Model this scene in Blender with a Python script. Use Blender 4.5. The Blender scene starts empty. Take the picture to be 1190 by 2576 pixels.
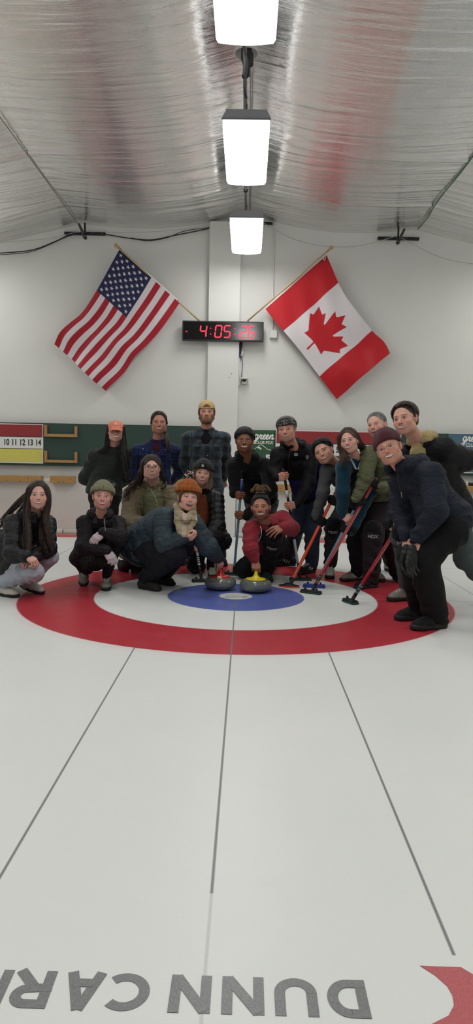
import bpy, bmesh, math, random, os
import numpy as np
from mathutils import Vector, Matrix, noise as mnoise
SC = bpy.context.scene
COL = SC.collection
f32 = np.float32

def A(*v): return np.array(v if len(v) > 1 else v[0], float)
def nrm(v):
    v = np.asarray(v, float); return v / max(1e-9, np.linalg.norm(v))
def lerp(a, b, t): return np.asarray(a, float) * (1 - t) + np.asarray(b, float) * t

# ------------------------------------------------------------------ camera
CF, CH, CP, CR_, CY_, CXX, CYY = 1784.3, 1.219, .07975, .02009, .01348, .0735, -6.086
def _basis():
    cy, sy, cp, sp = math.cos(CY_), math.sin(CY_), math.cos(CP), math.sin(CP)
    f = A(-sy * cp, cy * cp, -sp); r = A(cy, sy, 0); u = np.cross(r, f)
    c, s = math.cos(CR_), math.sin(CR_)
    return c * r + s * u, -s * r + c * u, f
CR, CU, CFW = _basis()
CC = A(CXX, CYY, CH)
def at(x, y, Y):
    "the point of the hall seen at pixel x, y that stands Y metres beyond the tee"
    d = CFW + CR * (x - 595) / CF - CU * (y - 1288) / CF
    return CC + d * (Y - CC[1]) / d[1]
def onz(x, y, z=0.0):
    d = CFW + CR * (x - 595) / CF - CU * (y - 1288) / CF
    return CC + d * (z - CC[2]) / d[2]
cam = bpy.data.cameras.new('camera'); cam_o = bpy.data.objects.new('camera', cam); COL.objects.link(cam_o)
cam.sensor_fit = 'VERTICAL'; cam.sensor_height = 36; cam.lens = CF / 2576 * 36
cam.clip_start = .05; cam.clip_end = 100
M = Matrix.Identity(4)
for i in range(3):
    M[i][0] = CR[i]; M[i][1] = CU[i]; M[i][2] = -CFW[i]; M[i][3] = CC[i]
cam_o.matrix_world = M
SC.camera = cam_o

# ------------------------------------------------------------------ materials
MATS = {}
def lin(c):
    c = c / 255; return c / 12.92 if c <= .04045 else ((c + .055) / 1.055) ** 2.4
def rgb(r, g, b): return (lin(r), lin(g), lin(b), 1)
class NT:
    def __init__(s, name):
        s.m = bpy.data.materials.new(name); s.m.use_nodes = True
        s.t = s.m.node_tree; s.n = s.t.nodes; s.l = s.t.links
        s.b = s.n['Principled BSDF']
    def add(s, ty, **k):
        n = s.n.new(ty)
        for a, v in k.items():
            if a.startswith('i_'): n.inputs[int(a[2:])].default_value = v
            else: setattr(n, a, v)
        return n
    def ln(s, a, b): s.l.new(a, b)
    def val(s, x, sock):
        if hasattr(x, 'is_linked') or hasattr(x, 'links'): s.l.new(x, sock)
        else: sock.default_value = x
    def m2(s, op, a, b=0.0, c=None, clamp=False):
        n = s.n.new('ShaderNodeMath'); n.operation = op; n.use_clamp = clamp
        s.val(a, n.inputs[0]); s.val(b, n.inputs[1])
        if c is not None: s.val(c, n.inputs[2])
        return n.outputs[0]
    def mix(s, f, a, b, mode='MIX'):
        n = s.n.new('ShaderNodeMix'); n.data_type = 'RGBA'; n.blend_type = mode
        s.val(f, n.inputs[0]); s.val(a, n.inputs[6]); s.val(b, n.inputs[7])
        return n.outputs[2]
    def noise(s, scale, det=3, vec=None, rough=.5):
        n = s.n.new('ShaderNodeTexNoise'); n.inputs['Scale'].default_value = scale
        n.inputs['Detail'].default_value = det; n.inputs['Roughness'].default_value = rough
        if vec is not None: s.l.new(vec, n.inputs['Vector'])
        return n.outputs['Fac']
    def coord(s, kind='Object', scale=(1, 1, 1)):
        if kind in ('Object', 'Generated', 'UV'):
            o = s.n.new('ShaderNodeTexCoord').outputs[kind]
        else:
            a = s.n.new('ShaderNodeAttribute'); a.attribute_name = kind; o = a.outputs['Vector']
        if scale != (1, 1, 1):
            mp = s.n.new('ShaderNodeMapping'); mp.inputs['Scale'].default_value = scale
            s.l.new(o, mp.inputs['Vector']); o = mp.outputs[0]
        return o
    def sep(s, o):
        n = s.n.new('ShaderNodeSeparateXYZ'); s.l.new(o, n.inputs[0]); return n.outputs
    def ramp(s, f, stops, interp='LINEAR'):
        n = s.n.new('ShaderNodeValToRGB'); n.color_ramp.interpolation = interp
        e = n.color_ramp.elements
        while len(e) < len(stops): e.new(.5)
        for i, (p, c) in enumerate(stops): e[i].position = p; e[i].color = c
        s.l.new(f, n.inputs[0]); return n.outputs[0]
    def bump(s, h, strength=.3, dist=.01, prev=None):
        n = s.n.new('ShaderNodeBump'); n.inputs['Strength'].default_value = strength
        n.inputs['Distance'].default_value = dist; s.l.new(h, n.inputs['Height'])
        if prev is not None: s.l.new(prev, n.inputs['Normal'])
        return n.outputs[0]
    def fin(s, col=None, rough=None, metal=None, normal=None, spec=None, **k):
        b = s.b
        if col is not None: s.val(col, b.inputs['Base Color'])
        if rough is not None: s.val(rough, b.inputs['Roughness'])
        if metal is not None: s.val(metal, b.inputs['Metallic'])
        if spec is not None: b.inputs['Specular IOR Level'].default_value = spec
        if normal is not None: s.l.new(normal, b.inputs['Normal'])
        for a, v in k.items(): b.inputs[a.replace('_', ' ')].default_value = v
        return s.m

def m_plain(name, c, rough=.5, metal=0, spec=.5, var=.08, bump=0, scale=40):
    if name in MATS: return MATS[name]
    t = NT(name); co = t.coord()
    n = t.noise(scale, 3, co)
    dark = tuple(x * (1 - var) for x in c[:3]) + (1,); lite = tuple(min(1, x * (1 + var)) for x in c[:3]) + (1,)
    col = t.mix(n, dark, lite)
    nm = t.bump(n, bump, .004) if bump else None
    MATS[name] = t.fin(col, rough, metal, nm, spec); return MATS[name]

def m_cloth(name, c, rough=.85, weave=900, var=.12, bump=.25, sheen=.0, foldscale=9, foldamp=.5, spec=.25):
    "woven cloth: colour mottling, small creases and a fine weave"
    if name in MATS: return MATS[name]
    t = NT(name); co = t.coord()
    n1 = t.noise(6, 3, co); n2 = t.noise(weave, 1, co)
    mp = t.coord('Object', (1.0, 1.0, 2.3))
    w = t.n.new('ShaderNodeTexNoise'); w.inputs['Scale'].default_value = foldscale; w.inputs['Detail'].default_value = 4
    w.inputs['Distortion'].default_value = .8; t.ln(mp, w.inputs['Vector'])
    dark = tuple(x * (1 - var) for x in c[:3]) + (1,); lite = tuple(min(1, x * (1 + var)) for x in c[:3]) + (1,)
    col = t.mix(n1, dark, lite)
    b = t.bump(w.outputs['Fac'], foldamp, .03)
    b = t.bump(n2, bump, .0015, b)
    MATS[name] = t.fin(col, rough, 0, b, spec, Sheen_Weight=sheen); return MATS[name]

def m_vcol(name, rough=.5, spec=.35, bumps=.12, sss=.0):
    if name in MATS: return MATS[name]
    t = NT(name); a = t.n.new('ShaderNodeAttribute'); a.attribute_name = 'Col'
    n = t.noise(220, 3, t.coord())
    col = t.mix(t.m2('MULTIPLY', n, .22), a.outputs['Color'], rgb(150, 70, 60))
    MATS[name] = t.fin(col, rough, 0, t.bump(n, bumps, .001), spec, Subsurface_Weight=sss)
    t.b.inputs['Subsurface Radius'].default_value = (.012, .005, .003)
    return MATS[name]

def m_emit(name, c, strength):
    t = NT(name)
    return t.fin(c, .4, 0, None, .3, Emission_Color=c, Emission_Strength=strength)

# ------------------------------------------------------------------ objects
WL = {}
def tag(o, label=None, cat=None, group=None, kind=None):
    if label: o['label'] = label
    if cat: o['category'] = cat
    if group: o['group'] = group
    if kind: o['kind'] = kind
    return o
def empty(name, loc, label, cat, group=None):
    o = bpy.data.objects.new(name, None); o.empty_display_size = .1; COL.objects.link(o)
    o.location = [float(x) for x in loc]; WL[o.name] = A(loc); return tag(o, label, cat, group)
def obj(name, V, F, mat, parent=None, smooth=True, cols=None, st=None, origin=None, mats=None, fm=None, rotz=None, sharp=None):
    "V: n x 3 points in the hall, F: faces (array of quads or a list)"
    V = np.asarray(V, float)
    if parent is not None: org = WL[parent.name]
    elif origin is not None: org = A(origin)
    else: org = A((V[:, 0].min() + V[:, 0].max()) / 2, (V[:, 1].min() + V[:, 1].max()) / 2, V[:, 2].min())
    L = V - org
    me = bpy.data.meshes.new(name)
    if isinstance(F, np.ndarray):
        n = F.shape[1]; me.vertices.add(len(L)); me.loops.add(F.size); me.polygons.add(len(F))
        me.vertices.foreach_set('co', L.astype(f32).ravel())
        me.loops.foreach_set('vertex_index', F.astype(np.int32).ravel())
        me.polygons.foreach_set('loop_start', np.arange(0, F.size, n, dtype=np.int32))
        me.update(calc_edges=True)
    else:
        me.from_pydata([tuple(v) for v in L], [], F); me.update()
    me.polygons.foreach_set('use_smooth', np.full(len(me.polygons), bool(smooth)))
    for m in (mats or [mat]): me.materials.append(m)
    if fm is not None: me.polygons.foreach_set('material_index', np.asarray(fm, np.int32))
    if cols is not None:
        a = me.attributes.new('Col', 'FLOAT_COLOR', 'POINT'); c = np.ones((len(V), 4), f32); c[:, :3] = cols
        a.data.foreach_set('color', c.ravel())
    if st is not None:
        a = me.attributes.new('st', 'FLOAT_VECTOR', 'POINT'); a.data.foreach_set('vector', np.asarray(st, f32).ravel())
    if sharp: me.set_sharp_from_angle(angle=math.radians(sharp))
    o = bpy.data.objects.new(name, me); COL.objects.link(o)
    if parent is not None: o.parent = parent; o.location = (0, 0, 0)
    else: o.location = [float(x) for x in org]
    WL[o.name] = org
    return o
def join(*parts):
    Vs, Fs, n = [], [], 0
    for V, F in parts:
        Vs.append(np.asarray(V, float)); Fs += [[int(i) + n for i in f] for f in F]; n += len(V)
    return np.concatenate(Vs), Fs
def box(x0, x1, y0, y1, z0, z1, bev=0.0, seg=1, R=None, c=None):
    "bevelled box; with R, c the extents are local to a frame R (columns) at c"
    bm = bmesh.new(); bmesh.ops.create_cube(bm, size=1)
    for v in bm.verts:
        v.co = ((x0 + x1) / 2 + v.co.x * (x1 - x0), (y0 + y1) / 2 + v.co.y * (y1 - y0), (z0 + z1) / 2 + v.co.z * (z1 - z0))
    if bev: bmesh.ops.bevel(bm, geom=bm.edges[:] + bm.verts[:], offset=bev, segments=seg, profile=.5, affect='EDGES')
    V = np.array([v.co[:] for v in bm.verts]); F = [[v.index for v in f.verts] for f in bm.faces]
    bm.verts.index_update(); F = [[v.index for v in f.verts] for f in bm.faces]
    bm.free()
    if R is not None: V = V @ np.asarray(R).T + A(c)
    return V, F
def frame(z, x=None):
    z = nrm(z); x = A(1, 0, 0) if x is None else A(x)
    if abs(np.dot(nrm(x), z)) > .98: x = A(0, 1, 0)
    x = nrm(x - z * np.dot(x, z)); return np.stack([x, np.cross(z, x), z], 1)
def tube(pts, r, n=10, closed=False, cap=True):
    pts = np.asarray(pts, float); m = len(pts)
    rr = np.full(m, r, float) if np.isscalar(r) else np.asarray(r, float)
    T = np.gradient(pts, axis=0) if not closed else np.roll(pts, -1, 0) - np.roll(pts, 1, 0)
    V = []; x = None
    for i in range(m):
        fr = frame(T[i], x if x is not None else A(.3, .2, 1)); x = fr[:, 0]
        a = np.arange(n) * 2 * math.pi / n
        V.append(pts[i] + rr[i] * (np.cos(a)[:, None] * fr[:, 0] + np.sin(a)[:, None] * fr[:, 1]))
    V = np.concatenate(V); F = []
    for i in range(m if closed else m - 1):
        j = (i + 1) % m
        for k in range(n): F.append([i * n + k, i * n + (k + 1) % n, j * n + (k + 1) % n, j * n + k])
    if cap and not closed: F.append(list(range(n))[::-1]); F.append([(m - 1) * n + k for k in range(n)])
    return V, F
def lathe(prof, c, n=48, axis=(0, 0, 1), up=None):
    fr = frame(axis); V = []; m = len(prof)
    for r, z in prof:
        for k in range(n):
            a = 2 * math.pi * k / n
            V.append(A(c) + fr[:, 0] * r * math.cos(a) + fr[:, 1] * r * math.sin(a) + fr[:, 2] * z)
    F = [[i * n + k, i * n + (k + 1) % n, (i + 1) * n + (k + 1) % n, (i + 1) * n + k] for i in range(m - 1) for k in range(n)]
    F.append(list(range(n))[::-1]); F.append([(m - 1) * n + k for k in range(n)])
    return np.array(V), F
def spline(P, n=8):
    P = np.asarray(P, float); Q = np.concatenate([[2 * P[0] - P[1]], P, [2 * P[-1] - P[-2]]]); out = []
    for i in range(1, len(Q) - 2):
        for k in range(n):
            t = k / n; a, b, c, d = Q[i - 1], Q[i], Q[i + 1], Q[i + 2]
            out.append(.5 * (2 * b + (c - a) * t + (2 * a - 5 * b + 4 * c - d) * t * t + (3 * b - a - 3 * c + d) * t ** 3))
    out.append(P[-1]); return np.array(out)
def text(s, size, c, right, up, depth=.002, bold=0.0, sx=1.0, shear=0.0, space=1.0, align='CENTER'):
    "letters as thin solid mesh, centred at c, reading along right"
    cu = bpy.data.curves.new('letters', 'FONT'); cu.body = s; cu.size = size; cu.extrude = depth / 2; cu.offset = bold
    cu.align_x = align; cu.align_y = 'CENTER'; cu.shear = shear; cu.space_character = space; cu.resolution_u = 3
    o = bpy.data.objects.new('letters', cu); COL.objects.link(o)
    bpy.context.view_layer.update()
    dg = bpy.context.evaluated_depsgraph_get(); me = bpy.data.meshes.new_from_object(o.evaluated_get(dg))
    V = np.array([v.co[:] for v in me.vertices]); F = [list(p.vertices) for p in me.polygons]
    bpy.data.objects.remove(o); bpy.data.meshes.remove(me); bpy.data.curves.remove(cu)
    V[:, 0] *= sx; r = nrm(right); u = nrm(up); w = np.cross(r, u)
    return A(c) + V[:, :1] * r + V[:, 1:2] * u + V[:, 2:] * w, F

# ------------------------------------------------------------------ smooth solids
class Solid:
    "limbs, folds and faces blended into one continuous surface"
    def __init__(s, res): s.res = res; s.ops = []; s.bbox = None
    def cap(s, a, b, ra, rb=None, k=.02, side=None, flat=1.0, sub=False, u0=0.0, no=False):
        s.ops.append(dict(t='c', a=A(a), b=A(b), ra=ra, rb=ra if rb is None else rb, k=k,
                          side=None if side is None else nrm(side), flat=flat, sub=sub, u0=u0, no=no)); return s
    def ell(s, c, r, R=None, k=.02, sub=False):
        s.ops.append(dict(t='e', c=A(c), r=A(r), R=None if R is None else np.asarray(R), k=k, sub=sub, u0=0)); return s
    def half(s, c, n, k=.004):
        "keep only what lies on the n side of c"
        s.ops.append(dict(t='h', c=A(c), n=nrm(n), k=k, sub=True, u0=0)); return s
    def chain(s, pts, rad, k=.02, side=None, flat=1.0, u0=0.0):
        for i in range(len(pts) - 1):
            fl = flat if np.isscalar(flat) else flat[i]
            s.cap(pts[i], pts[i + 1], rad[i], rad[i + 1], k, side, fl, u0=u0)
            u0 += float(np.linalg.norm(A(pts[i + 1]) - A(pts[i])))
        return s
    def _ev(s, o, X, Y, Z):
        if o['t'] == 'c':
            a, ab = o['a'], o['b'] - o['a']; L2 = max(1e-9, float(ab @ ab))
            t = np.clip(((X - a[0]) * ab[0] + (Y - a[1]) * ab[1] + (Z - a[2]) * ab[2]) / L2, 0, 1).astype(f32)
            qx = X - a[0] - t * ab[0]; qy = Y - a[1] - t * ab[1]; qz = Z - a[2] - t * ab[2]
            if o['side'] is not None and o['flat'] != 1:
                v = o['side']; w = (qx * v[0] + qy * v[1] + qz * v[2]) * (1 / o['flat'] - 1)
                qx = qx + w * v[0]; qy = qy + w * v[1]; qz = qz + w * v[2]
            return np.sqrt(qx * qx + qy * qy + qz * qz) - (o['ra'] + (o['rb'] - o['ra']) * t)
        if o['t'] == 'e':
            x, y, z = X - o['c'][0], Y - o['c'][1], Z - o['c'][2]
            if o['R'] is not None:
                R = o['R']; x, y, z = (x * R[0, 0] + y * R[1, 0] + z * R[2, 0], x * R[0, 1] + y * R[1, 1] + z * R[2, 1], x * R[0, 2] + y * R[1, 2] + z * R[2, 2])
            r = o['r']; k0 = np.sqrt((x / r[0]) ** 2 + (y / r[1]) ** 2 + (z / r[2]) ** 2)
            k1 = np.sqrt((x / r[0] ** 2) ** 2 + (y / r[1] ** 2) ** 2 + (z / r[2] ** 2) ** 2) + 1e-6
            return k0 * (k0 - 1) / k1
        n = o['n']; c = o['c']
        return (X - c[0]) * n[0] + (Y - c[1]) * n[1] + (Z - c[2]) * n[2]
    def _bb(s, o):
        if o['t'] == 'c':
            r = max(o['ra'], o['rb']) * (max(1, o['flat'])); return np.minimum(o['a'], o['b']) - r, np.maximum(o['a'], o['b']) + r
        if o['t'] == 'e': r = o['r'].max(); r = np.full(3, r) if o['R'] is not None else o['r']; return o['c'] - r, o['c'] + r
        return None
    def mesh(s):
        h = s.res; pos = [s._bb(o) for o in s.ops if not o['sub']]
        lo = np.min([p[0] for p in pos], 0) - 3 * h; hi = np.max([p[1] for p in pos], 0) + 3 * h
        n = np.ceil((hi - lo) / h).astype(int) + 1
        ax = [(lo[i] + h * np.arange(n[i])).astype(f32) for i in range(3)]
        Fd = np.full(n, 1.0, f32)
        for o in s.ops:
            b = s._bb(o)
            if b is None: sl = [slice(0, n[i]) for i in range(3)]
            else:
                p = o['k'] + 3 * h
                sl = [slice(max(0, int((b[0][i] - p - lo[i]) / h)), min(n[i], int((b[1][i] + p - lo[i]) / h) + 2)) for i in range(3)]
            if any(q.stop <= q.start for q in sl): continue
            X, Y, Z = ax[0][sl[0]][:, None, None], ax[1][sl[1]][None, :, None], ax[2][sl[2]][None, None, :]
            d = s._ev(o, X, Y, Z); f = Fd[tuple(sl)]; k = max(o['k'], 1e-4)
            if o['t'] == 'h': d = d + np.zeros_like(f)
            if o['sub']:
                hh = np.clip(1 - np.abs(f + d) / k, 0, 1); Fd[tuple(sl)] = np.maximum(f, -d) + hh * hh * k * .25
            else:
                hh = np.clip(1 - np.abs(f - d) / k, 0, 1); Fd[tuple(sl)] = np.minimum(f, d) - hh * hh * k * .25
        return nets(Fd, lo, h)
    def uv(s, V):
        "distance along and angle around the nearest limb"
        best = np.full(len(V), 9.0); U = np.zeros(len(V)); T = np.zeros(len(V)); I = np.zeros(len(V))
        for i, o in enumerate(s.ops):
            if o['t'] != 'c' or o['sub'] or o['no']: continue
            d = s._ev(o, V[:, 0], V[:, 1], V[:, 2]); ab = o['b'] - o['a']; L = max(1e-6, np.linalg.norm(ab))
            q = V - o['a']; u = q @ ab / L; fr = frame(ab, o['side'] if o['side'] is not None else A(1, 0, .1))
            th = np.arctan2(q @ fr[:, 1], q @ fr[:, 0]); m = d < best
            best[m] = d[m]; U[m] = (u + o['u0'])[m]; T[m] = th[m]; I[m] = i
        return U, T, I
_C = [(i, j, k) for i in (0, 1) for j in (0, 1) for k in (0, 1)]
_E = [(a, b) for a in range(8) for b in range(a + 1, 8) if sum(abs(_C[a][q] - _C[b][q]) for q in range(3)) == 1]
def nets(f, lo, h):
    ins = f < 0
    c = np.zeros([x - 1 for x in f.shape], np.uint8)
    for i, j, k in _C: c += ins[i:f.shape[0] - 1 + i, j:f.shape[1] - 1 + j, k:f.shape[2] - 1 + k]
    idx = np.argwhere((c > 0) & (c < 8)); N = len(idx)
    val = np.stack([f[idx[:, 0] + i, idx[:, 1] + j, idx[:, 2] + k] for i, j, k in _C], 1)
    S = np.zeros((N, 3)); W = np.zeros(N); CA = np.array(_C, float)
    for a, b in _E:
        m = (val[:, a] < 0) != (val[:, b] < 0); t = val[m, a] / (val[m, a] - val[m, b])
        S[m] += CA[a] + t[:, None] * (CA[b] - CA[a]); W[m] += 1
    V = lo + h * (idx + S / W[:, None])
    mp = np.full(c.shape, -1, np.int32); mp[idx[:, 0], idx[:, 1], idx[:, 2]] = np.arange(N)
    Q = []
    for ax in range(3):
        o1, o2 = [(1, 2), (2, 0), (0, 1)][ax]
        sl = [slice(1, -1)] * 3; s0 = list(sl); s1 = list(sl); s0[ax] = slice(0, -1); s1[ax] = slice(1, None)
        a = ins[tuple(s0)]; b = ins[tuple(s1)]
        e = np.argwhere(a != b); fl = a[e[:, 0], e[:, 1], e[:, 2]]
        p = e.copy(); 
        for q in range(3):
            if q != ax: p[:, q] += 1
        def g(d1, d2):
            r = p.copy(); r[:, o1] -= d1; r[:, o2] -= d2
            return mp[r[:, 0], r[:, 1], r[:, 2]]
        q = np.stack([g(1, 1), g(0, 1), g(0, 0), g(1, 0)], 1)
        q[~fl] = q[~fl][:, ::-1]; Q.append(q)
    return V, np.concatenate(Q)
def vnormals(V, F):
    n = np.cross(V[F[:, 2]] - V[F[:, 0]], V[F[:, 3]] - V[F[:, 1]]); N = np.zeros_like(V)
    for i in range(4):
        for c in range(3): N[:, c] += np.bincount(F[:, i], n[:, c], len(V))
    return N / np.maximum(1e-12, np.linalg.norm(N, axis=1))[:, None]
def wob(P, s, seed=0.0):
    x, y, z = P[:, 0] * s + seed, P[:, 1] * s + 1.7 * seed, P[:, 2] * s - seed
    return (np.sin(x + 1.9 * np.sin(y * .8 + z * .5)) + np.sin(y * 1.3 + 1.7 * np.sin(z * .9 - x * .4)) + np.sin(z * 1.1 + 1.6 * np.sin(x * 1.1 + y * .6))) / 3
def solid(S, name, mat, parent=None, disp=None, **k):
    V, F = S.mesh(); U, T, I = S.uv(V)
    if disp is not None: V = V + vnormals(V, F) * disp(U, T, V, I)[:, None]
    return obj(name, V, F, mat, parent, st=np.stack([U, T, I], 1), **k)
def d_fold(amp=.004, lam=.10, seed=0.0):
    def f(U, T, P, I):
        return amp * (np.sin(U * 6.283 / lam + 1.6 * np.sin(T * 2 + I) + 2.6 * wob(P, 9, seed)) * (.45 + .55 * np.sin(T + I * 2.1 + seed)) + .8 * wob(P, 16, seed + 3))
    return f
def d_puff(amp=.009, lam=.085, seed=0.0):
    def f(U, T, P, I):
        s = np.abs(np.sin(U * math.pi / lam + .25 * wob(P, 7, seed)))
        return amp * 1.35 * (s ** .38 - .80) + .0035 * wob(P, 22, seed) + .0025 * np.sin(T * 9 + 3 * wob(P, 12, seed)) * s
    return f
# ================================================================== the hall
WY = 4.60
X0, X1, YB, YF = -6.5, 6.5, -15.0, WY
# ---- ice with the house painted in it
def mat_ice():
    t = NT('ice'); co = t.coord(); s = t.sep(co); x, y = s[0], s[1]
    # the paint lies a little under the surface: edges wander by a millimetre or two
    wn = t.noise(160, 2, co); wob_ = t.m2('MULTIPLY', t.m2('SUBTRACT', wn, .5), .012)
    r = t.m2('ADD', t.m2('SQRT', t.m2('ADD', t.m2('POWER', x, 2), t.m2('POWER', y, 2))), wob_)
    def below(v, edge, soft=.006): return t.m2('MULTIPLY', t.m2('SUBTRACT', edge, v), 1 / soft, clamp=True)
    def band(v, c, hw, soft=.004): return t.m2('MULTIPLY', t.m2('SUBTRACT', hw, t.m2('ABSOLUTE', t.m2('SUBTRACT', v, c))), 1 / soft, clamp=True)
    big = t.noise(1.3, 4, co); fine = t.noise(300, 2, co); frost = t.noise(9, 5, co, .65)
    ice = t.mix(big, rgb(216, 219, 217), rgb(225, 226, 222))
    red = t.mix(frost, rgb(182, 24, 44), rgb(166, 50, 62)); blue = t.mix(frost, rgb(50, 68, 158), rgb(84, 100, 174))
    red = t.mix(t.m2('MULTIPLY', fine, .10), red, rgb(205, 160, 160)); blue = t.mix(t.m2('MULTIPLY', fine, .2), blue, rgb(185, 190, 205))
    c = ice
    haze = t.m2('MULTIPLY', below(r, 1.93, .12), .22)
    c = t.mix(haze, c, rgb(205, 150, 158))
    c = t.mix(below(r, 1.829, .014), c, red)
    c = t.mix(below(r, 1.215, .014), c, ice)
    c = t.mix(below(r, .598, .012), c, blue)
    c = t.mix(below(r, .147, .008), c, rgb(206, 206, 202))
    line = t.mix(fine, rgb(70, 70, 72), rgb(140, 140, 142))
    thin = t.mix(fine, rgb(110, 110, 112), rgb(150, 150, 152))
    near = t.m2('LESS_THAN', y, -.15)
    nb = t.m2('GREATER_THAN', y, -4.2)
    m = t.m2('MULTIPLY', band(x, 0, .0065), t.m2('MULTIPLY', near, t.m2('ADD', t.m2('MULTIPLY', nb, .65), .25)))
    c = t.mix(m, c, line)
    side = t.m2('MULTIPLY', t.m2('LESS_THAN', y, -1.71), t.m2('GREATER_THAN', y, -4.42))
    for xx in (-.61, .61): c = t.mix(t.m2('MULTIPLY', t.m2('MULTIPLY', band(x, xx, .0065), side), .9), c, line)
    tee = t.m2('MULTIPLY', band(y, 0, .0055), t.m2('GREATER_THAN', r, .6)); c = t.mix(t.m2('MULTIPLY', tee, .7), c, thin)
    c = t.mix(t.m2('MULTIPLY', band(y, 1.84, .0055), .7), c, thin)
    for xx in (-2.14, 2.15): c = t.mix(t.m2('MULTIPLY', band(x, xx, .007), .85), c, thin)
    ax = t.m2('ABSOLUTE', x)
    endband = band(y, 4.17, .20, .03)
    redm = t.m2('MULTIPLY', endband, t.m2('GREATER_THAN', t.m2('ABSOLUTE', t.m2('SUBTRACT', x, .0)), 1.02))
    redm = t.m2('MULTIPLY', redm, t.m2('LESS_THAN', x, 2.0))
    c = t.mix(redm, c, rgb(200, 60, 76))
    bl = t.m2('MULTIPLY', endband, t.m2('GREATER_THAN', x, 2.02)); c = t.mix(bl, c, rgb(70, 88, 190))
    # pebbled, lightly scraped surface
    vo = t.n.new('ShaderNodeTexVoronoi'); vo.inputs['Scale'].default_value = 130; t.ln(co, vo.inputs['Vector'])
    peb = t.m2('SUBTRACT', .45, vo.outputs['Distance'], clamp=True)
    b = t.bump(peb, .16, .004); b = t.bump(frost, .05, .02, b)
    rough = t.m2('ADD', t.m2('MULTIPLY', frost, .22), .22)
    return t.fin(c, rough, 0, b, .35, IOR=1.31)
V, F = [], []
fl = obj('floor', [(X0, YB, 0), (X1, YB, 0), (X1, YF, 0), (X0, YF, 0)], [[0, 1, 2, 3]], mat_ice(), smooth=False, origin=(0, 0, 0)); tag(fl, kind='structure')

def mat_wall():
    t = NT('painted_wall'); co = t.coord(); n = t.noise(1.6, 5, co); n2 = t.noise(60, 4, co)
    c = t.mix(n, rgb(210, 210, 205), rgb(218, 217, 213))
    bl = t.noise(14, 6, co, .7); w = t.noise(3, 3, co)
    b = t.bump(bl, .10, .01); b = t.bump(n2, .12, .002, b)
    return t.fin(c, .62, 0, b, .3)
def mat_lower():
    t = NT('scuffed_lower_wall'); co = t.coord(); n = t.noise(3.1, 6, co, .7); g = t.noise(28, 5, co, .75)
    c = t.mix(n, rgb(196, 195, 188), rgb(210, 208, 202))
    st = t.m2('MULTIPLY', t.m2('SUBTRACT', g, .62, clamp=True), 3.0, clamp=True); c = t.mix(st, c, rgb(150, 146, 134))
    vo = t.n.new('ShaderNodeTexVoronoi'); vo.inputs['Scale'].default_value = 3.3; t.ln(co, vo.inputs['Vector'])
    sp = t.m2('LESS_THAN', vo.outputs['Distance'], .028); c = t.mix(sp, c, rgb(70, 66, 62))
    return t.fin(c, .6, 0, t.bump(g, .12, .006), .3)
MW = mat_wall(); ML = mat_lower()
def struct(name, VF, m, **k): return tag(obj(name, VF[0], VF[1], m, smooth=False, **k), kind='structure')
struct('wall_back', box(X0, X1, WY, WY + .15, 0, 5.4), MW)
struct('wall_left', box(X0 - .1, X0, YB, YF, 0, 5.4), MW); struct('wall_right', box(X1, X1 + .1, YB, YF, 0, 5.4), MW)
struct('wall_front', box(X0, X1, YB - .1, YB, 0, 5.4), MW)
LY = 4.47   # face of the thick lower wall
def ledge(x0, x1):
    P = [(LY, 0), (LY, .765), (LY + .012, .775), (WY - .002, .835), (WY - .002, 0)]
    V = [(x, y, z) for x in (x0, x1) for y, z in P]; n = 5
    F = [[i, (i + 1) % n, n + (i + 1) % n, n + i][::-1] for i in range(n)] + [list(range(n))[::-1], [n + i for i in range(n)]]
    return np.array(V), [f[::-1] for f in F]
struct('trim_1', ledge(X0 + .001, -.545), ML); struct('trim_2', ledge(-.075, X1 - .001), ML)
struct('trim_3', join(box(-.54, -.08, 4.50, WY - .001, 0, 4.60, .004), box(-.535, -.085, 4.43, 4.4995, 0, .80, .006)), MW)   # the pier
struct('trim_4', join(box(-.556, -.541, 4.55, WY - .001, .84, 4.6, .004), box(-.079, -.066, 4.55, WY - .001, .84, 4.6, .004)), MW)
mpipe = m_plain('white_pipe', rgb(214, 208, 196), .4)
for i, (a, b) in enumerate(((X0 + .01, -2.66), (-2.65, -.55), (-.07, 1.9), (1.91, X1 - .01))):
    V, F = tube([(a, LY - .037, .036), (b, LY - .037, .036)], .034, 16)
    V2, F2 = tube([(b - .02, LY - .037, .036), (b, LY - .037, .036)], .0355, 16)
    tag(obj('baseboard_back' if i == 0 else 'baseboard_back', *join((V, F), (V2, F2)), mpipe), kind='structure')

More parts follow.
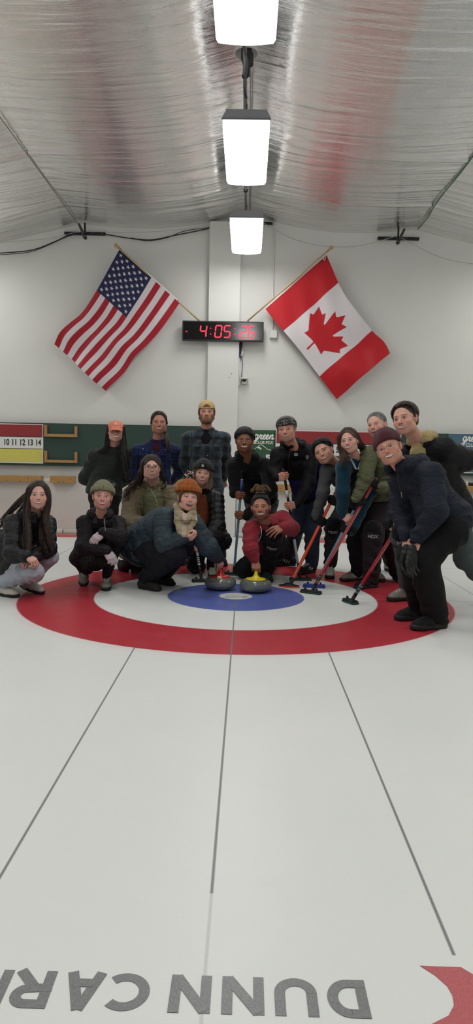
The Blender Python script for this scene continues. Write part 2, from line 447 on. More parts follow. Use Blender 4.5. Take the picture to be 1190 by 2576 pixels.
# ---- silver foil lining of the roof
prof = np.array([(-6.5, 4.05), (-5.6, 4.0), (-4.4, 4.12), (-3.7, 4.26), (-2.85, 4.45), (-2.45, 4.545), (-1.85, 4.50), (-1.3, 4.50), (-.75, 4.56), (-.35, 4.64), (0, 4.735),
                 (.35, 4.64), (.75, 4.56), (1.3, 4.50), (1.85, 4.50), (2.45, 4.545), (2.85, 4.45), (3.7, 4.27), (4.4, 4.13), (5.6, 4.0), (6.5, 4.05)])
def mat_foil():
    t = NT('silver_foil'); co = t.coord()
    mp = t.coord('Object', (.5, 5.0, 1)); n1 = t.n.new('ShaderNodeTexNoise'); n1.inputs['Scale'].default_value = 1.6; n1.inputs['Detail'].default_value = 5
    n1.inputs['Distortion'].default_value = .9; t.ln(mp, n1.inputs['Vector'])
    mp2 = t.coord('Object', (60, 3, 1)); n2 = t.noise(4, 3, mp2)       # woven scrim along the hall
    mp3 = t.coord('Object', (4, 60, 1)); n3 = t.noise(4, 3, mp3)
    b = t.bump(n1.outputs['Fac'], .55, .035); b = t.bump(n2, .07, .004, b); b = t.bump(n3, .34, .004, b)
    c = t.mix(t.noise(5, 4, co), rgb(232, 231, 230), rgb(246, 245, 243))
    return t.fin(c, .13, 1.0, b, .5)
nx, ny = 360, 760
xs = np.linspace(X0, X1, nx); ys = np.linspace(YB, YF + .0, ny)
pz = np.interp(xs, prof[:, 0], prof[:, 1])
ker = np.exp(-np.linspace(-2, 2, 9) ** 2); ker /= ker.sum(); pz = np.convolve(np.pad(pz, 4, 'edge'), ker, 'valid')
XX, YY = np.meshgrid(xs, ys); rng = np.random.RandomState(4)
ZZ = np.tile(pz, (ny, 1)); fold = np.zeros_like(ZZ)
for i in range(26):       # slack folds running across the hall, each with its own place and length
    y0 = rng.uniform(YB, YF); x0 = rng.uniform(-4, 4); L = rng.uniform(.5, 1.9); w = rng.uniform(.035, .10); tilt = rng.uniform(-.10, .10)
    d = (YY - y0 - tilt * (XX - x0) - .10 * np.sin((XX - x0) * 1.3 + i)); fold += rng.uniform(.008, .022) * np.exp(-(d / w) ** 2) * np.exp(-((XX - x0) / L) ** 2)
for i in range(140):
    y0 = rng.uniform(-3.5, YF); x0 = rng.uniform(-4, 4); L = rng.uniform(.2, .9); w = rng.uniform(.018, .05); tilt = rng.uniform(-.15, .15)
    d = YY - y0 - tilt * (XX - x0); fold += rng.uniform(-.006, .007) * np.exp(-(d / w) ** 2) * np.exp(-((XX - x0) / L) ** 2)
for y0, s in ((-1.05, .03), (1.9, .02), (-3.6, .03), (3.4, .015)):   # seams between the sheets of foil
    d = YY - y0 - .22 * np.abs(XX) ** 1.4 * .25; fold += -s * np.exp(-(d / .028) ** 2) * (.6 + .4 * np.sin(XX * 2.1 + y0))
side_sag = .05 * np.sin((YY - YF) * 2.1) * np.clip((np.abs(XX) - 2.5) / 2, 0, 1)
ZZ = ZZ + fold * np.clip(np.abs(XX) / .25, .0, 1) + side_sag + .012 * np.sin(YY * 1.9 + 1.5 * np.sin(XX * 1.2)) * np.clip(np.abs(XX) / .6, 0, 1)
V = np.stack([XX.ravel(), YY.ravel(), ZZ.ravel()], 1)
gi = np.arange(nx * ny).reshape(ny, nx); F = np.stack([gi[:-1, :-1], gi[1:, :-1], gi[1:, 1:], gi[:-1, 1:]], -1).reshape(-1, 4)
ce = obj('ceiling', V, F, mat_foil(), origin=(0, 0, 4.5)); tag(ce, kind='structure')
struct('trim_5', box(X0, X1, YB, YF + .2, 5.3, 5.4), MW)            # roof deck above the foil

mblack = m_plain('black_metal', rgb(28, 28, 30), .45, .3); mgrey = m_plain('grey_metal', rgb(130, 132, 134), .4, .7)
mwhitep = m_plain('white_plastic', rgb(212, 212, 206), .45); mdark = m_plain('black_rubber', rgb(16, 16, 17), .6)
mcable = m_plain('black_cable', rgb(24, 24, 26), .5); mwire = m_plain('pale_wire', rgb(176, 176, 172), .5)
msteel = m_plain('bright_steel', rgb(190, 190, 190), .3, 1); mgreenw = m_plain('green_cord', rgb(70, 110, 84), .6)
# cables that carry the foil
for s, lab in ((-1, 'thin steel cable under the silver roof, left of the lamps'), (1, 'thin steel cable with green cord under the silver roof, right of the lamps')):
    V, F = tube([(s * 2.45, YB + .1, 4.515), (s * 2.45, 4.45, 4.515)], .006, 8)
    o = obj('roof_cable', V, F, msteel); tag(o, lab, 'cable', 'cables under the roof')
    if s > 0:
        V, F = tube(spline([(2.45, 4.40, 4.50), (2.47, 3.9, 4.505), (2.43, 3.3, 4.50), (2.455, 2.2, 4.503), (2.43, .5, 4.50)], 12), .007, 8); obj('green_cord', V, F, mgreenw, o)
V, F = tube([(.03, YB + .1, 4.66), (.03, 4.5, 4.66)], .007, 8); tag(obj('ridge_cable', V, F, msteel), 'thin cable running along the ridge above the lamps', 'cable', 'cables under the roof')
V, F = tube([(-.01, YB + .1, 4.30), (-.01, 4.2, 4.30)], .016, 12)
ry = tube(spline([(.01, -1.0, 4.27), (-.02, -.6, 4.25), (.01, -.3, 4.27), (-.015, 0, 4.25), (.0, .25, 4.27)], 8), .010, 8)
o = obj('conduit_pipe', V, F, mgrey); tag(o, 'grey conduit pipe the hall lamps hang under', 'pipe'); obj('power_cord', *ry, mcable, o)
for k, y in enumerate((-.72, -.05, 1.66, 2.2, 2.45)):
    obj('clamp', *tube([(-.01, y, 4.30), (-.01, y + .012, 4.30)], .026, 12), mblack, o)

# ---- wraparound lamps
lens = m_emit('glowing_lamp_lens', (1, 1, .985, 1), 17.0)
lens_side = m_emit('pale_lamp_lens_side', (1, 1, .985, 1), 4.2)
def lamp(x, y0, label, L=1.24, w=.40):
    e = empty('ceiling_lamp', (x, y0 + L / 2, 4.0), label, 'lamp', 'wraparound ceiling lamps')
    hw = w / 2
    prof_ = [(-hw, .088), (-hw - .002, .030), (-hw * .93, .006), (-hw * .5, -.004), (0, -.008), (hw * .5, -.004), (hw * .93, .006), (hw + .002, .030), (hw, .088)]
    V = [(x + a, y, 4.0 + z) for y in (y0, y0 + .015, y0 + L - .015, y0 + L) for a, z in prof_]; n = len(prof_)
    F = [[j * n + i, j * n + i + 1, (j + 1) * n + i + 1, (j + 1) * n + i] for j in range(3) for i in range(n - 1)]
    F += [list(range(n)), [3 * n + i for i in range(n)][::-1]]
    fm = [1 if (i in (0, 7) or j in (0, 2)) else 0 for j in range(3) for i in range(n - 1)] + [1, 1]
    obj('lamp_lens', V, [f[::-1] for f in F], None, e, smooth=False, mats=[lens, lens_side], fm=fm)
    H = [(-hw - .006, .088), (-hw - .006, .10), (-hw * .86, .165), (hw * .86, .165), (hw + .006, .10), (hw + .006, .088)]
    V = [(x + a, y, 4.0 + z) for y in (y0 - .012, y0 + L + .012) for a, z in H]; n = 6
    F = [[i, (i + 1) % n, n + (i + 1) % n, n + i] for i in range(n)] + [list(range(n))[::-1], [n + i for i in range(n)]]
    obj('housing', V, [f[::-1] for f in F], m_plain('lamp_housing', rgb(150, 153, 156), .45, .2), e, smooth=False)
    V = [(x + a, y, 4.0 + z) for y in (y0 - .016, y0 - .001) for a, z in [(-hw - .012, .078), (-hw - .012, .092), (hw + .012, .092), (hw + .012, .078)]]
    F = [[0, 1, 2, 3], [7, 6, 5, 4], [0, 4, 5, 1], [1, 5, 6, 2], [2, 6, 7, 3], [3, 7, 4, 0]]
    obj('lens_rim', V, F, mgrey, e, smooth=False)
    for yy in (y0 + .2, y0 + L - .2): obj('hanger', *tube([(x, yy, 4.16), (x, yy, 4.31)], .006, 8), mgrey, e)
for k, (y, lab) in enumerate(((2.745, 'glowing white wraparound lamp nearest the back wall, above the clock'), (.235, 'glowing white wraparound lamp in the middle of the ridge row'),
                              (-2.275, 'glowing white wraparound lamp at the top edge, nearest of the ridge row'))):
    lamp(0.005, y, lab)
for y in (-4.785, -7.295, -9.8): lamp(0.005, y, 'wraparound lamp of the ridge row behind the photographer')
for sx in (-4.3, 4.3):
    for y in (2.745, -.5, -3.8, -7.3): lamp(sx, y, 'unseen wraparound lamp added over the neighbouring sheet, outside the picture')  # unseen side rows; the lamps nearest the end wall are added to brighten it

# ---- camera dome between the lamps
e = empty('ceiling_projector', (.0, -.14, 4.42), 'black camera hanging from a pale round bracket between two lamps', 'camera')
obj('round_bracket', *lathe([(.02, .10), (.075, .095), (.095, .04), (.10, .0), (.092, .0), (.085, .035), (.02, .07)], (0, -.14, 4.42), 36), m_plain('pale_bracket', rgb(196, 196, 190), .4), e)
S = Solid(.005).cap((0, -.16, 4.44), (0, -.12, 4.40), .042, .045, .02).cap((.0, -.11, 4.39), (0, -.06, 4.33), .03, .028, .02).cap((.035, -.13, 4.42), (.035, -.08, 4.37), .02, .02, .01)
V, F = S.mesh(); obj('camera_body', V, F, mdark, e)
obj('lens_barrel', *lathe([(.026, 0), (.03, .01), (.03, .05), (.024, .052)], (0, -.065, 4.34), 24, axis=(0, .6, -.8)), mblack, e)
obj('wire_loop', *tube(spline([(-.01, -.2, 4.5), (-.05, -.42, 4.42), (-.03, -.55, 4.33), (.0, -.75, 4.29)], 8), .006, 8), mwire, e)
obj('wire_loop', *tube(spline([(.01, -.2, 4.5), (.03, -.35, 4.40), (.05, -.5, 4.31)], 8), .005, 8), mwire, e)

# ---- brackets at the end wall
def bracket(x, s, label):
    e = empty('cable_bracket', (x, 4.57, 4.30), label, 'bracket', 'cable brackets on the end wall')
    V, F = box(x - .30, x + .30, 4.555, 4.598, 4.395, 4.435, .003)
    obj('slotted_channel', V, F, mblack, e, smooth=False)
    for k in range(8):
        xx = x - .26 + k * .074
        if k % 2: obj('slot', *box(xx - .016, xx + .016, 4.553, 4.556, 4.410, 4.420), m_plain('slot_shadow', rgb(90, 92, 92), .6), e, smooth=False)
    obj('hanging_bar', *box(x + s * .03 - .012, x + s * .03 + .012, 4.43, 4.455, 4.32, 4.53, .003), mblack, e)
    a = A(x + s * .03, 4.43, 4.325); b = A(x - s * .045, 4.40, 4.49)
    S = Solid(.005).cap(a, b, .022, .017, .01); V, F = S.mesh(); obj('lever_arm', V, F, m_plain('dark_grey_metal', rgb(60, 60, 62), .5, .3), e)
    obj('roller', *tube([a - A(0, .03, 0), a + A(0, .05, 0)], .026, 20), mblack, e)
    obj('eye_bolt', *tube([a - A(0, .034, 0), a - A(0, .03, 0)], .013, 16), mgrey, e)
bracket(-2.375, 1, 'black slotted bracket with hanging lever, above the striped flag'); bracket(2.21, -1, 'black slotted bracket with hanging lever, above the maple leaf flag')
V, F = box(-.22, .37, 4.555, 4.598, 4.585, 4.615, .002); tag(obj('slotted_channel', V, F, mblack, smooth=False), 'black slotted channel behind the lamp nearest the back wall', 'bracket')

def wire(name, label, pix, r, m, Y=4.56, cat='cable', group='cables along the end wall'):
    P = [at(x, y, Y if len(q) < 3 else q[2]) for q in pix for x, y in [q[:2]]]
    return tag(obj(name, *tube(spline(P, 8), r, 8), m), label, cat, group)
wire('black_cable', 'black cable sagging from the left bracket to the ridge', [(0, 637, 4.5), (80, 629), (140, 607), (175, 591), (215, 587), (266, 590), (330, 600), (385, 603), (440, 592), (520, 576), (585, 560)], .008, mcable)
wire('black_cable', 'second black cable drooping left of the left bracket', [(0, 641, 4.47), (75, 634, 4.53), (125, 615, 4.53), (170, 595, 4.53), (205, 586, 4.53)], .005, mcable)
wire('black_cable', 'black cable twisted round the sagging one above the striped flag', [(330, 598, 4.54), (370, 606, 4.54), (420, 598, 4.54), (470, 580, 4.54), (560, 569, 4.54)], .005, mcable)
wire('pale_wire', 'pale wire strung between left bracket and ridge', [(0, 610), (120, 600), (205, 583), (300, 585), (400, 582), (500, 572), (600, 552)], .0035, mwire, 4.52)
wire('pale_wire', 'pale wire hanging from the ridge to the right bracket', [(655, 556), (690, 577), (740, 602), (800, 617), (870, 621), (930, 613), (1003, 592)], .0045, mwire, 4.5)
wire('pale_wire', 'pale wire drooping right of the right bracket', [(1008, 597), (1040, 615), (1090, 640), (1140, 656), (1190, 664)], .0045, mwire, 4.5)
wire('black_cable', 'black cable running down the pier from lamp to clock', [(609, 575), (608, 640), (606, 700), (604, 760), (603, 812)], .008, mcable, 4.565)
wire('white_conduit', 'thin white conduit running down the wall to a square box', [(690, 560), (688.5, 640), (687, 740), (686.5, 831)], .010, mwhitep, 4.588, 'conduit', None)
S_ = [(603, 862), (602, 880), (603, 898)]
e = empty('cable_bundle', at(605, 860, 4.58), 'coiled black and blue cables hanging under the clock', 'cable')
mblue = m_plain('blue_cable', rgb(58, 60, 110), .5)
for k, (dx, L, m) in enumerate(((-2.6, 34, mcable), (-1.3, 38, mcable), (0, 32, mcable), (1.2, 36, mcable), (2.6, 28, mcable), (4, 24, mcable), (-1.8, 44, mblue), (.6, 46, mblue), (-.4, 42, mblue))):
    P = [at(604 + dx, 856, 4.56), at(603.5 + dx * 1.1, 856 + L * .5, 4.55), at(604 + dx * .6, 856 + L, 4.555), at(606 + dx * .7, 858 + L * .5, 4.57), at(605 + dx, 856, 4.58)]
    obj('cable_loop', *tube(spline(P, 6), .006, 8), m, e)
P = [at(607, 896, 4.56), at(610, 910, 4.575), at(610, 925, 4.58), at(608, 940, 4.575), at(607.5, 950, 4.57)]; obj('cable_tail', *tube(spline(P, 6), .0045, 8), mblue, e)
c = at(609, 890, 4.56); obj('white_adapter', *box(-.013, .013, -.01, .01, -.035, .035, .003, R=frame((0.25, 0, 1)), c=c), mwhitep, e)
def wbox(x0, y0, x1, y1, ya, yb, bev=.003):
    a = at(x0, y0, ya); b = at(x1, y1, ya); return box(a[0], b[0], ya, yb, b[2], a[2], bev)
e = empty('junction_box', at(688, 840, 4.6), 'square white junction box on the wall beside the clock', 'box')
obj('box_body', *wbox(679, 830, 697, 850, 4.545, 4.599), mwhitep, e, smooth=False)
for px, py in ((681, 832), (695, 832), (681, 848), (695, 848)): obj('screw', *lathe([(.005, 0), (.004, .003), (0.0005, .003)], at(px, py, 4.545), 12, axis=(0, -1, 0)), mgrey, e)
e = empty('wall_outlet', at(616, 950, 4.6), 'pale wall socket with a round white sensor plugged in beside the pier', 'outlet')
obj('outlet_plate', *wbox(611, 934, 622, 967, 4.585, 4.599), mwhitep, e, smooth=False)
obj('sensor_disc', *lathe([(.01, -.012), (.06, -.012), (.069, 0), (.06, .010), (.01, .012)], at(614.5, 952.5, 4.54), 32), mwhitep, e)
obj('sensor_eye', *lathe([(.032, 0), (.028, -.02), (.015, -.034), (.001, -.036)], at(614.5, 954, 4.54), 24), mdark, e)
obj('mounting_block', *wbox(608.5, 955, 621, 966, 4.55, 4.586), mwhitep, e, smooth=False)
e = empty('cable_channel', at(599, 955, 4.58), 'short open cream cable channel beside the pier edge', 'cable channel')
obj('channel_body', *wbox(597.5, 944, 601.5, 970, 4.52, 4.598), m_plain('cream_plastic', rgb(196, 194, 172), .5), e, smooth=False)
obj('channel_lid', *tube(spline([at(601, 944, 4.53), at(606, 952, 4.53), at(604, 962, 4.53), at(601.5, 969, 4.53)], 6), .004, 8), mwhitep, e)
for px, py in ((576.5, 948.7), (582.5, 939.8)): tag(obj('screw_hole', *lathe([(.006, 0), (.005, .004), (0.0005, .004)], at(px, py, 4.499), 12, axis=(0, -1, 0)), mdark), 'small dark screw on the white pier under the clock', 'screw', 'screws on the pier')

# ---- digital clock
CLY = 4.43
a = at(459, 806, CLY); b = at(662.5, 860.5, CLY); cx0, cx1, cz0, cz1 = a[0], b[0], b[2] + .005, a[2]
e = empty('digital_clock', ((cx0 + cx1) / 2, 4.47, cz0), 'long black digital wall clock with red digits 4:05', 'clock')
obj('clock_case', *join(box(cx0, cx1, CLY, 4.51, cz0, cz1, .006)), m_plain('clock_case', rgb(30, 30, 31), .35), e, smooth=False)
t = NT('clock_glass'); gm = t.fin(rgb(9, 9, 10), .12, 0, None, .6)
obj('clock_face', *box(cx0 + .018, cx1 - .018, CLY - .004, CLY - .0005, cz0 + .018, cz1 - .018), gm, e, smooth=False)
led = m_emit('red_led', (1, .035, .07, 1), 1.0)
SEG = {'a': ((0, 1), (1, 1)), 'b': ((1, 1), (1, .5)), 'c': ((1, .5), (1, 0)), 'd': ((0, 0), (1, 0)), 'e': ((0, 0), (0, .5)), 'f': ((0, .5), (0, 1)), 'g': ((0, .5), (1, .5))}
DG = {'0': 'abcdef', '2': 'abged', '4': 'fgbc', '5': 'afgcd', '6': 'afgedc'}
def digit(ch, x, z, w, h, th, parent, m):
    parts = []
    for s_ in DG[ch]:
        (ax, az), (bx, bz) = SEG[s_]
        p = A(x + (ax - .5) * w + (az - .5) * h * .10, CLY - .006, z + (az - .5) * h); q = A(x + (bx - .5) * w + (bz - .5) * h * .10, CLY - .006, z + (bz - .5) * h)
        d = nrm(q - p); n_ = A(-d[2], 0, d[0]) * th / 2; p2 = p + d * th * .55; q2 = q - d * th * .55; p1 = p2 - d * th * .35; q1 = q2 + d * th * .35
        V = [p1, p2 + n_, q2 + n_, q1, q2 - n_, p2 - n_]; V = V + [v + A(0, .002, 0) for v in V]
        F = [[0, 1, 2, 3, 4, 5], [11, 10, 9, 8, 7, 6]] + [[i, i + 6, (i + 1) % 6 + 6, (i + 1) % 6] for i in range(6)]
        parts.append((np.array(V), F))
    V, F = join(*parts); return obj('digit', V, F, m, parent, smooth=False)
pxd = lambda x: at(x, 832, CLY)[0]
zc = at(560, 834, CLY)[2]
for ch, px in (('4', 511.5), ('0', 549.5), ('5', 571.5), ('2', 612.5), ('6', 633)): digit(ch, pxd(px), zc, .088, .168, .018, e, led)
for px in (530, 590.5):
    for dz in (-.04, .042): obj('colon_dot', *lathe([(.009, 0), (.009, .002), (.0005, .002)], (pxd(px), CLY - .004, zc + dz), 16, axis=(0, -1, 0)), led, e)
obj('lettering', *text('PM', .028, (pxd(469), CLY - .006, zc - .01), (1, 0, 0), (0, 0, 1), .001), led, e, smooth=False)

# ---- flags
def in_poly(P, x, y):
    c = np.zeros(x.shape, bool); n = len(P)
    for i in range(n):
        (x0, y0), (x1, y1) = P[i], P[(i + 1) % n]
        if y0 == y1: continue
        c ^= ((y0 > y) != (y1 > y)) & (x < (x1 - x0) * (y - y0) / (y1 - y0) + x0)
    return c
def flag(name, label, e1, e2, Y, colour, nu, nv, wave, parent_label):
    "e1, e2: the two long edges as (pixel x, y, depth offset) from pole to fly"
    def edge(E):
        P = np.array([at(x, y, Y + d) for x, y, d in E]); Q = spline(P, 24)
        L = np.concatenate([[0], np.cumsum(np.linalg.norm(np.diff(Q, axis=0), axis=1))]); L /= L[-1]
        u = np.linspace(0, 1, nu); return np.stack([np.interp(u, L, Q[:, k]) for k in range(3)], 1)
    A1, A2 = edge(e1), edge(e2); v = np.linspace(0, 1, nv)[None, :, None]
    P = A1[:, None] * (1 - v) + A2[:, None] * v
    U, Vv = np.meshgrid(np.linspace(0, 1, nu), np.linspace(0, 1, nv), indexing='ij')
    P[..., 1] += wave(U, Vv); P[..., 0] += .25 * wave(U * .9 + .05, Vv)
    col = np.zeros((nu, nv, 3)); k = 3
    for i in range(k):
        for j in range(k): col += colour(np.clip(U + ((i + .5) / k - .5) / nu, 0, 1), np.clip(Vv + ((j + .5) / k - .5) / nv, 0, 1))
    col /= k * k
    gi = np.arange(nu * nv).reshape(nu, nv); F = np.stack([gi[:-1, :-1], gi[1:, :-1], gi[1:, 1:], gi[:-1, 1:]], -1).reshape(-1, 4)
    F = F[:, ::-1]; Vt = P.reshape(-1, 3); N = vnormals(Vt, F); n = len(Vt)
    V2 = np.concatenate([Vt, Vt - N * .0015]); F2 = np.concatenate([F, F[:, ::-1] + n])
    return P, V2, F2, np.tile(col.reshape(-1, 3), (2, 1))
t = NT('flag_nylon'); a_ = t.n.new('ShaderNodeAttribute'); a_.attribute_name = 'Col'
w_ = t.noise(30, 4, t.coord('Object', (1, 1, 1)))
mflag = t.fin(a_.outputs['Color'], .55, 0, t.bump(w_, .25, .012), .3, Sheen_Weight=.2)
L_ = lambda r, g, b: np.array([lin(r), lin(g), lin(b)])
RED, WHT, NAV = L_(162, 20, 38), L_(210, 203, 206), L_(28, 32, 72)
def us(U, V):
    s = np.floor(np.clip(V, 0, .9999) * 13).astype(int) % 2 == 0
    c = np.where(s[..., None], RED, WHT); can = (U < .4) & (V < 7 / 13)
    c = np.where(can[..., None], NAV, c)
    # stars: 9 rows, 6 or 5 across
    x, y = U * 1.9, V
    for r in range(9):
        for q in range(6 if r % 2 == 0 else 5):
            cx = .76 * (q * 2 + 1 + (r % 2)) / 12; cy = 7 / 13 * (r + 1) / 10
            m = (np.abs(x - cx) < .035) & (np.abs(y - cy) < .035)
            if not m.any(): continue
            R, r2 = .031, .0125
            P = [(cx + (R if k % 2 == 0 else r2) * math.sin(k * math.pi / 5), cy - (R if k % 2 == 0 else r2) * math.cos(k * math.pi / 5)) for k in range(10)]
            ii = np.where(m); inside = in_poly(P, x[ii], y[ii]); c[ii[0][inside], ii[1][inside]] = WHT
    return c
CRED = L_(182, 18, 30)
_lf = [(.5, .055), (.42, .205), (.405, .22), (.385, .215), (.295, .17), (.352, .475), (.35, .50), (.325, .495), (.185, .34), (.16, .40), (.15, .415), (.13, .412), (-.03, .378), (.022, .53), (.025, .55), (.015, .565), (-.04, .59), (.215, .80), (.225, .82), (.222, .835), (.20, .905), (.42, .872), (.475, .872), (.482, .885), (.478, 1.06)]
LEAF = [(x, y) for x, y in _lf] + [(1 - x, y) for x, y in _lf[::-1]]
def ca(U, V):
    c = np.where(((U < .25) | (U > .75))[..., None], CRED, WHT)
    x = (U - .5) * 2 / .80 + .5; y = (V - .12) / .74
    return np.where(in_poly(LEAF, x, y)[..., None], CRED, c)
mpole = m_plain('pale_wood_pole', rgb(190, 168, 124), .5)
def pole(e, p0, p1, tip):
    obj('pole', *tube([p0, p1], .0125, 14), mpole, e); d = nrm(p1 - p0)
    obj('finial', *lathe([(.0125, 0), (.022, .004), (.022, .012), (.013, .018), (.016, .028), (.027, .045), (.028, .06), (.02, .075), (.004, .082)], p1, 24, axis=d), m_plain('turned_wood', rgb(182, 152, 96), .45), e)
# striped flag
pb, pt = at(502, 807, 4.46), at(299, 624, 4.30)
e = empty('striped_flag', pb, 'red, white and blue starred flag hanging from a pole left of the clock', 'flag', 'flags on the end wall')
wv = lambda U, V: -.05 * np.sin(V * 9 + U * 2.2) * (U ** .8) * .55 - .018 * np.sin(U * 17 + V * 5) * U + .012 * np.sin(V * 21 - U * 6) * np.clip(U * 2, 0, 1) - .03 * np.sin(V * 3.1) * (1 - U)
P, V, F, Cc = flag('flag', '', [(301, 627, 0), (268, 688, 0), (235, 749, 0), (205, 788, 0), (178, 812, 0), (152, 838, -.01), (137, 866, 0)],
                   [(452, 762, .04), (411, 820, .04), (369, 869, .05), (338, 899, .05), (308, 940, .05), (264, 983, .05)], 4.36, us, int(560), int(320), wv, '')
obj('flag_cloth', V, F, mflag, e, cols=Cc)
h0, h1 = P[0, 0], P[0, -1]; d = nrm(h1 - h0)
hd = np.array([lerp(h0, h1, q) for q in np.linspace(0, 1, 30)]); up = nrm(np.cross(d, A(0, 1, 0)))
V, F = [], []
for i, q in enumerate(hd):
    qq = P[0, int(round(i / 29 * (P.shape[1] - 1)))]
    for s in (0, 1): V.append(qq + (up * .022 if s else 0) + A(0, -.003, 0)); 
for i, q in enumerate(hd):
    qq = P[0, int(round(i / 29 * (P.shape[1] - 1)))]
    for s in (0, 1): V.append(qq + (up * .022 if s else 0) + A(0, .003, 0))
n = 60; F = [[2 * i, 2 * i + 1, 2 * i + 3, 2 * i + 2] for i in range(29)] + [[n + 2 * i, n + 2 * i + 2, n + 2 * i + 3, n + 2 * i + 1] for i in range(29)] + [[2 * i + 1, n + 2 * i + 1, n + 2 * i + 3, 2 * i + 3] for i in range(29)]
mhem = m_plain('white_canvas', rgb(214, 212, 210), .8)
obj('header_tape', V, F, mhem, e, smooth=False)
for q in (V[1], V[57]): obj('grommet', *lathe([(.003, -.004), (.009, -.004), (.009, .004), (.003, .004)], A(q) + A(0, -.002, -.01), 16, axis=(0, 1, 0)), m_plain('brass', rgb(150, 130, 90), .35, 1), e)
pole(e, pb, pt, 0)
# maple leaf flag
pb, pt = at(622, 808, 4.46), at(826, 630, 4.30)
e = empty('maple_leaf_flag', pb, 'red and white maple leaf flag hanging from a pole right of the clock', 'flag', 'flags on the end wall')
wv2 = lambda U, V: -.045 * np.sin(V * 8 + U * 3) * (U ** .8) * .6 - .016 * np.sin(U * 13 + V * 4) * U - .014 * np.sin(V * 17 - U * 9) * np.clip(U * 3, 0, 1) - .04 * np.clip((U - .85) * 6, 0, 1) * np.sin(V * 6)
P, V, F, Cc = flag('flag', '', [(822, 642, 0), (838, 680, 0), (855, 719, 0), (880, 760, 0), (934, 829, .02), (966, 860, .0), (981, 888, -.02)],
                   [(668, 777, .05), (690, 806, .05), (721, 841, .05), (757, 885, .05), (802, 945, .05), (847, 1004, .05)], 4.36, ca, 430, 300, wv2, '')
obj('flag_cloth', V, F, mflag, e, cols=Cc)
V = []
for zz in (-.003, .003):
    for i in range(30):
        qq = P[0, int(round(i / 29 * (P.shape[1] - 1)))]; b_ = math.sin(i / 29 * math.pi)
        for s in (0, 1): V.append(qq + (nrm(pt - pb) * 0 + A(-.35, 0, .94) * (.012 + .02 * b_) if s else 0) + A(0, zz, 0))
obj('header_tape', V, F if False else [[2 * i, 2 * i + 1, 2 * i + 3, 2 * i + 2][::-1] for i in range(29)] + [[n + 2 * i, n + 2 * i + 2, n + 2 * i + 3, n + 2 * i + 1][::-1] for i in range(29)], mhem, e, smooth=False)
c = at(816, 650, 4.33); obj('care_tag', *box(-.016, .016, -.002, .002, -.022, .022, R=frame((.5, 0, 1)), c=c), mhem, e, smooth=False)
obj('tag_print', *box(-.009, .009, -.0025, -.002, -.012, .012, R=frame((.5, 0, 1)), c=c), mdark, e, smooth=False)
pole(e, pb, pt, 0)

# ---- score boards along the end wall
BY = 4.49
mgb = m_plain('dark_green_board', rgb(36, 60, 52), .6, var=.05, scale=5)
mredp = m_plain('score_red', rgb(140, 36, 38), .55, var=.05, scale=6); myel = m_plain('score_yellow', rgb(203, 193, 92), .55, var=.04, scale=6)
mwb = m_plain('score_white', rgb(214, 214, 210), .55, var=.02, scale=6); mink = m_plain('black_print', rgb(26, 32, 34), .5)
def zat(x, y): return at(x, y, BY)
def board(x0, x1, z0, z1, y0, m, name, label, cat, parent=None):
    V, F = box(x0, x1, y0, y0 + .012, z0, z1, .001); o = obj(name, V, F, m, parent, smooth=False)
    if label: tag(o, label, cat)
    return o
zt, zb = 1.64, 1.005
board(-5.6, -.105, zb, zt, BY + .014, mgb, 'backing_board', 'long dark green board on the wall behind the left half of the group', 'board')
board(-.02, 5.2, .985, 1.60, BY + .014, mgb, 'backing_board', 'long dark green board on the wall behind the right half of the group', 'board')
def chart(x0, x1, zt, nums, label):
    e = empty('score_chart', ((x0 + x1) / 2, BY, zt - .585), label, 'scoreboard', 'score charts on the end wall')
    board(x0, x1, zt - .585, zt, BY + .001, mwb, 'chart_frame', None, None, e)
    b = .012
    board(x0 + b, x1 - b, zt - .185, zt - b, BY - .002, mredp, 'red_strip', None, None, e)
    board(x0 + b, x1 - b, zt - .195, zt - .186, BY - .0021, mink, 'divider', None, None, e)
    board(x0 + b, x1 - b, zt - .372, zt - .364, BY - .0021, mink, 'divider', None, None, e)
    board(x0 + b, x1 - b, zt - .565, zt - .373, BY - .002, myel, 'yellow_strip', None, None, e)
    for s_, x in nums:
        V, F = text(s_, .125, (x, BY - .0005, zt - .278), (1, 0, 0), (0, 0, 1), .001, .0034, .72)
        obj('numeral', V, F, mink, e, smooth=False)
        for zz, dz in ((zt - .035, .0), (zt - .42, 0)):
            obj('hook', *tube([(x, BY - .002, zz), (x, BY - .016, zz - .002), (x, BY - .018, zz + .006)], .002, 6), mgrey if zz > zt - .1 else mblack, e)
x14 = zat(96, 1115)[0]; stp = (zat(96, 1115)[0] - zat(36, 1115)[0]) / 3
chart(-5.4, zat(108.5, 1080)[0], zat(50, 1066)[2], [(str(14 - k), x14 - k * stp) for k in range(14)], 'score chart with red, white and yellow rows, numbered up to 14, at the left edge')
xr = zat(694, 1085)[0]
chart(xr, zat(1010, 1090)[0], zat(850, 1084.5)[2], [(str(k + 1), zat(790 + 19.7 * (k - 1), 1130)[0]) for k in range(0, 12)][:11], 'score chart with red, white and yellow rows behind the stooping players')
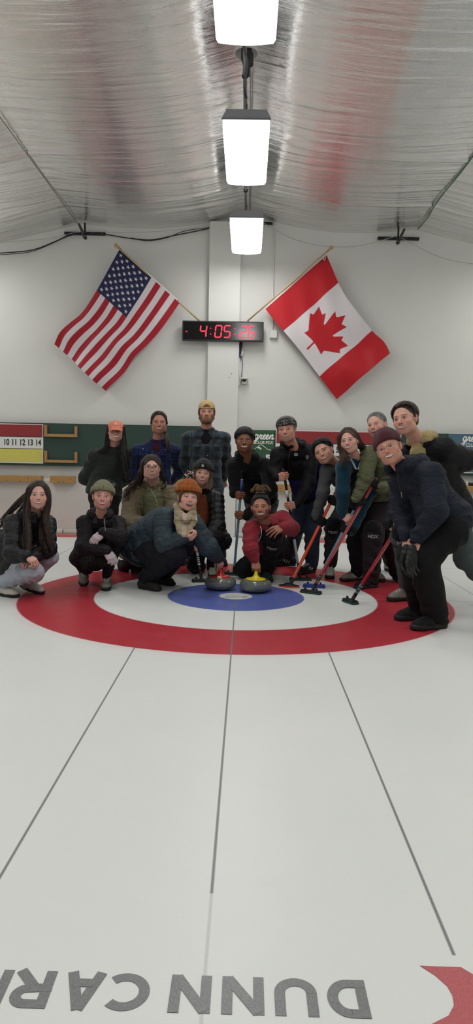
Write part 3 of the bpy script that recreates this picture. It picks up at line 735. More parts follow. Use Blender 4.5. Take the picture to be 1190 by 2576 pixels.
# wooden holders
mwood = None
def mat_wood(name, c1, c2, sc=(3, 3, 40)):
    t = NT(name); mp = t.coord('Object', sc); n = t.noise(3, 4, mp); 
    return t.fin(t.mix(n, c1, c2), .45, 0, t.bump(n, .1, .002), .4)
mwood = mat_wood('varnished_pine', rgb(146, 106, 58), rgb(184, 146, 94), (4, 10, 60)); mwood2 = mat_wood('varnished_pine_upright', rgb(140, 102, 56), rgb(176, 138, 86), (60, 10, 4))
def holder(y0, y1, label):
    a = zat(112, y0); b = zat(195, y1); e = empty('wooden_holder', ((a[0] + b[0]) / 2, BY, b[2]), label, 'wooden rack', 'wooden holders on the green board')
    w = .042; ya, yb = BY - .028, BY + .013
    obj('bottom_rail', *box(a[0], b[0], ya, yb, b[2], b[2] + w, .003), mwood, e, smooth=False)
    obj('upright', *box(a[0], a[0] + w, ya + .001, yb, b[2] + w + .0005, a[2], .003), mwood2, e, smooth=False)
    obj('upright', *box(b[0] - w, b[0], ya + .001, yb, b[2] + w + .0005, a[2] - .01, .003), mwood2, e, smooth=False)
    for xx in (a[0] + .04, b[0] - .05): obj('screw', *lathe([(.005, 0), (.004, .002), (.0005, .002)], (xx, ya, b[2] + w * .5), 10, axis=(0, -1, 0)), mdark, e)
holder(1069, 1100, 'upper open wooden holder on the green board beside the score chart'); holder(1134, 1165, 'lower open wooden holder on the green board beside the score chart')
def block(px0, py0, px1, py1, label, dots):
    Yb = LY - .14; a = at(px0, py0, Yb); b = at(px1, py1, Yb)
    e = empty('wooden_block', ((a[0] + b[0]) / 2, LY - .07, b[2]), label, 'wooden box', 'wooden boxes on the wall ledge')
    obj('block_body', *box(a[0], b[0], Yb, LY - .001, b[2], a[2], .004), mwood, e, smooth=False)
    for fx, fz in dots: obj('screw_hole', *lathe([(.0065, 0), (.006, .003), (.0005, .003)], (a[0] + (b[0] - a[0]) * fx, Yb, b[2] + (a[2] - b[2]) * fz), 10, axis=(0, -1, 0)), mdark, e)
    return a, b
block(-60, 1194, 103, 1213, 'long varnished wooden box on the ledge below the score chart', [(.36, .5), (.47, .15), (.68, .15), (.8, .55), (.2, .5)])
block(125, 1197, 186, 1216, 'short varnished wooden box on the ledge behind the squatting pair', [(.1, .6), (.38, .2), (.58, .2), (.85, .6)])
a, b = block(426, 1204, 473, 1222, 'varnished wooden box on the ledge between the two men in plaid shirts', [(.2, .3), (.8, .4)])
V, F = box(a[0] + .12, b[0] - .02, LY - .12, LY - .03, a[2] + .0005, a[2] + .07, .01, 2); tag(obj('green_box', V, F, m_plain('green_plastic', rgb(38, 110, 66), .5)), 'green box on the wooden box between the two plaid shirts', 'box')
e = empty('marker_bottle', (a[0] + .085, LY - .1, a[2]), 'slim black bottle with white cap behind the bobble hat', 'bottle')
obj('bottle_body', *lathe([(.015, 0), (.017, .004), (.017, .10), (.012, .108)], (a[0] + .085, LY - .1, a[2]), 20), mdark, e); obj('cap', *lathe([(.017, .1085), (.019, .112), (.019, .138), (.015, .142)], (a[0] + .085, LY - .1, a[2]), 20), mwhitep, e)
a, b = block(690, 1218, 742, 1237, 'varnished wooden box on the ledge behind the grey bearded man', [(.3, .4)])
a, b = block(1166, 1222, 1230, 1240, 'varnished wooden box on the ledge at the right edge', [(.2, .3)])
V, F = box(a[0] + .10, b[0] - .02, LY - .12, LY - .03, a[2] + .0005, a[2] + .045, .01, 2); tag(obj('black_case', V, F, mdark), 'small black case on the wooden box at the right edge', 'case')
V, F = lathe([(.009, 0), (.01, .004), (.01, .05), (.006, .055), (.006, .075)], (a[0] + .06, LY - .1, a[2]), 16); tag(obj('spray_bottle', V, F, mwhitep), 'tiny white bottle on the wooden box at the right edge', 'bottle')

# club signs
mtxt = m_plain('white_print', rgb(226, 226, 222), .5, var=.02)
def script_green(c, s, Y):
    "the word green in joined brush script, as thick rounded strokes"
    G = [[(.10, .28), (.00, .30), (-.06, .16), (.00, .02), (.10, .06), (.15, .30), (.12, .05), (.08, -.22), (-.02, -.30), (-.08, -.22), (.00, -.12), (.16, -.02), (.26, .14)],
         [(.26, .14), (.30, .30), (.32, .26), (.40, .27), (.36, .10), (.40, .01), (.50, .06)],
         [(.50, .06), (.60, .16), (.64, .26), (.57, .30), (.51, .18), (.54, .03), (.64, .01), (.74, .10)],
         [(.74, .10), (.82, .18), (.86, .27), (.79, .30), (.73, .18), (.76, .03), (.86, .01), (.96, .12)],
         [(.96, .12), (1.02, .30), (.98, .01), (1.04, .22), (1.14, .30), (1.16, .20), (1.14, .04), (1.20, .0), (1.28, .10)]]
    parts = []
    for g in G:
        P = [A(c[0] + (x + z * .22) * s, Y, c[2] + z * s) for x, z in g]; parts.append(tube(spline(P, 7), .043 * s, 8))
    V, F = join(*parts); V[:, 1] = Y + (V[:, 1] - Y) * .12; return V, F
def sign(x0, x1, z0, z1, m, label, tx, ty, mount, frame_m):
    e = empty('club_sign', ((x0 + x1) / 2, BY, z0), label, 'sign', 'club signs on the end wall')
    board(x0, x1, z0, z1, BY - .004, m, 'sign_panel', None, None, e)
    if frame_m: obj('sign_edge', *join(box(x0, x1, BY - .006, BY - .0041, z0 - .012, z0), box(x0, x1, BY - .006, BY - .0041, z1, z1 + .012)), frame_m, e, smooth=False)
    c = zat(tx, ty); obj('script_lettering', *script_green(c, .215, BY - .006), mtxt, e)
    return e
msg = m_plain('forest_green_print', rgb(44, 82, 52), .5, var=.05, scale=4); msb = m_plain('slate_blue_print', rgb(66, 98, 116), .5, var=.04, scale=4)
x0 = zat(618, 1083)[0]; x1 = zat(690.5, 1085)[0]; z0 = zat(690, 1178)[2]; z1 = zat(650, 1082.5)[2]
e = sign(x0 - .3 if x0 - .3 > -.02 else -.01, x1, z0, z1, msg, 'dark green club sign with white script and mountain outline', 642, 1104.5, 0, None)
obj('lettering', *text('CLUB PDX', .066, zat(664.5, 1113.5) * A(1, 0, 1) + A(0, BY - .0055, 0), (1, 0, 0), (0, 0, 1), .001, .0012, .86), mtxt, e, smooth=False)
P = [zat(x, y) * A(1, 0, 1) + A(0, BY - .006, 0) for x, y in ((640, 1130), (648, 1124), (654, 1120), (658, 1118.5), (665, 1124), (672, 1130), (679, 1132), (684, 1134), (690, 1137))]
V, F = tube(P, .0045, 8); obj('mountain_outline', V, F, mtxt, e)
P = [zat(x, y) * A(1, 0, 1) + A(0, BY - .006, 0) for x, y in ((648, 1126), (653, 1127), (657, 1131))]; obj('arc_mark', *tube(spline(P, 6), .012, 8), mtxt, e)
a = zat(674, 1143.5); b = zat(683.5, 1171); obj('white_plate', *box(a[0] - .03, b[0], BY - .012, BY - .0045, b[2], a[2], .001), mwb, e, smooth=False)
V1 = join(box(-.022, .022, -.0015, 0, .042, .05), box(-.004, .004, -.0015, 0, -.06, .05), box(-.022, -.016, -.0015, 0, .03, .05), box(.016, .022, -.0015, 0, .03, .05))
obj('hook_mark', V1[0] + A((a[0] + b[0]) / 2 + .0, BY - .012, (a[2] + b[2]) / 2), V1[1], mink, e, smooth=False)
obj('base_strip', *box(x1 - .14, x1 - .02, BY - .006, BY - .0045, zat(690, 1180)[2], zat(690, 1177.5)[2]), mtxt, e, smooth=False)
x0 = zat(1128, 1090)[0]; x1 = x0 + .72; z0 = zat(1190, 1188.5)[2]; z1 = zat(1190, 1092)[2]
e = sign(x0, x1, z0, z1, msb, 'slate blue club sign with white script at the right edge', 1166, 1110, 0, mwb)
obj('lettering', *text('CLUB', .072, zat(1184, 1120) * A(1, 0, 1) + A(0, BY - .0055, 0), (1, 0, 0), (0, 0, 1), .001, .0012, .86), mtxt, e, smooth=False)
P = [zat(x, y) * A(1, 0, 1) + A(0, BY - .006, 0) for x, y in ((1180, 1128), (1190, 1136), (1200, 1142), (1214, 1140))]; obj('mountain_outline', *tube(P, .0045, 8), mtxt, e)
a = zat(1184, 1160); obj('white_plate', *box(a[0], a[0] + .1, BY - .012, BY - .0045, a[2] - .09, a[2] + .06, .001), mwb, e, smooth=False)
mlb = m_plain('pale_blue_print', rgb(160, 178, 188), .5); q = [zat(x, y) for x, y in ((1160, 1184), (1169, 1176), (1166, 1180), (1173, 1187), (1162, 1187))]
V = [(p[0], BY - .0055, p[2]) for p in q] + [(p[0], BY - .0042, p[2]) for p in q]; obj('mountain_mark', V, [[4, 3, 2, 1, 0], [5, 6, 7, 8, 9]] + [[i, (i + 1) % 5, (i + 1) % 5 + 5, i + 5] for i in range(5)], mlb, e, smooth=False)

# ---- lettering painted in the ice
def paint(name, V, F, m, label, cat='lettering'):
    return tag(obj(name, V, F, m, smooth=False), label, cat)
t = NT('grey_ice_paint'); n = t.noise(260, 2, t.coord()); mgp = t.fin(t.mix(n, rgb(92, 93, 94), rgb(150, 151, 150)), .35, 0, None, .3)
t = NT('red_ice_paint'); n = t.noise(260, 2, t.coord()); mrp = t.fin(t.mix(n, rgb(166, 62, 68), rgb(200, 122, 124)), .35, 0, None, .3)
def arcs(pts, w):
    "flat stroke of width w through points on the ice"
    P = np.asarray(pts, float); T = np.gradient(P, axis=0); T /= np.linalg.norm(T, axis=1)[:, None]; Nn = np.stack([-T[:, 1], T[:, 0]], 1) * w / 2
    L = np.concatenate([P + Nn, P - Nn]); n = len(P)
    V = [(x, y, z) for z in (.0012, .0004) for x, y in L]; m_ = 2 * n
    F = [[i, i + 1, n + i + 1, n + i][::-1] for i in range(n - 1)] + [[m_ + i, m_ + i + 1, m_ + n + i + 1, m_ + n + i] for i in range(n - 1)]
    return np.array(V), F
def glyph(ch, x, w, h, t_):
    "strokes in letter space, turned to be read from the far end: origin x is the letter's left side as read"
    y0 = -4.515   # foot of the letters; they rise towards the camera
    def T(p): return [(x - a * w, y0 - b * h) for a, b in p]
    hv = t_ / h / 2; hw_ = t_ / w / 2; out = []
    def circ_(cx, cy, rx, ry, a0, a1, n=26): return [(cx + rx * math.cos(math.radians(a0 + (a1 - a0) * i / n)), cy + ry * math.sin(math.radians(a0 + (a1 - a0) * i / n))) for i in range(n + 1)]
    if ch == 'D': out = [[(hw_, 0), (hw_, 1)], [(0, 1 - hv), (.45, 1 - hv)] + circ_(.45, .5, .55 - hw_, .5 - hv, 90, -90) + [(0, hv)]]
    if ch == 'U': out = [[(hw_, 1), (hw_, .40)] + circ_(.5, .40, .5 - hw_, .40 - hv, 180, 360) + [(1 - hw_, 1)]]
    if ch == 'N': out = [[(hw_, 0), (hw_, 1)], [(1 - hw_, 0), (1 - hw_, 1)], [(hw_ * 1.1, 1 - hv * .4), (1 - hw_ * 1.1, hv * .4)]]
    if ch == 'C': out = [circ_(.53, .5, .53 - hw_, .5 - hv, 48, 312)]
    if ch == 'A': out = [[(hw_ * .9, 0), (.5, 1)], [(1 - hw_ * .9, 0), (.5, 1)], [(.26, .30), (.74, .30)]]
    if ch == 'R': out = [[(hw_, 0), (hw_, 1)], [(0, 1 - hv), (.55, 1 - hv)] + circ_(.55, .69, .40 - hw_, .31 - hv, 90, -90) + [(0, .38 + hv * .6)], [(.48, .42), (.92, 0)]]
    return [(V + np.array([0, 0, .0003 * k]), F) for k, (V, F) in enumerate(arcs(T(p), t_) for p in out)]
for ch, pa, pb_ in (('D', 922, 822), ('U', 797, 690), ('N', 664, 558), ('N', 531, 427), ('C', 376, 256), ('A', 256, 155), ('R', 126, 22), ('N', 12, -80)):
    xa = onz(pa, 2500)[0]; xb = onz(pb_, 2500)[0]
    V, F = join(*glyph(ch, xa, xa - xb, .113, .0245))
    tag(obj('ice_letter', V, F, mgp, smooth=False), {'D': 'grey painted letter D, upside down in the ice', 'U': 'grey painted letter U, upside down in the ice', 'C': 'grey painted letter C, upside down in the ice', 'A': 'grey painted letter A, upside down in the ice', 'R': 'grey painted letter R, upside down in the ice'}.get(ch, {558: 'grey painted letter N beside the U in the ice', 427: 'grey painted letter N crossed by the centre line', -80: 'grey painted letter N cut by the left picture edge'}.get(pb_)), 'letter', 'letters painted in the ice')
P1 = [onz(x, y)[:2] for x, y in ((1056, 2430), (1100, 2432), (1160, 2434), (1190, 2452), (1215, 2480), (1222, 2530), (1200, 2570), (1160, 2600), (1080, 2612))]
P2 = [onz(x, y)[:2] for x, y in ((1056, 2430), (1095, 2455), (1125, 2482), (1138, 2505), (1142, 2530), (1128, 2556), (1080, 2580), (1050, 2590), (1030, 2600))]
V = [(x, y, .0012) for x, y in P1 + P2] + [(x, y, .0004) for x, y in P1 + P2]; n = 9
F = [[i, n + i, n + i + 1, i + 1] for i in range(n - 1)] + [[18 + i, 19 + i, 18 + n + i + 1, 18 + n + i] for i in range(n - 1)]
paint('painted_emblem', V, F, mrp, 'red crescent shaped emblem painted in the ice at the lower right', 'emblem')
# faint script in the button
P = [spline([(.0, -.03), (-.02, -.01), (-.05, -.01), (-.085, -.03), (-.06, -.055), (-.02, -.055), (.0, -.03), (.03, -.02)], 6), spline([(.11, -.02), (.085, -.01), (.06, -.02), (.075, -.04), (.095, -.05), (.075, -.065), (.04, -.055)], 6), spline([(-.1, -.06), (-.06, -.065), (-.02, -.062)], 6)]
V, F = join(*[arcs(q, .006) for q in P]); paint('button_script', V, F, m_plain('faint_grey_paint', rgb(150, 150, 152), .35), 'faint grey script curls in the white button between the stones', 'lettering')

# ---- curling stones
def mat_granite():
    t = NT('granite'); co = t.coord(); s = t.sep(co)
    v = t.n.new('ShaderNodeTexVoronoi'); v.inputs['Scale'].default_value = 300; t.ln(co, v.inputs['Vector'])
    n = t.noise(420, 2, co); f = t.m2('MULTIPLY', t.m2('ADD', v.outputs['Distance'], n), .62)
    c = t.ramp(f, [(0.28, rgb(26, 28, 26)), (.55, rgb(76, 80, 72)), (.85, rgb(138, 140, 128))])
    dz = t.m2('ABSOLUTE', t.m2('SUBTRACT', s[2], .062)); band = t.m2('LESS_THAN', dz, .0165)
    c2 = t.mix(t.noise(240, 3, co), rgb(84, 90, 96), rgb(124, 130, 134))
    mp = t.coord('Object', (260, 260, 8)); c2 = t.mix(t.m2('MULTIPLY', t.noise(1, 1, mp), .25), c2, rgb(70, 74, 78))
    return t.fin(t.mix(band, c, c2), t.m2('ADD', t.m2('MULTIPLY', band, .4), .16), 0, None, .5)
mgran = mat_granite()
def stone(x, y, colname, c, label):
    e = empty('curling_stone', (x, y, 0), label, 'curling stone', 'curling stones on the button')
    pr = [(.045, .004), (.062, .001), (.070, .0), (.090, .006), (.112, .014), (.130, .026), (.140, .040), (.1425, .0455), (.1425, .0785), (.140, .084), (.131, .097), (.114, .109), (.100, .1135), (.09, .1145), (.03, .1145)]
    Q = spline([(a, 0, b) for a, b in pr[:7]], 4); pr2 = [(q[0], q[2]) for q in Q] + pr[7:9] + [(q[0], q[2]) for q in spline([(a, 0, b) for a, b in pr[9:14]], 4)] + pr[14:]
    obj('granite_body', *lathe(pr2, (x, y, 0), 72), mgran, e, sharp=40)
    m = NT(colname).fin(c, .16, 0, None, .6)
    S = Solid(.0035)
    S.ell((x, y, .119), (.088, .088, .0085), k=.01)
    S.cap((x, y, .118), (x, y - .002, .160), .026, .0105, .035)
    S.cap((x, y - .01, .160), (x + .004, y + .095, .178), .0115, .0125, .018)
    S.cap((x, y - .004, .118), (x + .0, y + .012, .150), .032, .012, .02)
    S.half((x, y, .1148), (0, 0, 1))
    V, F = S.mesh(); h = obj('handle', V, F, m, e)
    obj('handle_rim', *lathe([(.088, .1150), (.090, .1155), (.090, .118), (.086, .120)], (x, y, 0), 64), m, e)
    return e
SX1, SY1 = at(554.5, 1465, .30)[0], .30; SX2, SY2 = at(643, 1470, .22)[0], .22
mst = stone(SX1, SY1, 'red_enamel', rgb(200, 28, 30), 'granite curling stone with a red handle')
obj('number_mark', *text('02', .034, (SX1 - .006, SY1 - .088, .1215), (1, 0, 0), nrm(A(0, .45, 1)), .002, .002), m_plain('cream_print', rgb(226, 214, 180), .5), mst, smooth=False)
mst = stone(SX2, SY2, 'yellow_enamel', rgb(232, 208, 24), 'granite curling stone with a yellow handle')
obj('number_mark', *lathe([(.0125, 0), (.012, .0015), (.0005, .0015)], (SX2, SY2 - .062, .1335), 20, axis=(0, -.8, .6)), m_plain('cream_print', rgb(226, 214, 180), .5), mst)

# ---- brooms
def broom(top, bot, head_dir, cols, label, r=.0125, pad='green', bands=(), head=(.20, .062, .030), group='curling brooms held by the players', wedge=False, letters=None, grip=None):
    top, bot = A(top), A(bot); d = nrm(top - bot); e = empty('curling_broom', (bot[0], bot[1], 0), label, 'curling broom', group)
    j = bot + d * .075
    obj('broom_shaft', *tube([j, lerp(j, top, .02), lerp(j, top, .98), top], [r * .95, r, r, r * .9], 20), cols[0], e)
    if len(cols) > 1 and grip:
        obj('grip', *tube([lerp(j, top, grip[0]), lerp(j, top, grip[1])], r * 1.06, 20), cols[1], e)
    for a, b, m in bands: obj('band', *tube([lerp(j, top, a), lerp(j, top, b)], r * 1.05, 20), m, e)
    obj('neck', *tube([bot + A(0, 0, .012), bot + d * .035, bot + d * .08, bot + d * .10], [.021, .015, .016, .0145], 16), mdark, e)
    hx = nrm(A(head_dir[0], head_dir[1], 0)); R = np.stack([hx, np.cross(A(0, 0, 1), hx), A(0, 0, 1)], 1); c = A(bot[0], bot[1], 0)
    L, W, H = head; mp_ = {'green': m_plain('green_pad', rgb(22, 52, 44), .7), 'blue': m_plain('blue_pad', rgb(28, 48, 140), .5), 'black': mdark, 'red': m_plain('orange_pad', rgb(224, 74, 44), .6)}[pad]
    if wedge:
        V, F = lathe([(.5, .001), (.5, .008), (.46, .012)], (0, 0, 0), 40); V = V * A(L, W * 1.25, 1) @ R.T + c; obj('pad', V, F, mp_, e)
        S = Solid(.004); S.ell(c + A(0, 0, .017), (L * .5, W * .55, .010), R, .01); S.ell(c + A(0, 0, .024), (L * .22, W * .4, .018), R, .02); V, F = S.mesh(); obj('head_shell', V, F, mdark, e)
    else:
        obj('pad', *box(-L / 2, L / 2, -W / 2, W / 2, .001, H * .62, .007, 2, R, c), mp_, e)
        obj('head_shell', *box(-L / 2 + .004, L / 2 - .004, -W / 2 + .004, W / 2 - .004, H * .62, H, .006, 2, R, c), mp_ if pad == 'blue' else mdark, e)
        for s in (-1, 1): obj('knob', *lathe([(.006, 0), (.006, .008), (.011, .010), (.011, .018), (.003, .02)], c + R[:, 0] * s * L * .28 + A(0, 0, H), 16), mdark, e)
    if letters:
        s_, f0, size, m, gap = letters; fr = frame(d); toC = nrm(CC - lerp(j, top, f0)); toC = nrm(toC - d * (toC @ d)); right = np.cross(toC, d) * -1
        rd = -d if letters[4] < 0 else d
        V, F = text(s_, size, lerp(j, top, f0) + toC * (r + .0012), rd, np.cross(toC, rd), .0012, .0006, abs(gap)); obj('shaft_lettering', V, F, m, e, smooth=False)
    return e
morange = NT('orange_lacquer').fin(rgb(226, 74, 34), .3, 0, None, .5); mred2 = NT('crimson_lacquer').fin(rgb(150, 18, 34), .28, 0, None, .5)
mwhl = NT('white_lacquer').fin(rgb(212, 212, 212), .35); mblk = NT('black_lacquer').fin(rgb(14, 14, 16), .25); mlbl = NT('blue_lacquer').fin(rgb(104, 138, 160), .3); mnav = NT('navy_lacquer').fin(rgb(30, 44, 110), .3)
# ================================================================== people
def head_frame(pos, az=0, el=0, roll=0):
    "columns: towards picture left, out of the face, up"
    f = nrm(CC - pos); x0 = nrm(np.cross(f, A(0, 0, 1))); u0 = np.cross(x0, f)
    a, e_, r = math.radians(az), math.radians(el), math.radians(roll)
    f1 = math.cos(a) * f - math.sin(a) * x0; x1 = math.cos(a) * x0 + math.sin(a) * f
    f2 = math.cos(e_) * f1 + math.sin(e_) * u0; u1 = math.cos(e_) * u0 - math.sin(e_) * f1
    u2 = math.cos(r) * u1 - math.sin(r) * x1; x2 = math.cos(r) * x1 + math.sin(r) * u1
    return np.stack([x2, f2, u2], 1)

def L3(c): return np.array([lin(c[0]), lin(c[1]), lin(c[2])])
def mixc(col, m, c): return col * (1 - m[:, None]) + np.asarray(c) * m[:, None]
def sm(x): return np.clip(x, 0, 1)

def build_head(p, neck_local):
    "p: look of the face. Returns local vertices, quads, colours"
    jw, fem, ms, wd = p.get('jaw', 1.0), p.get('fem', 0), p.get('mouth', 'teeth'), p.get('cheek', 1.0)
    S = Solid(.0025)
    S.ell((0, -.014, .034), (.0745, .092, .082))
    S.ell((0, .022, -.02), (.0635 * wd, .066, .082), k=.03)
    S.ell((0, .030, -.070), (.050 * jw, .046, .040), k=.03)
    S.ell((0, .060, -.096), (.021 * jw, .020, .018), k=.03)
    for s in (-1, 1):
        S.ell((s * .036, .060, -.030), (.025, .022, .022), k=.025)                       # cheekbone lifted by the smile
        S.ell((s * .046 * jw, .010, -.072), (.018, .030, .028), k=.03)                    # jaw corner
    S.cap((-.034, .079, .019), (.034, .079, .019), .0085, k=.02)
    for s in (-1, 1): S.ell((s * .0315, .1005, .0), (.0185, .0165, .0115), k=.010, sub=True)
    for s in (-1, 1): S.ell((s * .0305, .0745, .0), (.0125, .0120, .0115), k=.003)
    nl = p.get('nose', 1.0)
    S.cap((0, .084, .008), (0, .1065 * (1 + .02 * (nl - 1)), -.026), .0065, .0088 * nl, k=.012)
    S.ell((0, .1065, -.029), (.0098 * nl, .0098, .0085), k=.008)
    for s in (-1, 1): S.ell((s * .0118 * nl, .0955, -.0325), (.0070, .0085, .0062), k=.006)
    S.ell((0, .0995, -.0395), (.013, .006, .004), k=.006, sub=True)
    # muzzle and lips
    S.ell((0, .070, -.060), (.034, .026, .026), k=.02)
    mz = -.0605
    sk_ = {'calm': 1.5, 'slight': 7.0}.get(ms, 8.5)
    def mx(x, dz): return (x, .0935 - 7.5 * x * x, mz + dz + sk_ * x * x)
    op = {'teeth': .0080, 'open': .0115, 'calm': .0010, 'slight': .0060}[ms]; mz -= {'teeth': .002, 'open': .004}.get(ms, 0)
    for i in range(-3, 3):
        a, b = i * .0095, (i + 1) * .0095
        S.cap(mx(a, op), mx(b, op), .0032, k=.005)
        S.cap(mx(a, -op - .001 + abs(a) * .1), mx(b, -op - .001 + abs(b) * .1), .0038, k=.005)
    if ms != 'calm':
        for i in range(-2, 2): S.cap(tuple(np.add(mx(i * .009, 0), (0, .004, 0))), tuple(np.add(mx((i + 1) * .009, 0), (0, .004, 0))), op * .75, k=.003, sub=True)
    for s in (-1, 1):                                                                    # ears
        S.ell((s * .0775, -.006, -.012), (.0085, .019, .031), R=frame((s * .15, -.12, 1)), k=.006)
        S.ell((s * .0860, .000, -.010), (.006, .010, .017), k=.005, sub=True)
    nr = p.get('neckr', .043 if fem else .050)
    S.cap((0, -.022, -.055), neck_local, nr, nr * 1.08, k=.035)
    V, F = S.mesh()
    x, y, z = V[:, 0], V[:, 1], V[:, 2]; ax = np.abs(x); fr = sm((y - .03) / .03)
    skin = L3(p.get('skin', (206, 160, 142))); col = np.tile(skin, (len(V), 1))
    n = wob(V, 70, p.get('seed', 1.0)) * .5 + .5
    red = skin * A(1.05, .70, .66)
    ck = np.exp(-(((ax - .040) / .020) ** 2 + ((z + .030) / .018) ** 2)) * fr; col = mixc(col, ck * p.get('blush', .55), red)
    col = mixc(col, np.exp(-((x / .013) ** 2 + ((z + .030) / .012) ** 2)) * fr * .5, red)
    col = mixc(col, (ax > .080) * .35, red)
    browc = L3(p.get('brow', (60, 42, 32)))
    # beard
    bd = p.get('beard')
    if bd:
        bc = L3(p['beardc']); lowj = sm((-z - .030 - .35 * np.maximum(0, .055 - ax) * (ax < .055)) / .02)
        side = sm((ax - .036) / .010) * sm((-z - .012) / .014) * sm((y + .015) / .02)
        chin = sm((-z - .071) / .008) * sm((y - .0) / .02)
        mus = sm((.030 - ax) / .006) * sm((-z - .0415) / .004) * sm((z + .0560 - ax * .10) / .004) * fr
        if bd == 'goatee': side = side * .0; chin = chin * sm((.034 - ax) / .01)
        m = sm(np.maximum.reduce([side, chin, mus])) * p.get('beardk', .85) * (.75 + .25 * n) * (z > -.135)
        col = mixc(col, m, bc)
    # brows
    fur = p.get('browh', .0265); bx = (ax - .032); arch = fur - 4.5 * bx ** 2 - .12 * bx + (.0 if fem else -.002)
    th = p.get('browt', .0042) * (1 - .35 * sm((ax - .030) / .02))
    m = sm((th - np.abs(z - arch)) / .0015) * (ax > .012) * (ax < .050) * (y > .055); col = mixc(col, m * .9, browc)
    # eyes
    ex = (ax - .0305); eh = p.get('eye', .0052) * 1.12; eo = .0005
    lid = 1 - (ex / .0145) ** 2
    ins = (np.abs(z - eo) < eh * np.maximum(0, lid) ** .7) & (lid > 0) & (y > .060)
    up = eo + eh * np.maximum(0, lid) ** .7
    lash = (lid > -.1) & (np.abs(z - up - .0006) < .0016) & (y > .058); low = (lid > 0) & (np.abs(z - (2 * eo - up) + .0004) < .0009) & (y > .060)
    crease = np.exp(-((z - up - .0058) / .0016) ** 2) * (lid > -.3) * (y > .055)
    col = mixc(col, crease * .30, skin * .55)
    col = mixc(col, ins * 1.0, L3((208, 202, 198)))
    gx = p.get('gaze', 0.0); rr = np.sqrt((x - np.sign(x) * .0305 - gx) ** 2 + (z - eo - .0004) ** 2)
    col = mixc(col, (ins & (rr < .0058)) * 1.0, L3(p.get('iris', (52, 36, 26)))); col = mixc(col, (ins & (rr < .0028)) * 1.0, (.004, .004, .004))
    col = mixc(col, lash * 1.0, browc * .25); col = mixc(col, low * .65, browc * .6)
    # nostrils
    for s in (-1, 1): col = mixc(col, sm((.0042 - np.sqrt((x - s * .0062) ** 2 + ((z + .0385) * 1.5) ** 2)) / .0015) * (y > .085) * .75, skin * .18)
    # mouth
    cz = mz + sk_ * x * x; mw = .0300 if ms in ('teeth', 'open', 'slight') else .0225
    tap = np.sqrt(np.maximum(0, 1 - (x / mw) ** 2)); opn = op * 1.05 * tap
    lipt = .0046 * (.45 + .55 * tap); inm = (ax < mw) & (y > .072)
    d = z - cz
    lipm = sm((opn + lipt - np.abs(d + .0005)) / .0015) * inm
    lc = L3(p.get('lip', (176, 92, 88))) * A(.80, .58, .58); col = mixc(col, lipm, lc)
    if ms == 'calm':
        col = mixc(col, sm((.0013 - np.abs(d)) / .0008) * inm, lc * .25)
    else:
        hole = sm((opn - np.abs(d)) / .0010) * inm; col = mixc(col, hole, (.05, .012, .012))
        tt = hole * sm((d + opn * (-.1 if ms == 'open' else .62)) / .0012) * sm((mw * .93 - ax) / .003)
        grid = .82 + .18 * np.abs(np.cos(x * math.pi / .0078)) ** .4
        col = mixc(col, tt, L3((244, 240, 232))); col *= np.where(tt > .5, grid, 1)[:, None]
    # smile lines
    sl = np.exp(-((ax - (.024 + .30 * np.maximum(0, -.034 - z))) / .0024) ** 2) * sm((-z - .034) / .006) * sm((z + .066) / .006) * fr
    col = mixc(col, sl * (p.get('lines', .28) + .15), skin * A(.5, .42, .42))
    if p.get('stubble'): col = mixc(col, sm((-z - .045) / .02) * (y > -.01) * (z > -.12) * p['stubble'] * (1 - lipm), skin * .45)
    return V, F, col

def hand_ops(S, w, z, pn, right, curl=(.5, .5, .5, .5), thumb=.4, spread=.06, s=1.0, fat=1.0, k=.006, grow=0.0):
    """w wrist, z towards the fingers, pn out of the palm, right: a right hand. curl: how far each finger closes"""
    z = nrm(z); y = nrm(A(pn) - z * (A(pn) @ z)); x = np.cross(z, y) if right else np.cross(y, z)   # x: the thumb side
    w = A(w); L = lambda a, b, c: w + (x * a + y * b + z * c) * s
    g = lambda r: r * s * fat + grow
    base = [(.030, .082), (.010, .088), (-.011, .084), (-.030, .074)]
    ln = [(.042, .026, .021), (.046, .030, .022), (.042, .028, .021), (.034, .021, .019)]
    S.cap(w - z * .02 * s, L(0, .002, .02), g(.024), g(.024), k * 2, side=x, flat=1.15)
    for (bx, bz) in base: S.cap(L(bx * .55, .002, .012), L(bx, 0, bz), g(.0150), g(.0118), k * 1.6)
    S.cap(L(-.016, .006, .02), L(-.026, .006, .06), g(.015), g(.013), k * 2); S.cap(L(.016, .008, .02), L(.022, .008, .05), g(.016), g(.013), k * 2)
    for i in range(4):
        c = curl[i]; a = math.radians(12 + 62 * c); b1 = math.radians(12 + 82 * c); b2 = math.radians(8 + 52 * c)
        p = L(base[i][0], 0, base[i][1]); sx = spread * (1.5 - i) / 1.5 * (1 - .7 * c); ang = a
        rad = [.0092, .0084, .0076, .0066] if i < 3 else [.0082, .0074, .0068, .0060]
        for j in range(3):
            dr = nrm(z * math.cos(ang) + y * math.sin(ang) + x * sx); q = p + dr * ln[i][j] * s
            S.cap(p, q, g(rad[j]), g(rad[j + 1]), k * .45); p = q; ang += (b1, b2, 0)[j]
    t0 = L(.016, .006, .022); t1 = t0 + nrm(x * (.75 - .35 * thumb) + z * .75 + y * (.25 + .55 * thumb)) * .040 * s
    t2 = t1 + nrm(x * (.45 - .75 * thumb) + z * .85 + y * (.15 + .65 * thumb)) * .031 * s; t3 = t2 + nrm(x * (.30 - 1.0 * thumb) + z * .85 + y * (.1 + .45 * thumb)) * .024 * s
    S.cap(t0, t1, g(.016), g(.0115), k * 1.5); S.cap(t1, t2, g(.0108), g(.0096), k * .6); S.cap(t2, t3, g(.0096), g(.0078), k * .6)

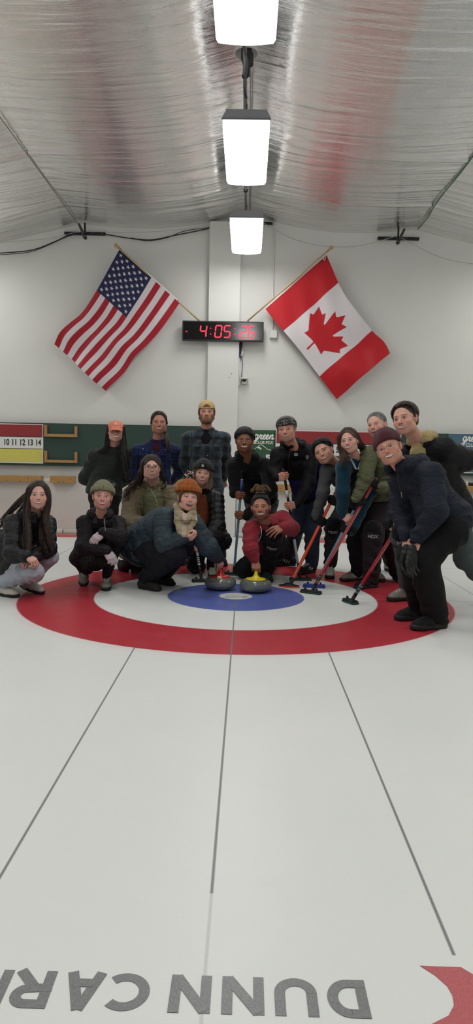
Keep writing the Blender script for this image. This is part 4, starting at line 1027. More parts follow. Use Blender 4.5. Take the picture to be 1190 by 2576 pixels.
def grip(sp, sd, fore, right, s=1.0, thick=.0125):
    "wrist, finger direction and palm normal of a hand closed round a shaft at sp running along sd (towards its top)"
    sd = nrm(sd); z = A(fore) - sd * (A(fore) @ sd); z = nrm(z)
    y = np.cross(sd, z) if right else np.cross(z, sd)     # palm normal, thumb towards the top of the shaft
    w = A(sp) - z * .072 * s - y * (thick + .014) * s
    return w, z, y

def shoe(e, ank, yaw, mu, ms_, ml, size=.27, pitch=0.0, label=None, high=False, stripes=None, floor=True, roll=0.0, thick=.026):
    "ank: the ankle point; yaw: 0 points to the camera, 90 to picture right"
    a = math.radians(yaw); f = A(math.sin(a), -math.cos(a), 0); r = A(f[1], -f[0], 0) * 1.0; u = A(0, 0, 1)
    p = math.radians(pitch); f2 = f * math.cos(p) - u * math.sin(p); u2 = u * math.cos(p) + f * math.sin(p); R = np.stack([r, f2, u2], 1)
    k = size / .27; base = A(ank) - u2 * .085 - f2 * .055 * k + f2 * 0
    if floor:
        toe = base + f2 * .24 * k; low = min(base[2], toe[2]); base = base + A(0, 0, -low + .001) if True else base
    P = lambda x, y, z: base + (R @ A(x * k, y * k, z * k))
    S = Solid(.0042); side = r
    S.cap(P(0, .030, .045), P(0, .055, .045), .037 * k, .037 * k, .03); S.cap(P(0, .03, .04), P(0, .20, .038), .036 * k, .030 * k, .03, side, 1.12)
    S.cap(P(-.004, .14, .034), P(.0, .225, .030), .034 * k, .026 * k, .03, side, 1.28); S.cap(P(0, .055, .05), P(0, .05, .10 if not high else .135), .038 * k, .036 * k, .02)
    S.cap(P(0, .07, .085), P(0, .17, .050), .024 * k, .022 * k, .025, side, 1.1); S.half(P(0, 0, thick * .9), u2)
    if not high: S.ell(P(0, .048, .112), (.030 * k, .040 * k, .022 * k), R, .006, sub=True)
    o = solid(S, 'shoe', mu, e, lambda U, T, Q, I: .0008 * wob(Q, 120)); 
    if label: o['label'] = label
    S = Solid(.0042)
    S.cap(P(0, .036, .02), P(0, .10, .02), .043 * k, .038 * k, .02, side, 1.0); S.cap(P(0, .10, .02), P(0, .215, .02), .038 * k, .040 * k, .02, side, 1.16)
    S.cap(P(0, .2, .02), P(0, .236, .02), .040 * k, .030 * k, .02, side, 1.1); S.half(P(0, 0, .0), u2); S.half(P(0, 0, thick * 1.15), -u2, .006)
    V, F = S.mesh(); obj('sole', V, F, ms_, o)
    if ml is not None:
        parts = []
        for i in range(4):
            y0 = .095 + i * .026; z0 = .1135 - (y0 - .07) * .36
            for s in (-1, 1):
                q = [P(-s * .024, y0, z0 - .008), P(0, y0 + .009, z0 + .0025), P(s * .024, y0 + .018, z0 - .010)]; parts.append(tube(spline(q, 4), .0028 * k, 6))
        for s in (-1, 1):
            parts.append(tube(spline([P(0, .092, .109), P(s * .022, .088, .122), P(s * .036, .098, .108), P(s * .018, .102, .100), P(0, .094, .108)], 5), .0025 * k, 6))
            parts.append(tube(spline([P(0, .092, .109), P(s * .016, .11, .104), P(s * .030, .125, .086)], 5), .0024 * k, 6))
        V, F = join(*parts); obj('laces', V, F, ml, o)
    if stripes is not None:
        parts = []
        for s in (-1, 1):
            for j in range(3):
                y0 = .085 + j * .028; q = [P(s * .0455, y0 + .016, .036), P(s * .043, y0, .052), P(s * .033, y0 - .008, .070)]; parts.append(tube(spline(q, 5), .0042 * k, 6))
        V, F = join(*parts); obj('side_stripes', V, F, stripes, o)
    return o

# ------------------------------------------------------------------ materials for people
def m_hair(name, c1, c2, rough=.42, freq=42):
    t = NT(name); st = t.coord('st'); s = t.sep(st); co = t.coord('Object', (1, 1, .12))
    n = t.noise(340, 3, co); v = t.m2('SINE', t.m2('MULTIPLY', s[1], freq)); n3 = t.noise(18, 3, t.coord())
    h = t.m2('ADD', n, t.m2('MULTIPLY', v, .22))
    c = t.mix(t.m2('MULTIPLY', t.m2('SUBTRACT', t.m2('ADD', n, t.m2('MULTIPLY', n3, .5)), .35), 1.4, clamp=True), c1, c2)
    return t.fin(c, rough, 0, t.bump(h, .8, .005), .5)
def m_plaid(name, base, lines, scale=1.0, rough=.85):
    "lines: (period, offset, width, axis 0 or 1, colour, strength)"
    t = NT(name); co = t.coord('pl'); s = t.sep(co); c = base
    n = t.noise(14, 4, t.coord())
    c = t.mix(t.m2('MULTIPLY', n, .5), base, tuple(x * .6 for x in base[:3]) + (1,))
    for per, off, wd, axk, colr, st in lines:
        q = t.m2('ABSOLUTE', t.m2('SUBTRACT', t.m2('FRACT', t.m2('ADD', t.m2('DIVIDE', s[axk], per), off)), .5))
        m = t.m2('MULTIPLY', t.m2('MULTIPLY', t.m2('SUBTRACT', wd / per / 2, q), per / .0025 * .5, clamp=True), st)
        c = t.mix(m, c, colr)
    w = t.noise(11, 4, t.coord('Object', (1, 1, 2))); b = t.bump(w, .45, .03); b = t.bump(t.noise(700, 1, t.coord()), .2, .001, b)
    return t.fin(c, rough, 0, b, .2, Sheen_Weight=.15)
def m_knit(name, c, n=34, rough=.9):
    t = NT(name); s = t.sep(t.coord('st')); r = t.m2('ABSOLUTE', t.m2('SINE', t.m2('MULTIPLY', s[1], n))); 
    rows = t.m2('ABSOLUTE', t.m2('SINE', t.m2('MULTIPLY', s[0], 900))); no = t.noise(160, 3, t.coord())
    c2 = tuple(x * .55 for x in c[:3]) + (1,)
    col = t.mix(t.m2('MULTIPLY', t.m2('ADD', r, no), .6, clamp=True), c2, c)
    return t.fin(col, rough, 0, t.bump(t.m2('ADD', r, t.m2('MULTIPLY', rows, .25)), .8, .004), .15, Sheen_Weight=.2)
def set_pl(o, V):
    "plaid coordinates: metres across and up the cloth"
    a = o.data.attributes.new('pl', 'FLOAT_VECTOR', 'POINT'); a.data.foreach_set('vector', V.astype(f32).ravel())
mskin = m_vcol('skin', .48, .35, .10)
Mw = dict(
    shoe_blk=m_cloth('black_shoe_knit', rgb(24, 24, 26), .8, 600), sole_blk=m_plain('black_sole', rgb(20, 20, 21), .7, bump=.2), lace_blk=m_plain('black_laces', rgb(26, 26, 28), .8),
    shoe_wht=m_cloth('white_leather', rgb(190, 184, 176), .55, 300, bump=.1), lace_wht=m_plain('white_laces', rgb(214, 212, 206), .8), shoe_gry=m_cloth('grey_shoe_fabric', rgb(128, 126, 118), .7, 500), shoe_sage=m_cloth('sage_shoe_fabric', rgb(126, 128, 116), .7, 500),
    shoe_olive=m_cloth('dark_olive_leather', rgb(46, 42, 34), .65, 300), shoe_teal=m_cloth('dark_teal_knit', rgb(34, 48, 52), .8, 600), shoe_beige=m_cloth('beige_shoe_fabric', rgb(158, 154, 140), .75, 500), stripe_wht=m_plain('white_stripes', rgb(206, 206, 200), .6))
GLB = m_cloth('black_glove_knit', rgb(17, 17, 18), .8, 900)

class Person:
    """J holds the joints as points in the hall; a = the arm and leg at picture left, b = picture right"""
    def __init__(s, label, J, face, build=1.0, fem=0, seed=1.0, hs=1.0):
        s.label, s.J, s.face, s.b, s.fem, s.seed, s.hs = label, {k: A(v) for k, v in J.items()}, face, build, fem, seed, hs
        s.wx = face.get('wide', 1.09); s.back = face.get('back', 0.0)
        s.R = head_frame(s.J['head'], *face.get('turn', (0, 0, 0))); s.hands = []; s.gl = []
    def loc(s, p): return (A(p) - s.J['head']) @ s.R / (A(s.wx, 1, 1) * s.hs)
    def wor(s, V): return s.J['head'] + (np.asarray(V) * (A(s.wx, 1, 1) * s.hs)) @ s.R.T
    def hand(s, side, w, z, pn, curl, thumb=.5, spread=.06, glove=None, size=1.0):
        s.J['w' + side] = A(w); s.hands.append((side, A(w), A(z), A(pn), curl, thumb, spread, glove, size))
    def body(s):
        J, b = s.J, s.b; V, F, C = build_head(dict(s.face, fem=s.fem, seed=s.seed), s.loc(J['neck'] - A(0, 0, .03)))
        Vs, Fs, Cs, n = [s.wor(V)], [F], [C], len(V); sk = L3(s.face.get('skin', (206, 160, 142)))
        sd = nrm(J['sa'] - J['sb']); P, N = J['pel'], J['neck']; ch = lerp(P, N, .68)
        S = Solid(.014); bk = nrm(np.cross(N - P, sd)); bk = bk * (1 if bk @ A(0, 1, .6) > 0 else -1) * s.back
        S.chain([lerp(P, N, .05), lerp(P, N, .35) + bk * .7, ch + bk, lerp(P, N, .92) + bk * .3], [.085 * b, .08 * b, .088 * b, .05 * b], .05, sd, 1.35)
        S.cap(lerp(P, N, .92), J['sa'], .045, .045, .04).cap(lerp(P, N, .92), J['sb'], .045, .045, .04); S.cap(lerp(P, N, .85), N, .05, .05, .03)
        for q in 'ab':
            S.chain([J['s' + q], J['e' + q], J['w' + q]], [.042, .034, .024], .03); S.chain([J['h' + q], J['k' + q], J['f' + q]], [.065 * b, .045, .033], .04)
            S.cap(P, J['h' + q], .08, .07, .04)
        V, F = S.mesh(); Vs.append(V); Fs.append(F + n); n += len(V); Cs.append(np.tile(sk, (len(V), 1)))
        for side, w, z, pn, curl, th, sp, gl, size in s.hands:
            S = Solid(.003); hand_ops(S, w, z, pn, side == 'a', curl, th, sp, size * (.92 if s.fem else 1.0)); fa = nrm(J['e' + side] - w)
            S.cap(w - nrm(z) * .012, w + fa * .09, .0235 * (.9 if s.fem else 1), .030, .012)
            V, F = S.mesh(); Vs.append(V); Fs.append(F + n); n += len(V); hc = L3(s.face.get('hand', s.face.get('skin', (206, 160, 142))))
            c = np.tile(hc, (len(V), 1)); dist = (V - w) @ nrm(z); c = mixc(c, sm((dist - .075) / .05) * .35 + .12 * (wob(V, 120) + 1), hc * A(1.02, .72, .68)); Cs.append(c)
        V, F, C = np.concatenate(Vs), np.concatenate(Fs), np.concatenate(Cs)
        org = A(P[0], P[1], 0)
        s.o = obj('person', V, F, mskin, cols=C, origin=org); tag(s.o, s.label, 'person', 'curlers posing round the house')
        for side, w, z, pn, curl, th, sp, gl, size in s.hands:
            if gl is None: continue
            S = Solid(.0034); hand_ops(S, w, z, pn, side == 'a', curl, th, sp, size * (.92 if s.fem else 1.0), 1.0, .008, .0032); fa = nrm(J['e' + side] - w)
            S.cap(w - nrm(z) * .012, w + fa * .045, .032, .034, .014); solid(S, 'glove', gl, s.o, lambda U, T, Q, I: .0008 * wob(Q, 150))
        return s
    def top(s, m, c=.018, name='jacket', disp=None, loose=1.0, arm=1.0, hem=.10, hemr=1.0, res=.0075, back=0.0, cuts=(), extra=None, width=1.36, sl=(True, True), cuff=True, cuffm=None, cufflen=.05, flare=0, st=None, hemd=None, neckr=.062):
        J, b = s.J, s.b; sd = nrm(J['sa'] - J['sb']); P, N = J['pel'], J['neck']; ax = nrm(N - P)
        S = Solid(res); bk = nrm(np.cross(ax, sd)); bk = bk * (1 if bk @ (A(0, 1, .6)) > 0 else -1)
        hd = ax * -1 if hemd is None else nrm(hemd)
        p0 = P + hd * hem; p1 = lerp(P, N, .30) + bk * back * .7; p2 = lerp(P, N, .66) + bk * back; p3 = lerp(P, N, .90) + bk * back * .4
        r0 = (.112 if s.fem else .108) * b * hemr + c; S.chain([p0, P, p1, p2, p3], [r0 + flare, r0, .092 * b * loose + c, .100 * b + c, .062 * b + c], .05, sd, [width, width, width, width])
        S.cap(p3, J['sa'], .052 * b + c * .7, .052 * b + c * .8, .05).cap(p3, J['sb'], .052 * b + c * .7, .052 * b + c * .8, .05)
        S.cap(p3, N, neckr, neckr * .95, .03)
        for q in 'ab':
            if not sl[q == 'b']: continue
            e_, w = J['e' + q], J['w' + q]; d = nrm(w - e_); wend = w - d * .005
            S.chain([J['s' + q], e_], [(.052 * arm * b + c * .9), (.043 * arm + c * .95)], .028); S.chain([e_, wend], [.043 * arm + c * .95, .031 * arm + c * .55], .028, u0=.3)
        if extra: extra(S)
        for cu in cuts: cu(S)
        S.half(p0, -hd, .012)
        for q in 'ab':
            if sl[q == 'b']: pass
        if disp is None: disp = d_fold(.0045, .11, s.seed)
        o = solid(S, name, m, s.o, disp)
        if cuff:
            for q in 'ab':
                if not sl[q == 'b']: continue
                e_, w = J['e' + q], J['w' + q]; d = nrm(w - e_); r = .031 * arm + c * .55
                obj('cuff', *tube([w - d * cufflen, w - d * (cufflen - .006), w - d * .004, w + d * .006, w + d * .007], [r * .9, r * 1.03, r * 1.0, r * .95, r * .5], 22), cuffm or m, o)
        s.jk = o; s.jks = S; return o
    def hood(s, m, r=.036, w=.11, up=.02, inner=None, fwd=.03, name='hood', back=.05, h=.02):
        "a hood lying round the neck"
        N = s.J['neck']; sd = nrm(s.J['sa'] - s.J['sb']); f = nrm(np.cross(sd, A(0, 0, 1))); f = f if f @ (CC - N) > 0 else -f
        S = Solid(.006)
        ring = [N + sd * w * .82 * math.sin(t) + f * (w * .75 * math.cos(t) + (.0 if math.cos(t) > 0 else 0)) + A(0, 0, up - .035 * max(0, math.cos(t)) + h * max(0, -math.cos(t))) for t in np.linspace(-2.75, 2.75, 15)]
        ring = ring[::1]
        rr = [r * (.55 + .6 * abs(math.sin(t / 2)) ** 1.2) for t in np.linspace(-2.75, 2.75, 15)]
        # back of the neck is where cos is -1: thick; front is open
        back_ = [N + sd * w * .8 * math.sin(t) - f * (w * .8 * math.cos(t)) + A(0, 0, up + h * math.cos(t)) for t in np.linspace(-2.3, 2.3, 13)]
        S.chain(back_, [r * (1.15 * math.cos(t / 3.2)) for t in np.linspace(-2.3, 2.3, 13)], .02)
        S.ell(N - f * (w * .95) + A(0, 0, -.03), (w * .95, back, .07), np.stack([sd, f, np.cross(sd, f)], 1), .04)
        return solid(S, name, m, s.jk, d_fold(.005, .09, s.seed + 2))
    def collar(s, m, r=.012, w=.075, hgt=.05, gap=.5, name='collar', lean=0):
        N = s.J['neck']; sd = nrm(s.J['sa'] - s.J['sb']); f = nrm(np.cross(sd, A(0, 0, 1))); f = f if f @ (CC - N) > 0 else -f
        S = Solid(.005); th = np.linspace(-math.pi + gap, math.pi - gap, 15)
        lo = [N + sd * w * math.sin(t) - f * (w * .92 * math.cos(t) - .01) + A(0, 0, -.03 + .02 * math.cos(t)) for t in th]
        hi = [q + A(0, 0, hgt) + (q - N) * A(.12, .12, 0) for q in lo]
        for a, b in zip(lo, hi): S.cap(a, b, r, r * .7, .012)
        for i in range(14): S.cap(hi[i], hi[i + 1], r * .75, k=.01); S.cap(lo[i], lo[i + 1], r, k=.01); S.cap(lerp(lo[i], hi[i], .5), lerp(lo[i + 1], hi[i + 1], .5), r * .9, k=.01)
        return solid(S, name, m, s.jk, d_fold(.0015, .06, s.seed))
    def trousers(s, m, c=.012, disp=None, thigh=.082, knee=.060, hem=.055, res=.0085, name='trousers', cut=.02, legs='ab', seat=.105):
        J, b = s.J, s.b; S = Solid(res); sd = nrm(J['ha'] - J['hb'])
        S.cap(J['ha'], J['hb'], seat * b + c * .5, k=.05); S.cap(lerp(J['ha'], J['hb'], .5), J['pel'], seat * b, seat * .95 * b, .05, sd, 1.25)
        for q in legs:
            h_, k_, f_ = J['h' + q], J['k' + q], J['f' + q]; d = nrm(f_ - k_)
            S.chain([h_, k_], [thigh * b + c, knee + c], .04); S.chain([k_, f_ + d * .0], [knee + c, hem + c * .4], .04, u0=.42)
        V, F = S.mesh()
        U, T, I = S.uv(V); dd = (disp or d_fold(.0055, .12, s.seed + 5))(U, T, V, I); V = V + vnormals(V, F) * dd[:, None]
        o = obj(name, V, F, m, s.o, st=np.stack([U, T, I], 1)); s.tr = o; return o
    def kneepad(s, q, m, txt=True, r=.078):
        J = s.J; k_, f_, h_ = J['k' + q], J['f' + q], J['h' + q]; d = nrm(f_ - k_); S = Solid(.005)
        front = nrm(nrm(k_ - h_) - d); front = nrm(front + nrm(CC - k_) * .6); front = nrm(front - d * (front @ d))
        S.chain([k_ - d * .07 + front * .004, k_, k_ + d * .10], [r * .95, r, r * .86], .03); S.ell(k_ + front * .035 + d * .01, (.052, .045, .085), frame(d, front)[:, [1, 0, 2]], .03)
        o = solid(S, 'knee_pad', m, s.tr, d_fold(.0012, .05))
        if txt:
            n_ = nrm(nrm(CC - k_) - d * (nrm(CC - k_) @ d)); up = -d; c = k_ - d * .03 + n_ * (r + .024)
            V, F = text('HDX', .042, c, np.cross(up, n_), up, .0016, .0014, 1.0)
            # wrap the letters round the pad
            x = (V - c) @ np.cross(up, n_); V = V - n_[None] * (x ** 2 / (2 * r))[:, None]
            obj('printed_letters', V, F, m_plain('grey_print', rgb(150, 150, 150), .6), o, smooth=False)
        return o
    # ---------- hair and hats, in the frame of the head
    def hsolid(s, S, name, m, disp=None, parent=None):
        V, F = S.mesh(); U, T, I = S.uv(V); T = np.where(T == 0, np.arctan2(V[:, 0], V[:, 1] + .02), T)
        if disp is not None: V = V + vnormals(V, F) * disp(U, T, V, I)[:, None]
        return obj(name, s.wor(V), F, m, parent or s.o, st=np.stack([U, T, I], 1))
    def hair_cap(s, S, t=.010, line=.066, side=.0, back=-.06, fr=1.0, temple=.070):
        S.ell((0, -.016, .036), (.0745 + t, .092 + t, .082 + t), k=.01)
        S.ell((0, -.045, -.02), (.070 + t * .8, .062 + t, .075), k=.03)
        S.ell((0, .110, line - .098), (temple, .085, .092), k=.012, sub=True)
        for q in (-1, 1): S.ell((q * .075, .035, -.05), (.04, .045, .055 + side), k=.012, sub=True)
        S.half((0, 0, back), (0, .0, 1), .01)
    def strands(s, S, n, rng, front=24, side=-12, back=-48, t=.010, r=.0055, sweep=0, lift=.0, lo=-180, hi=180, el0=84, jit=4):
        "short or combed hair: many thin locks lying along the skull"
        for i in range(n):
            az = rng.uniform(lo, hi); e1 = np.interp(abs(az), [0, 40, 60, 80, 105, 180], [front, front - 1, front * .62, side, side - 14, back]) + rng.uniform(-jit, jit)
            a0 = az * .55 + sweep + rng.uniform(-12, 12); Q = []; lay = t * rng.uniform(.35, 1.0)
            for j in range(6):
                q = j / 5; el = math.radians(el0 + (e1 - el0) * q); a = math.radians(a0 + (az - a0) * q); tt = lay + lift * math.sin(q * 2.6) + rng.uniform(-.0015, .0015)
                Q.append((( .0745 + tt) * math.cos(el) * math.sin(a), -.016 + (.092 + tt) * math.cos(el) * math.cos(a), .036 + (.082 + tt) * math.sin(el)))
            S.chain(Q, [r, r * 1.1, r * 1.1, r, r * .85, r * .4], .0018, u0=rng.uniform(0, 9))
    def locks(s, S, roots, drop, n, rng, r=.009, spread=.012, wave=.006, k=.006, tip=.35, seg=5):
        "roots -> way points in the frame of the head; each lock follows them with its own offset"
        W = [A(p) for p in roots] + [A(p) for p in drop]
        for i in range(n):
            off = rng.normal(0, 1, 3) * spread; ph = rng.uniform(0, 6.28); P = spline(W, 3); m_ = len(P); L = rng.uniform(.82, 1.0)
            mm = max(4, int(m_ * L)); Q = [P[j] + off * (.45 + .55 * j / m_) + A(math.sin(ph + j * .9), math.cos(ph * 1.3 + j * .7), 0) * wave * j / m_ for j in range(mm)]
            S.chain(Q, [r * (1 - (1 - tip) * (j / (mm - 1)) ** 2) for j in range(mm)], k, u0=ph)
    def beanie(s, m, h=.115, rim=.030, tilt=14, t=.012, n=30, amp=.0022, cuff=True, cuffm=None, slouch=0.0, name='beanie', rimh=.042):
        ti = math.radians(tilt); R = np.array([[1, 0, 0], [0, math.cos(ti), -math.sin(ti)], [0, math.sin(ti), math.cos(ti)]]) 
        S = Solid(.0036); top = (0, -.016 - slouch, .036 + .0)
        S.ell((0, -.018 - slouch * .5, .040), (.078 + t, .096 + t, h), R, k=.01)
        S.half(A(0, 0, rim), R[:, 2] if tilt else (0, 0, 1), .006)
        def dp(U, T, P, I):
            ph = np.arctan2(P[:, 0], P[:, 1] + .02); return amp * np.cos(ph * n) * sm((.155 - P[:, 2]) / .05) + .001 * wob(P, 80)
        V, F = S.mesh(); V = V + vnormals(V, F) * dp(0, 0, V, 0)[:, None]; ph = np.arctan2(V[:, 0], V[:, 1] + .02); P0 = np.stack([V[:, 2], ph, 0 * ph], 1)
        o = obj(name, s.wor(V), F, m, s.o, st=P0)
        if cuff:
            a = .080 + t + .003; bb = .098 + t + .003; th = np.linspace(0, 2 * math.pi, 97)[:-1]; prof_ = [(-.004, 0), (.004, -.003), (.0065, .006), (.0065, rimh - .010), (.003, rimh), (-.006, rimh + .002)]
            V, st = [], []
            for tt in th:
                for dr, dz in prof_:
                    rr = 1 + (dr + amp * .8 * math.cos(tt * n)) / .09; k_ = math.sqrt(max(.1, 1 - ((dz + .0) / (h * 1.25)) ** 2)) if dz > 0 else 1
                    q = A(a * math.sin(tt) * rr * k_, bb * math.cos(tt) * rr * k_, dz); V.append(A(0, -.018, rim) + (R.T * 0 + np.array([[1, 0, 0], [0, math.cos(ti), math.sin(ti) * -1], [0, math.sin(ti), math.cos(ti)]])) @ q); st.append((dz, tt, 1))
            k6 = len(prof_); F = [[i * k6 + j, i * k6 + j + 1, ((i + 1) % 96) * k6 + j + 1, ((i + 1) % 96) * k6 + j] for i in range(96) for j in range(k6 - 1)]
            obj('cuff', s.wor(V), F, cuffm or m, o, st=st)
        s.hat = o; return o
    def glasses(s, m, w=.0255, h=.019, th=.0016, square=.5, z=-.002, tint=None):
        parts = []; y0 = .1035
        for q in (-1, 1):
            c = A(q * .0325, y0, z); P = []
            for a in np.linspace(0, 2 * math.pi, 33)[:-1]:
                ca_, sa_ = math.cos(a), math.sin(a); e_ = 2 / (2 + square * 2)
                x = math.copysign(abs(ca_) ** e_, ca_) * w; zz = math.copysign(abs(sa_) ** e_, sa_) * h; P.append(c + A(x, -abs(c[0] + x) ** 2 * 3.2 + .003, zz))
            parts.append(tube(P, th, 8, closed=True))
            parts.append(tube(spline([A(q * (.0325 + w), y0 - .010, z + .005), A(q * .070, .075, z + .006), A(q * .079, .03, z + .003), A(q * .082, -.005, z + .004)], 6), th * .95, 8))
        parts.append(tube(spline([A(-.0075, y0 + .003, z + .003), A(0, y0 + .006, z + .0055), A(.0075, y0 + .003, z + .003)], 5), th, 8))
        V, F = join(*parts); return obj('glasses', s.wor(V), F, m, s.o)
def patch(person, c_local, VF, m, name, parent, R=None):
    V, F = VF; V = np.asarray(V); return obj(name, person.wor(V + A(c_local)), F, m, parent, smooth=False)
def trefoil(sz=.011):
    "three rounded leaves over three bars, facing +y"
    parts = []
    for a in (-.62, 0, .62):
        P = [(0, 0), (-.30, .45), (-.22, .95), (0, 1.2), (.22, .95), (.30, .45)]
        V = [((x * math.cos(a) + y * math.sin(a)) * sz, yy, (y * math.cos(a) - x * math.sin(a)) * sz) for yy in (0, .0012) for x, y in P]
        parts.append((np.array(V), [[5, 4, 3, 2, 1, 0][::-1], [6, 7, 8, 9, 10, 11][::-1]] + [[i, (i + 1) % 6, (i + 1) % 6 + 6, i + 6] for i in range(6)]))
    for k in range(2): parts.append(box(-sz * (.9 - .1 * k), sz * (.9 - .1 * k), 0, .0012, -sz * (.34 + .34 * k), -sz * (.14 + .34 * k)))
    return join(*parts)
def decal(pos, nrm_, up, VF, m, name, parent):
    n = nrm(nrm_); u = nrm(A(up) - n * (A(up) @ n)); R = np.stack([np.cross(n, u) * 1.0, n, u], 1); R[:, 0] = np.cross(n, u)
    V, F = VF; return obj(name, A(pos) + np.asarray(V) @ R.T, F, m, parent, smooth=False)
def zipper(s, pts, parent, m, r=.0022, name='zip'):
    return obj(name, *tube(spline(pts, 8), r, 6), m, parent)
# ================================================================== brooms in the players' hands
def JP(**k): return {a: at(*v) for a, v in k.items()}
mwhite_b = m_plain('white_band', rgb(206, 206, 206), .4); mteal_b = m_plain('teal_band', rgb(60, 120, 116), .4)
B = {
 1: (at(489, 1345, .80), onz(508, 1464, .0)), 2: (at(609, 1205, .93), onz(588, 1447, 0)), 3: (at(713, 1180, .80), onz(756, 1460, 0)), 4: (at(846, 1236, .66), onz(727, 1477, 0)),
 5: (at(890, 1284, .42), onz(790, 1478, 0)), 6: (at(947, 1203, .40), onz(782, 1493, 0)), 7: (at(1005, 1319, -.28), onz(881, 1517, 0))}
def on(i, y):
    "the point of shaft i seen at picture height y"
    a, b = B[i]
    def py(p): q = p - CC; return 1288 - CF * (q @ CU) / (q @ CFW)
    lo, hi = 0., 1.
    for _ in range(30):
        m = (lo + hi) / 2
        if py(lerp(a, b, m)) < y: lo = m
        else: hi = m
    return lerp(a, b, lo)
def sdir(i): return nrm(B[i][0] - B[i][1])
broom(*B[1], (1, .12), [mwhl], 'white curling broom with black bands behind the red handled stone', bands=((.0, .22, mblk), (.22, .26, mwhite_b), (.28, .30, mblk), (.33, .35, mblk), (.38, .40, mblk), (.43, .46, mblk), (.62, .64, mblk)), pad='green')
broom(*B[2], (1, -.05), [mlbl, mnav], 'pale blue curling broom held behind the man in the red hoodie', grip=(.80, .99), pad='green')
broom(*B[3], (1, -.02), [mblk], 'black curling broom with white bands held by the grey bearded man', bands=((.10, .33, mwhite_b), (.73, .80, mwhite_b)), head=(.22, .065, .03))
broom(*B[4], (1, -.22), [morange], 'orange curling broom with a flat black and orange head', r=.0145, pad='red', wedge=True, bands=((.0, .012, mdark), (.965, 1.0, mdark)))
broom(*B[5], (1, -.15), [mlbl], 'pale blue curling broom with a blue head', pad='blue', head=(.21, .06, .032))
broom(*B[6], (.85, -.5), [mred2], 'crimson curling broom crossing in front of the blue headed one', r=.0150, bands=((.0, .10, mblk), (.02, .05, m_plain('pink_band', rgb(200, 120, 110), .4))))
broom(*B[7], (.45, -.9), [mred2], 'crimson curling broom nearest the camera with white and teal bands', r=.0150, head=(.16, .07, .032), bands=((.0, .16, mblk), (.04, .06, mwhite_b), (.07, .085, mteal_b), (.09, .105, mwhite_b), (.115, .13, mteal_b), (.13, .145, mwhite_b)))

def shaft_marks(i, t0, t1, n, m, side=.6):
    a, b = B[i]; d = nrm(a - b); c = lerp(b, a, .5); tc = nrm(CC - c); tc = nrm(tc - d * (tc @ d)); s_ = np.cross(d, tc); nn = nrm(tc + s_ * side); w = np.cross(d, nn); P = []
    rng = np.random.RandomState(i)
    for k in range(n): P.append(lerp(b, a, t0 + (t1 - t0) * (k + rng.uniform(-.2, .2)) / n) + nn * .0155 + w * rng.uniform(.0012, .0042) * (1 if k % 2 else -1))
    br = [o for o in bpy.data.objects if o.name == ('curling_broom' if i == 1 else 'curling_broom.%03d' % (i - 1))][0]
    obj('shaft_print', *tube(spline(P, 3), .0012, 5), m, br)
shaft_marks(6, .30, .74, 46, mwhl); shaft_marks(7, .42, .97, 52, mwhl); shaft_marks(4, .10, .26, 24, mwhl, -.4); shaft_marks(5, .30, .85, 50, mwhl, .3)
M_BLKPANT = m_cloth('black_trouser_cloth', rgb(17, 17, 19), .85, 800); M_PUFF = m_cloth('black_puffer_nylon', rgb(19, 19, 23), .5, 1400, foldamp=.6, spec=.35)
M_BLKFLEECE = m_cloth('black_fleece', rgb(15, 15, 17), .95, 700, sheen=.1); M_DENIM = m_cloth('dark_denim', rgb(34, 42, 56), .85, 900, var=.3); M_LDENIM = m_cloth('washed_denim', rgb(158, 164, 174), .85, 900, var=.16)
M_ZIP = m_plain('zip_metal', rgb(150, 150, 150), .35, .8)
H_BRN = m_hair('dark_brown_hair', rgb(20, 15, 13), rgb(70, 52, 42)); H_BLK = m_hair('black_hair', rgb(9, 8, 8), rgb(40, 35, 33)); H_MID = m_hair('brown_hair', rgb(48, 34, 26), rgb(92, 68, 52))
H_LB = m_hair('light_brown_hair', rgb(70, 54, 40), rgb(132, 108, 84)); H_GREY = m_hair('grey_hair', rgb(78, 76, 74), rgb(150, 148, 144)); H_GING = m_hair('auburn_hair', rgb(78, 48, 30), rgb(128, 88, 60)); H_ROPE = m_hair('tan_dreadlocks', rgb(72, 50, 30), rgb(146, 108, 68), .7)

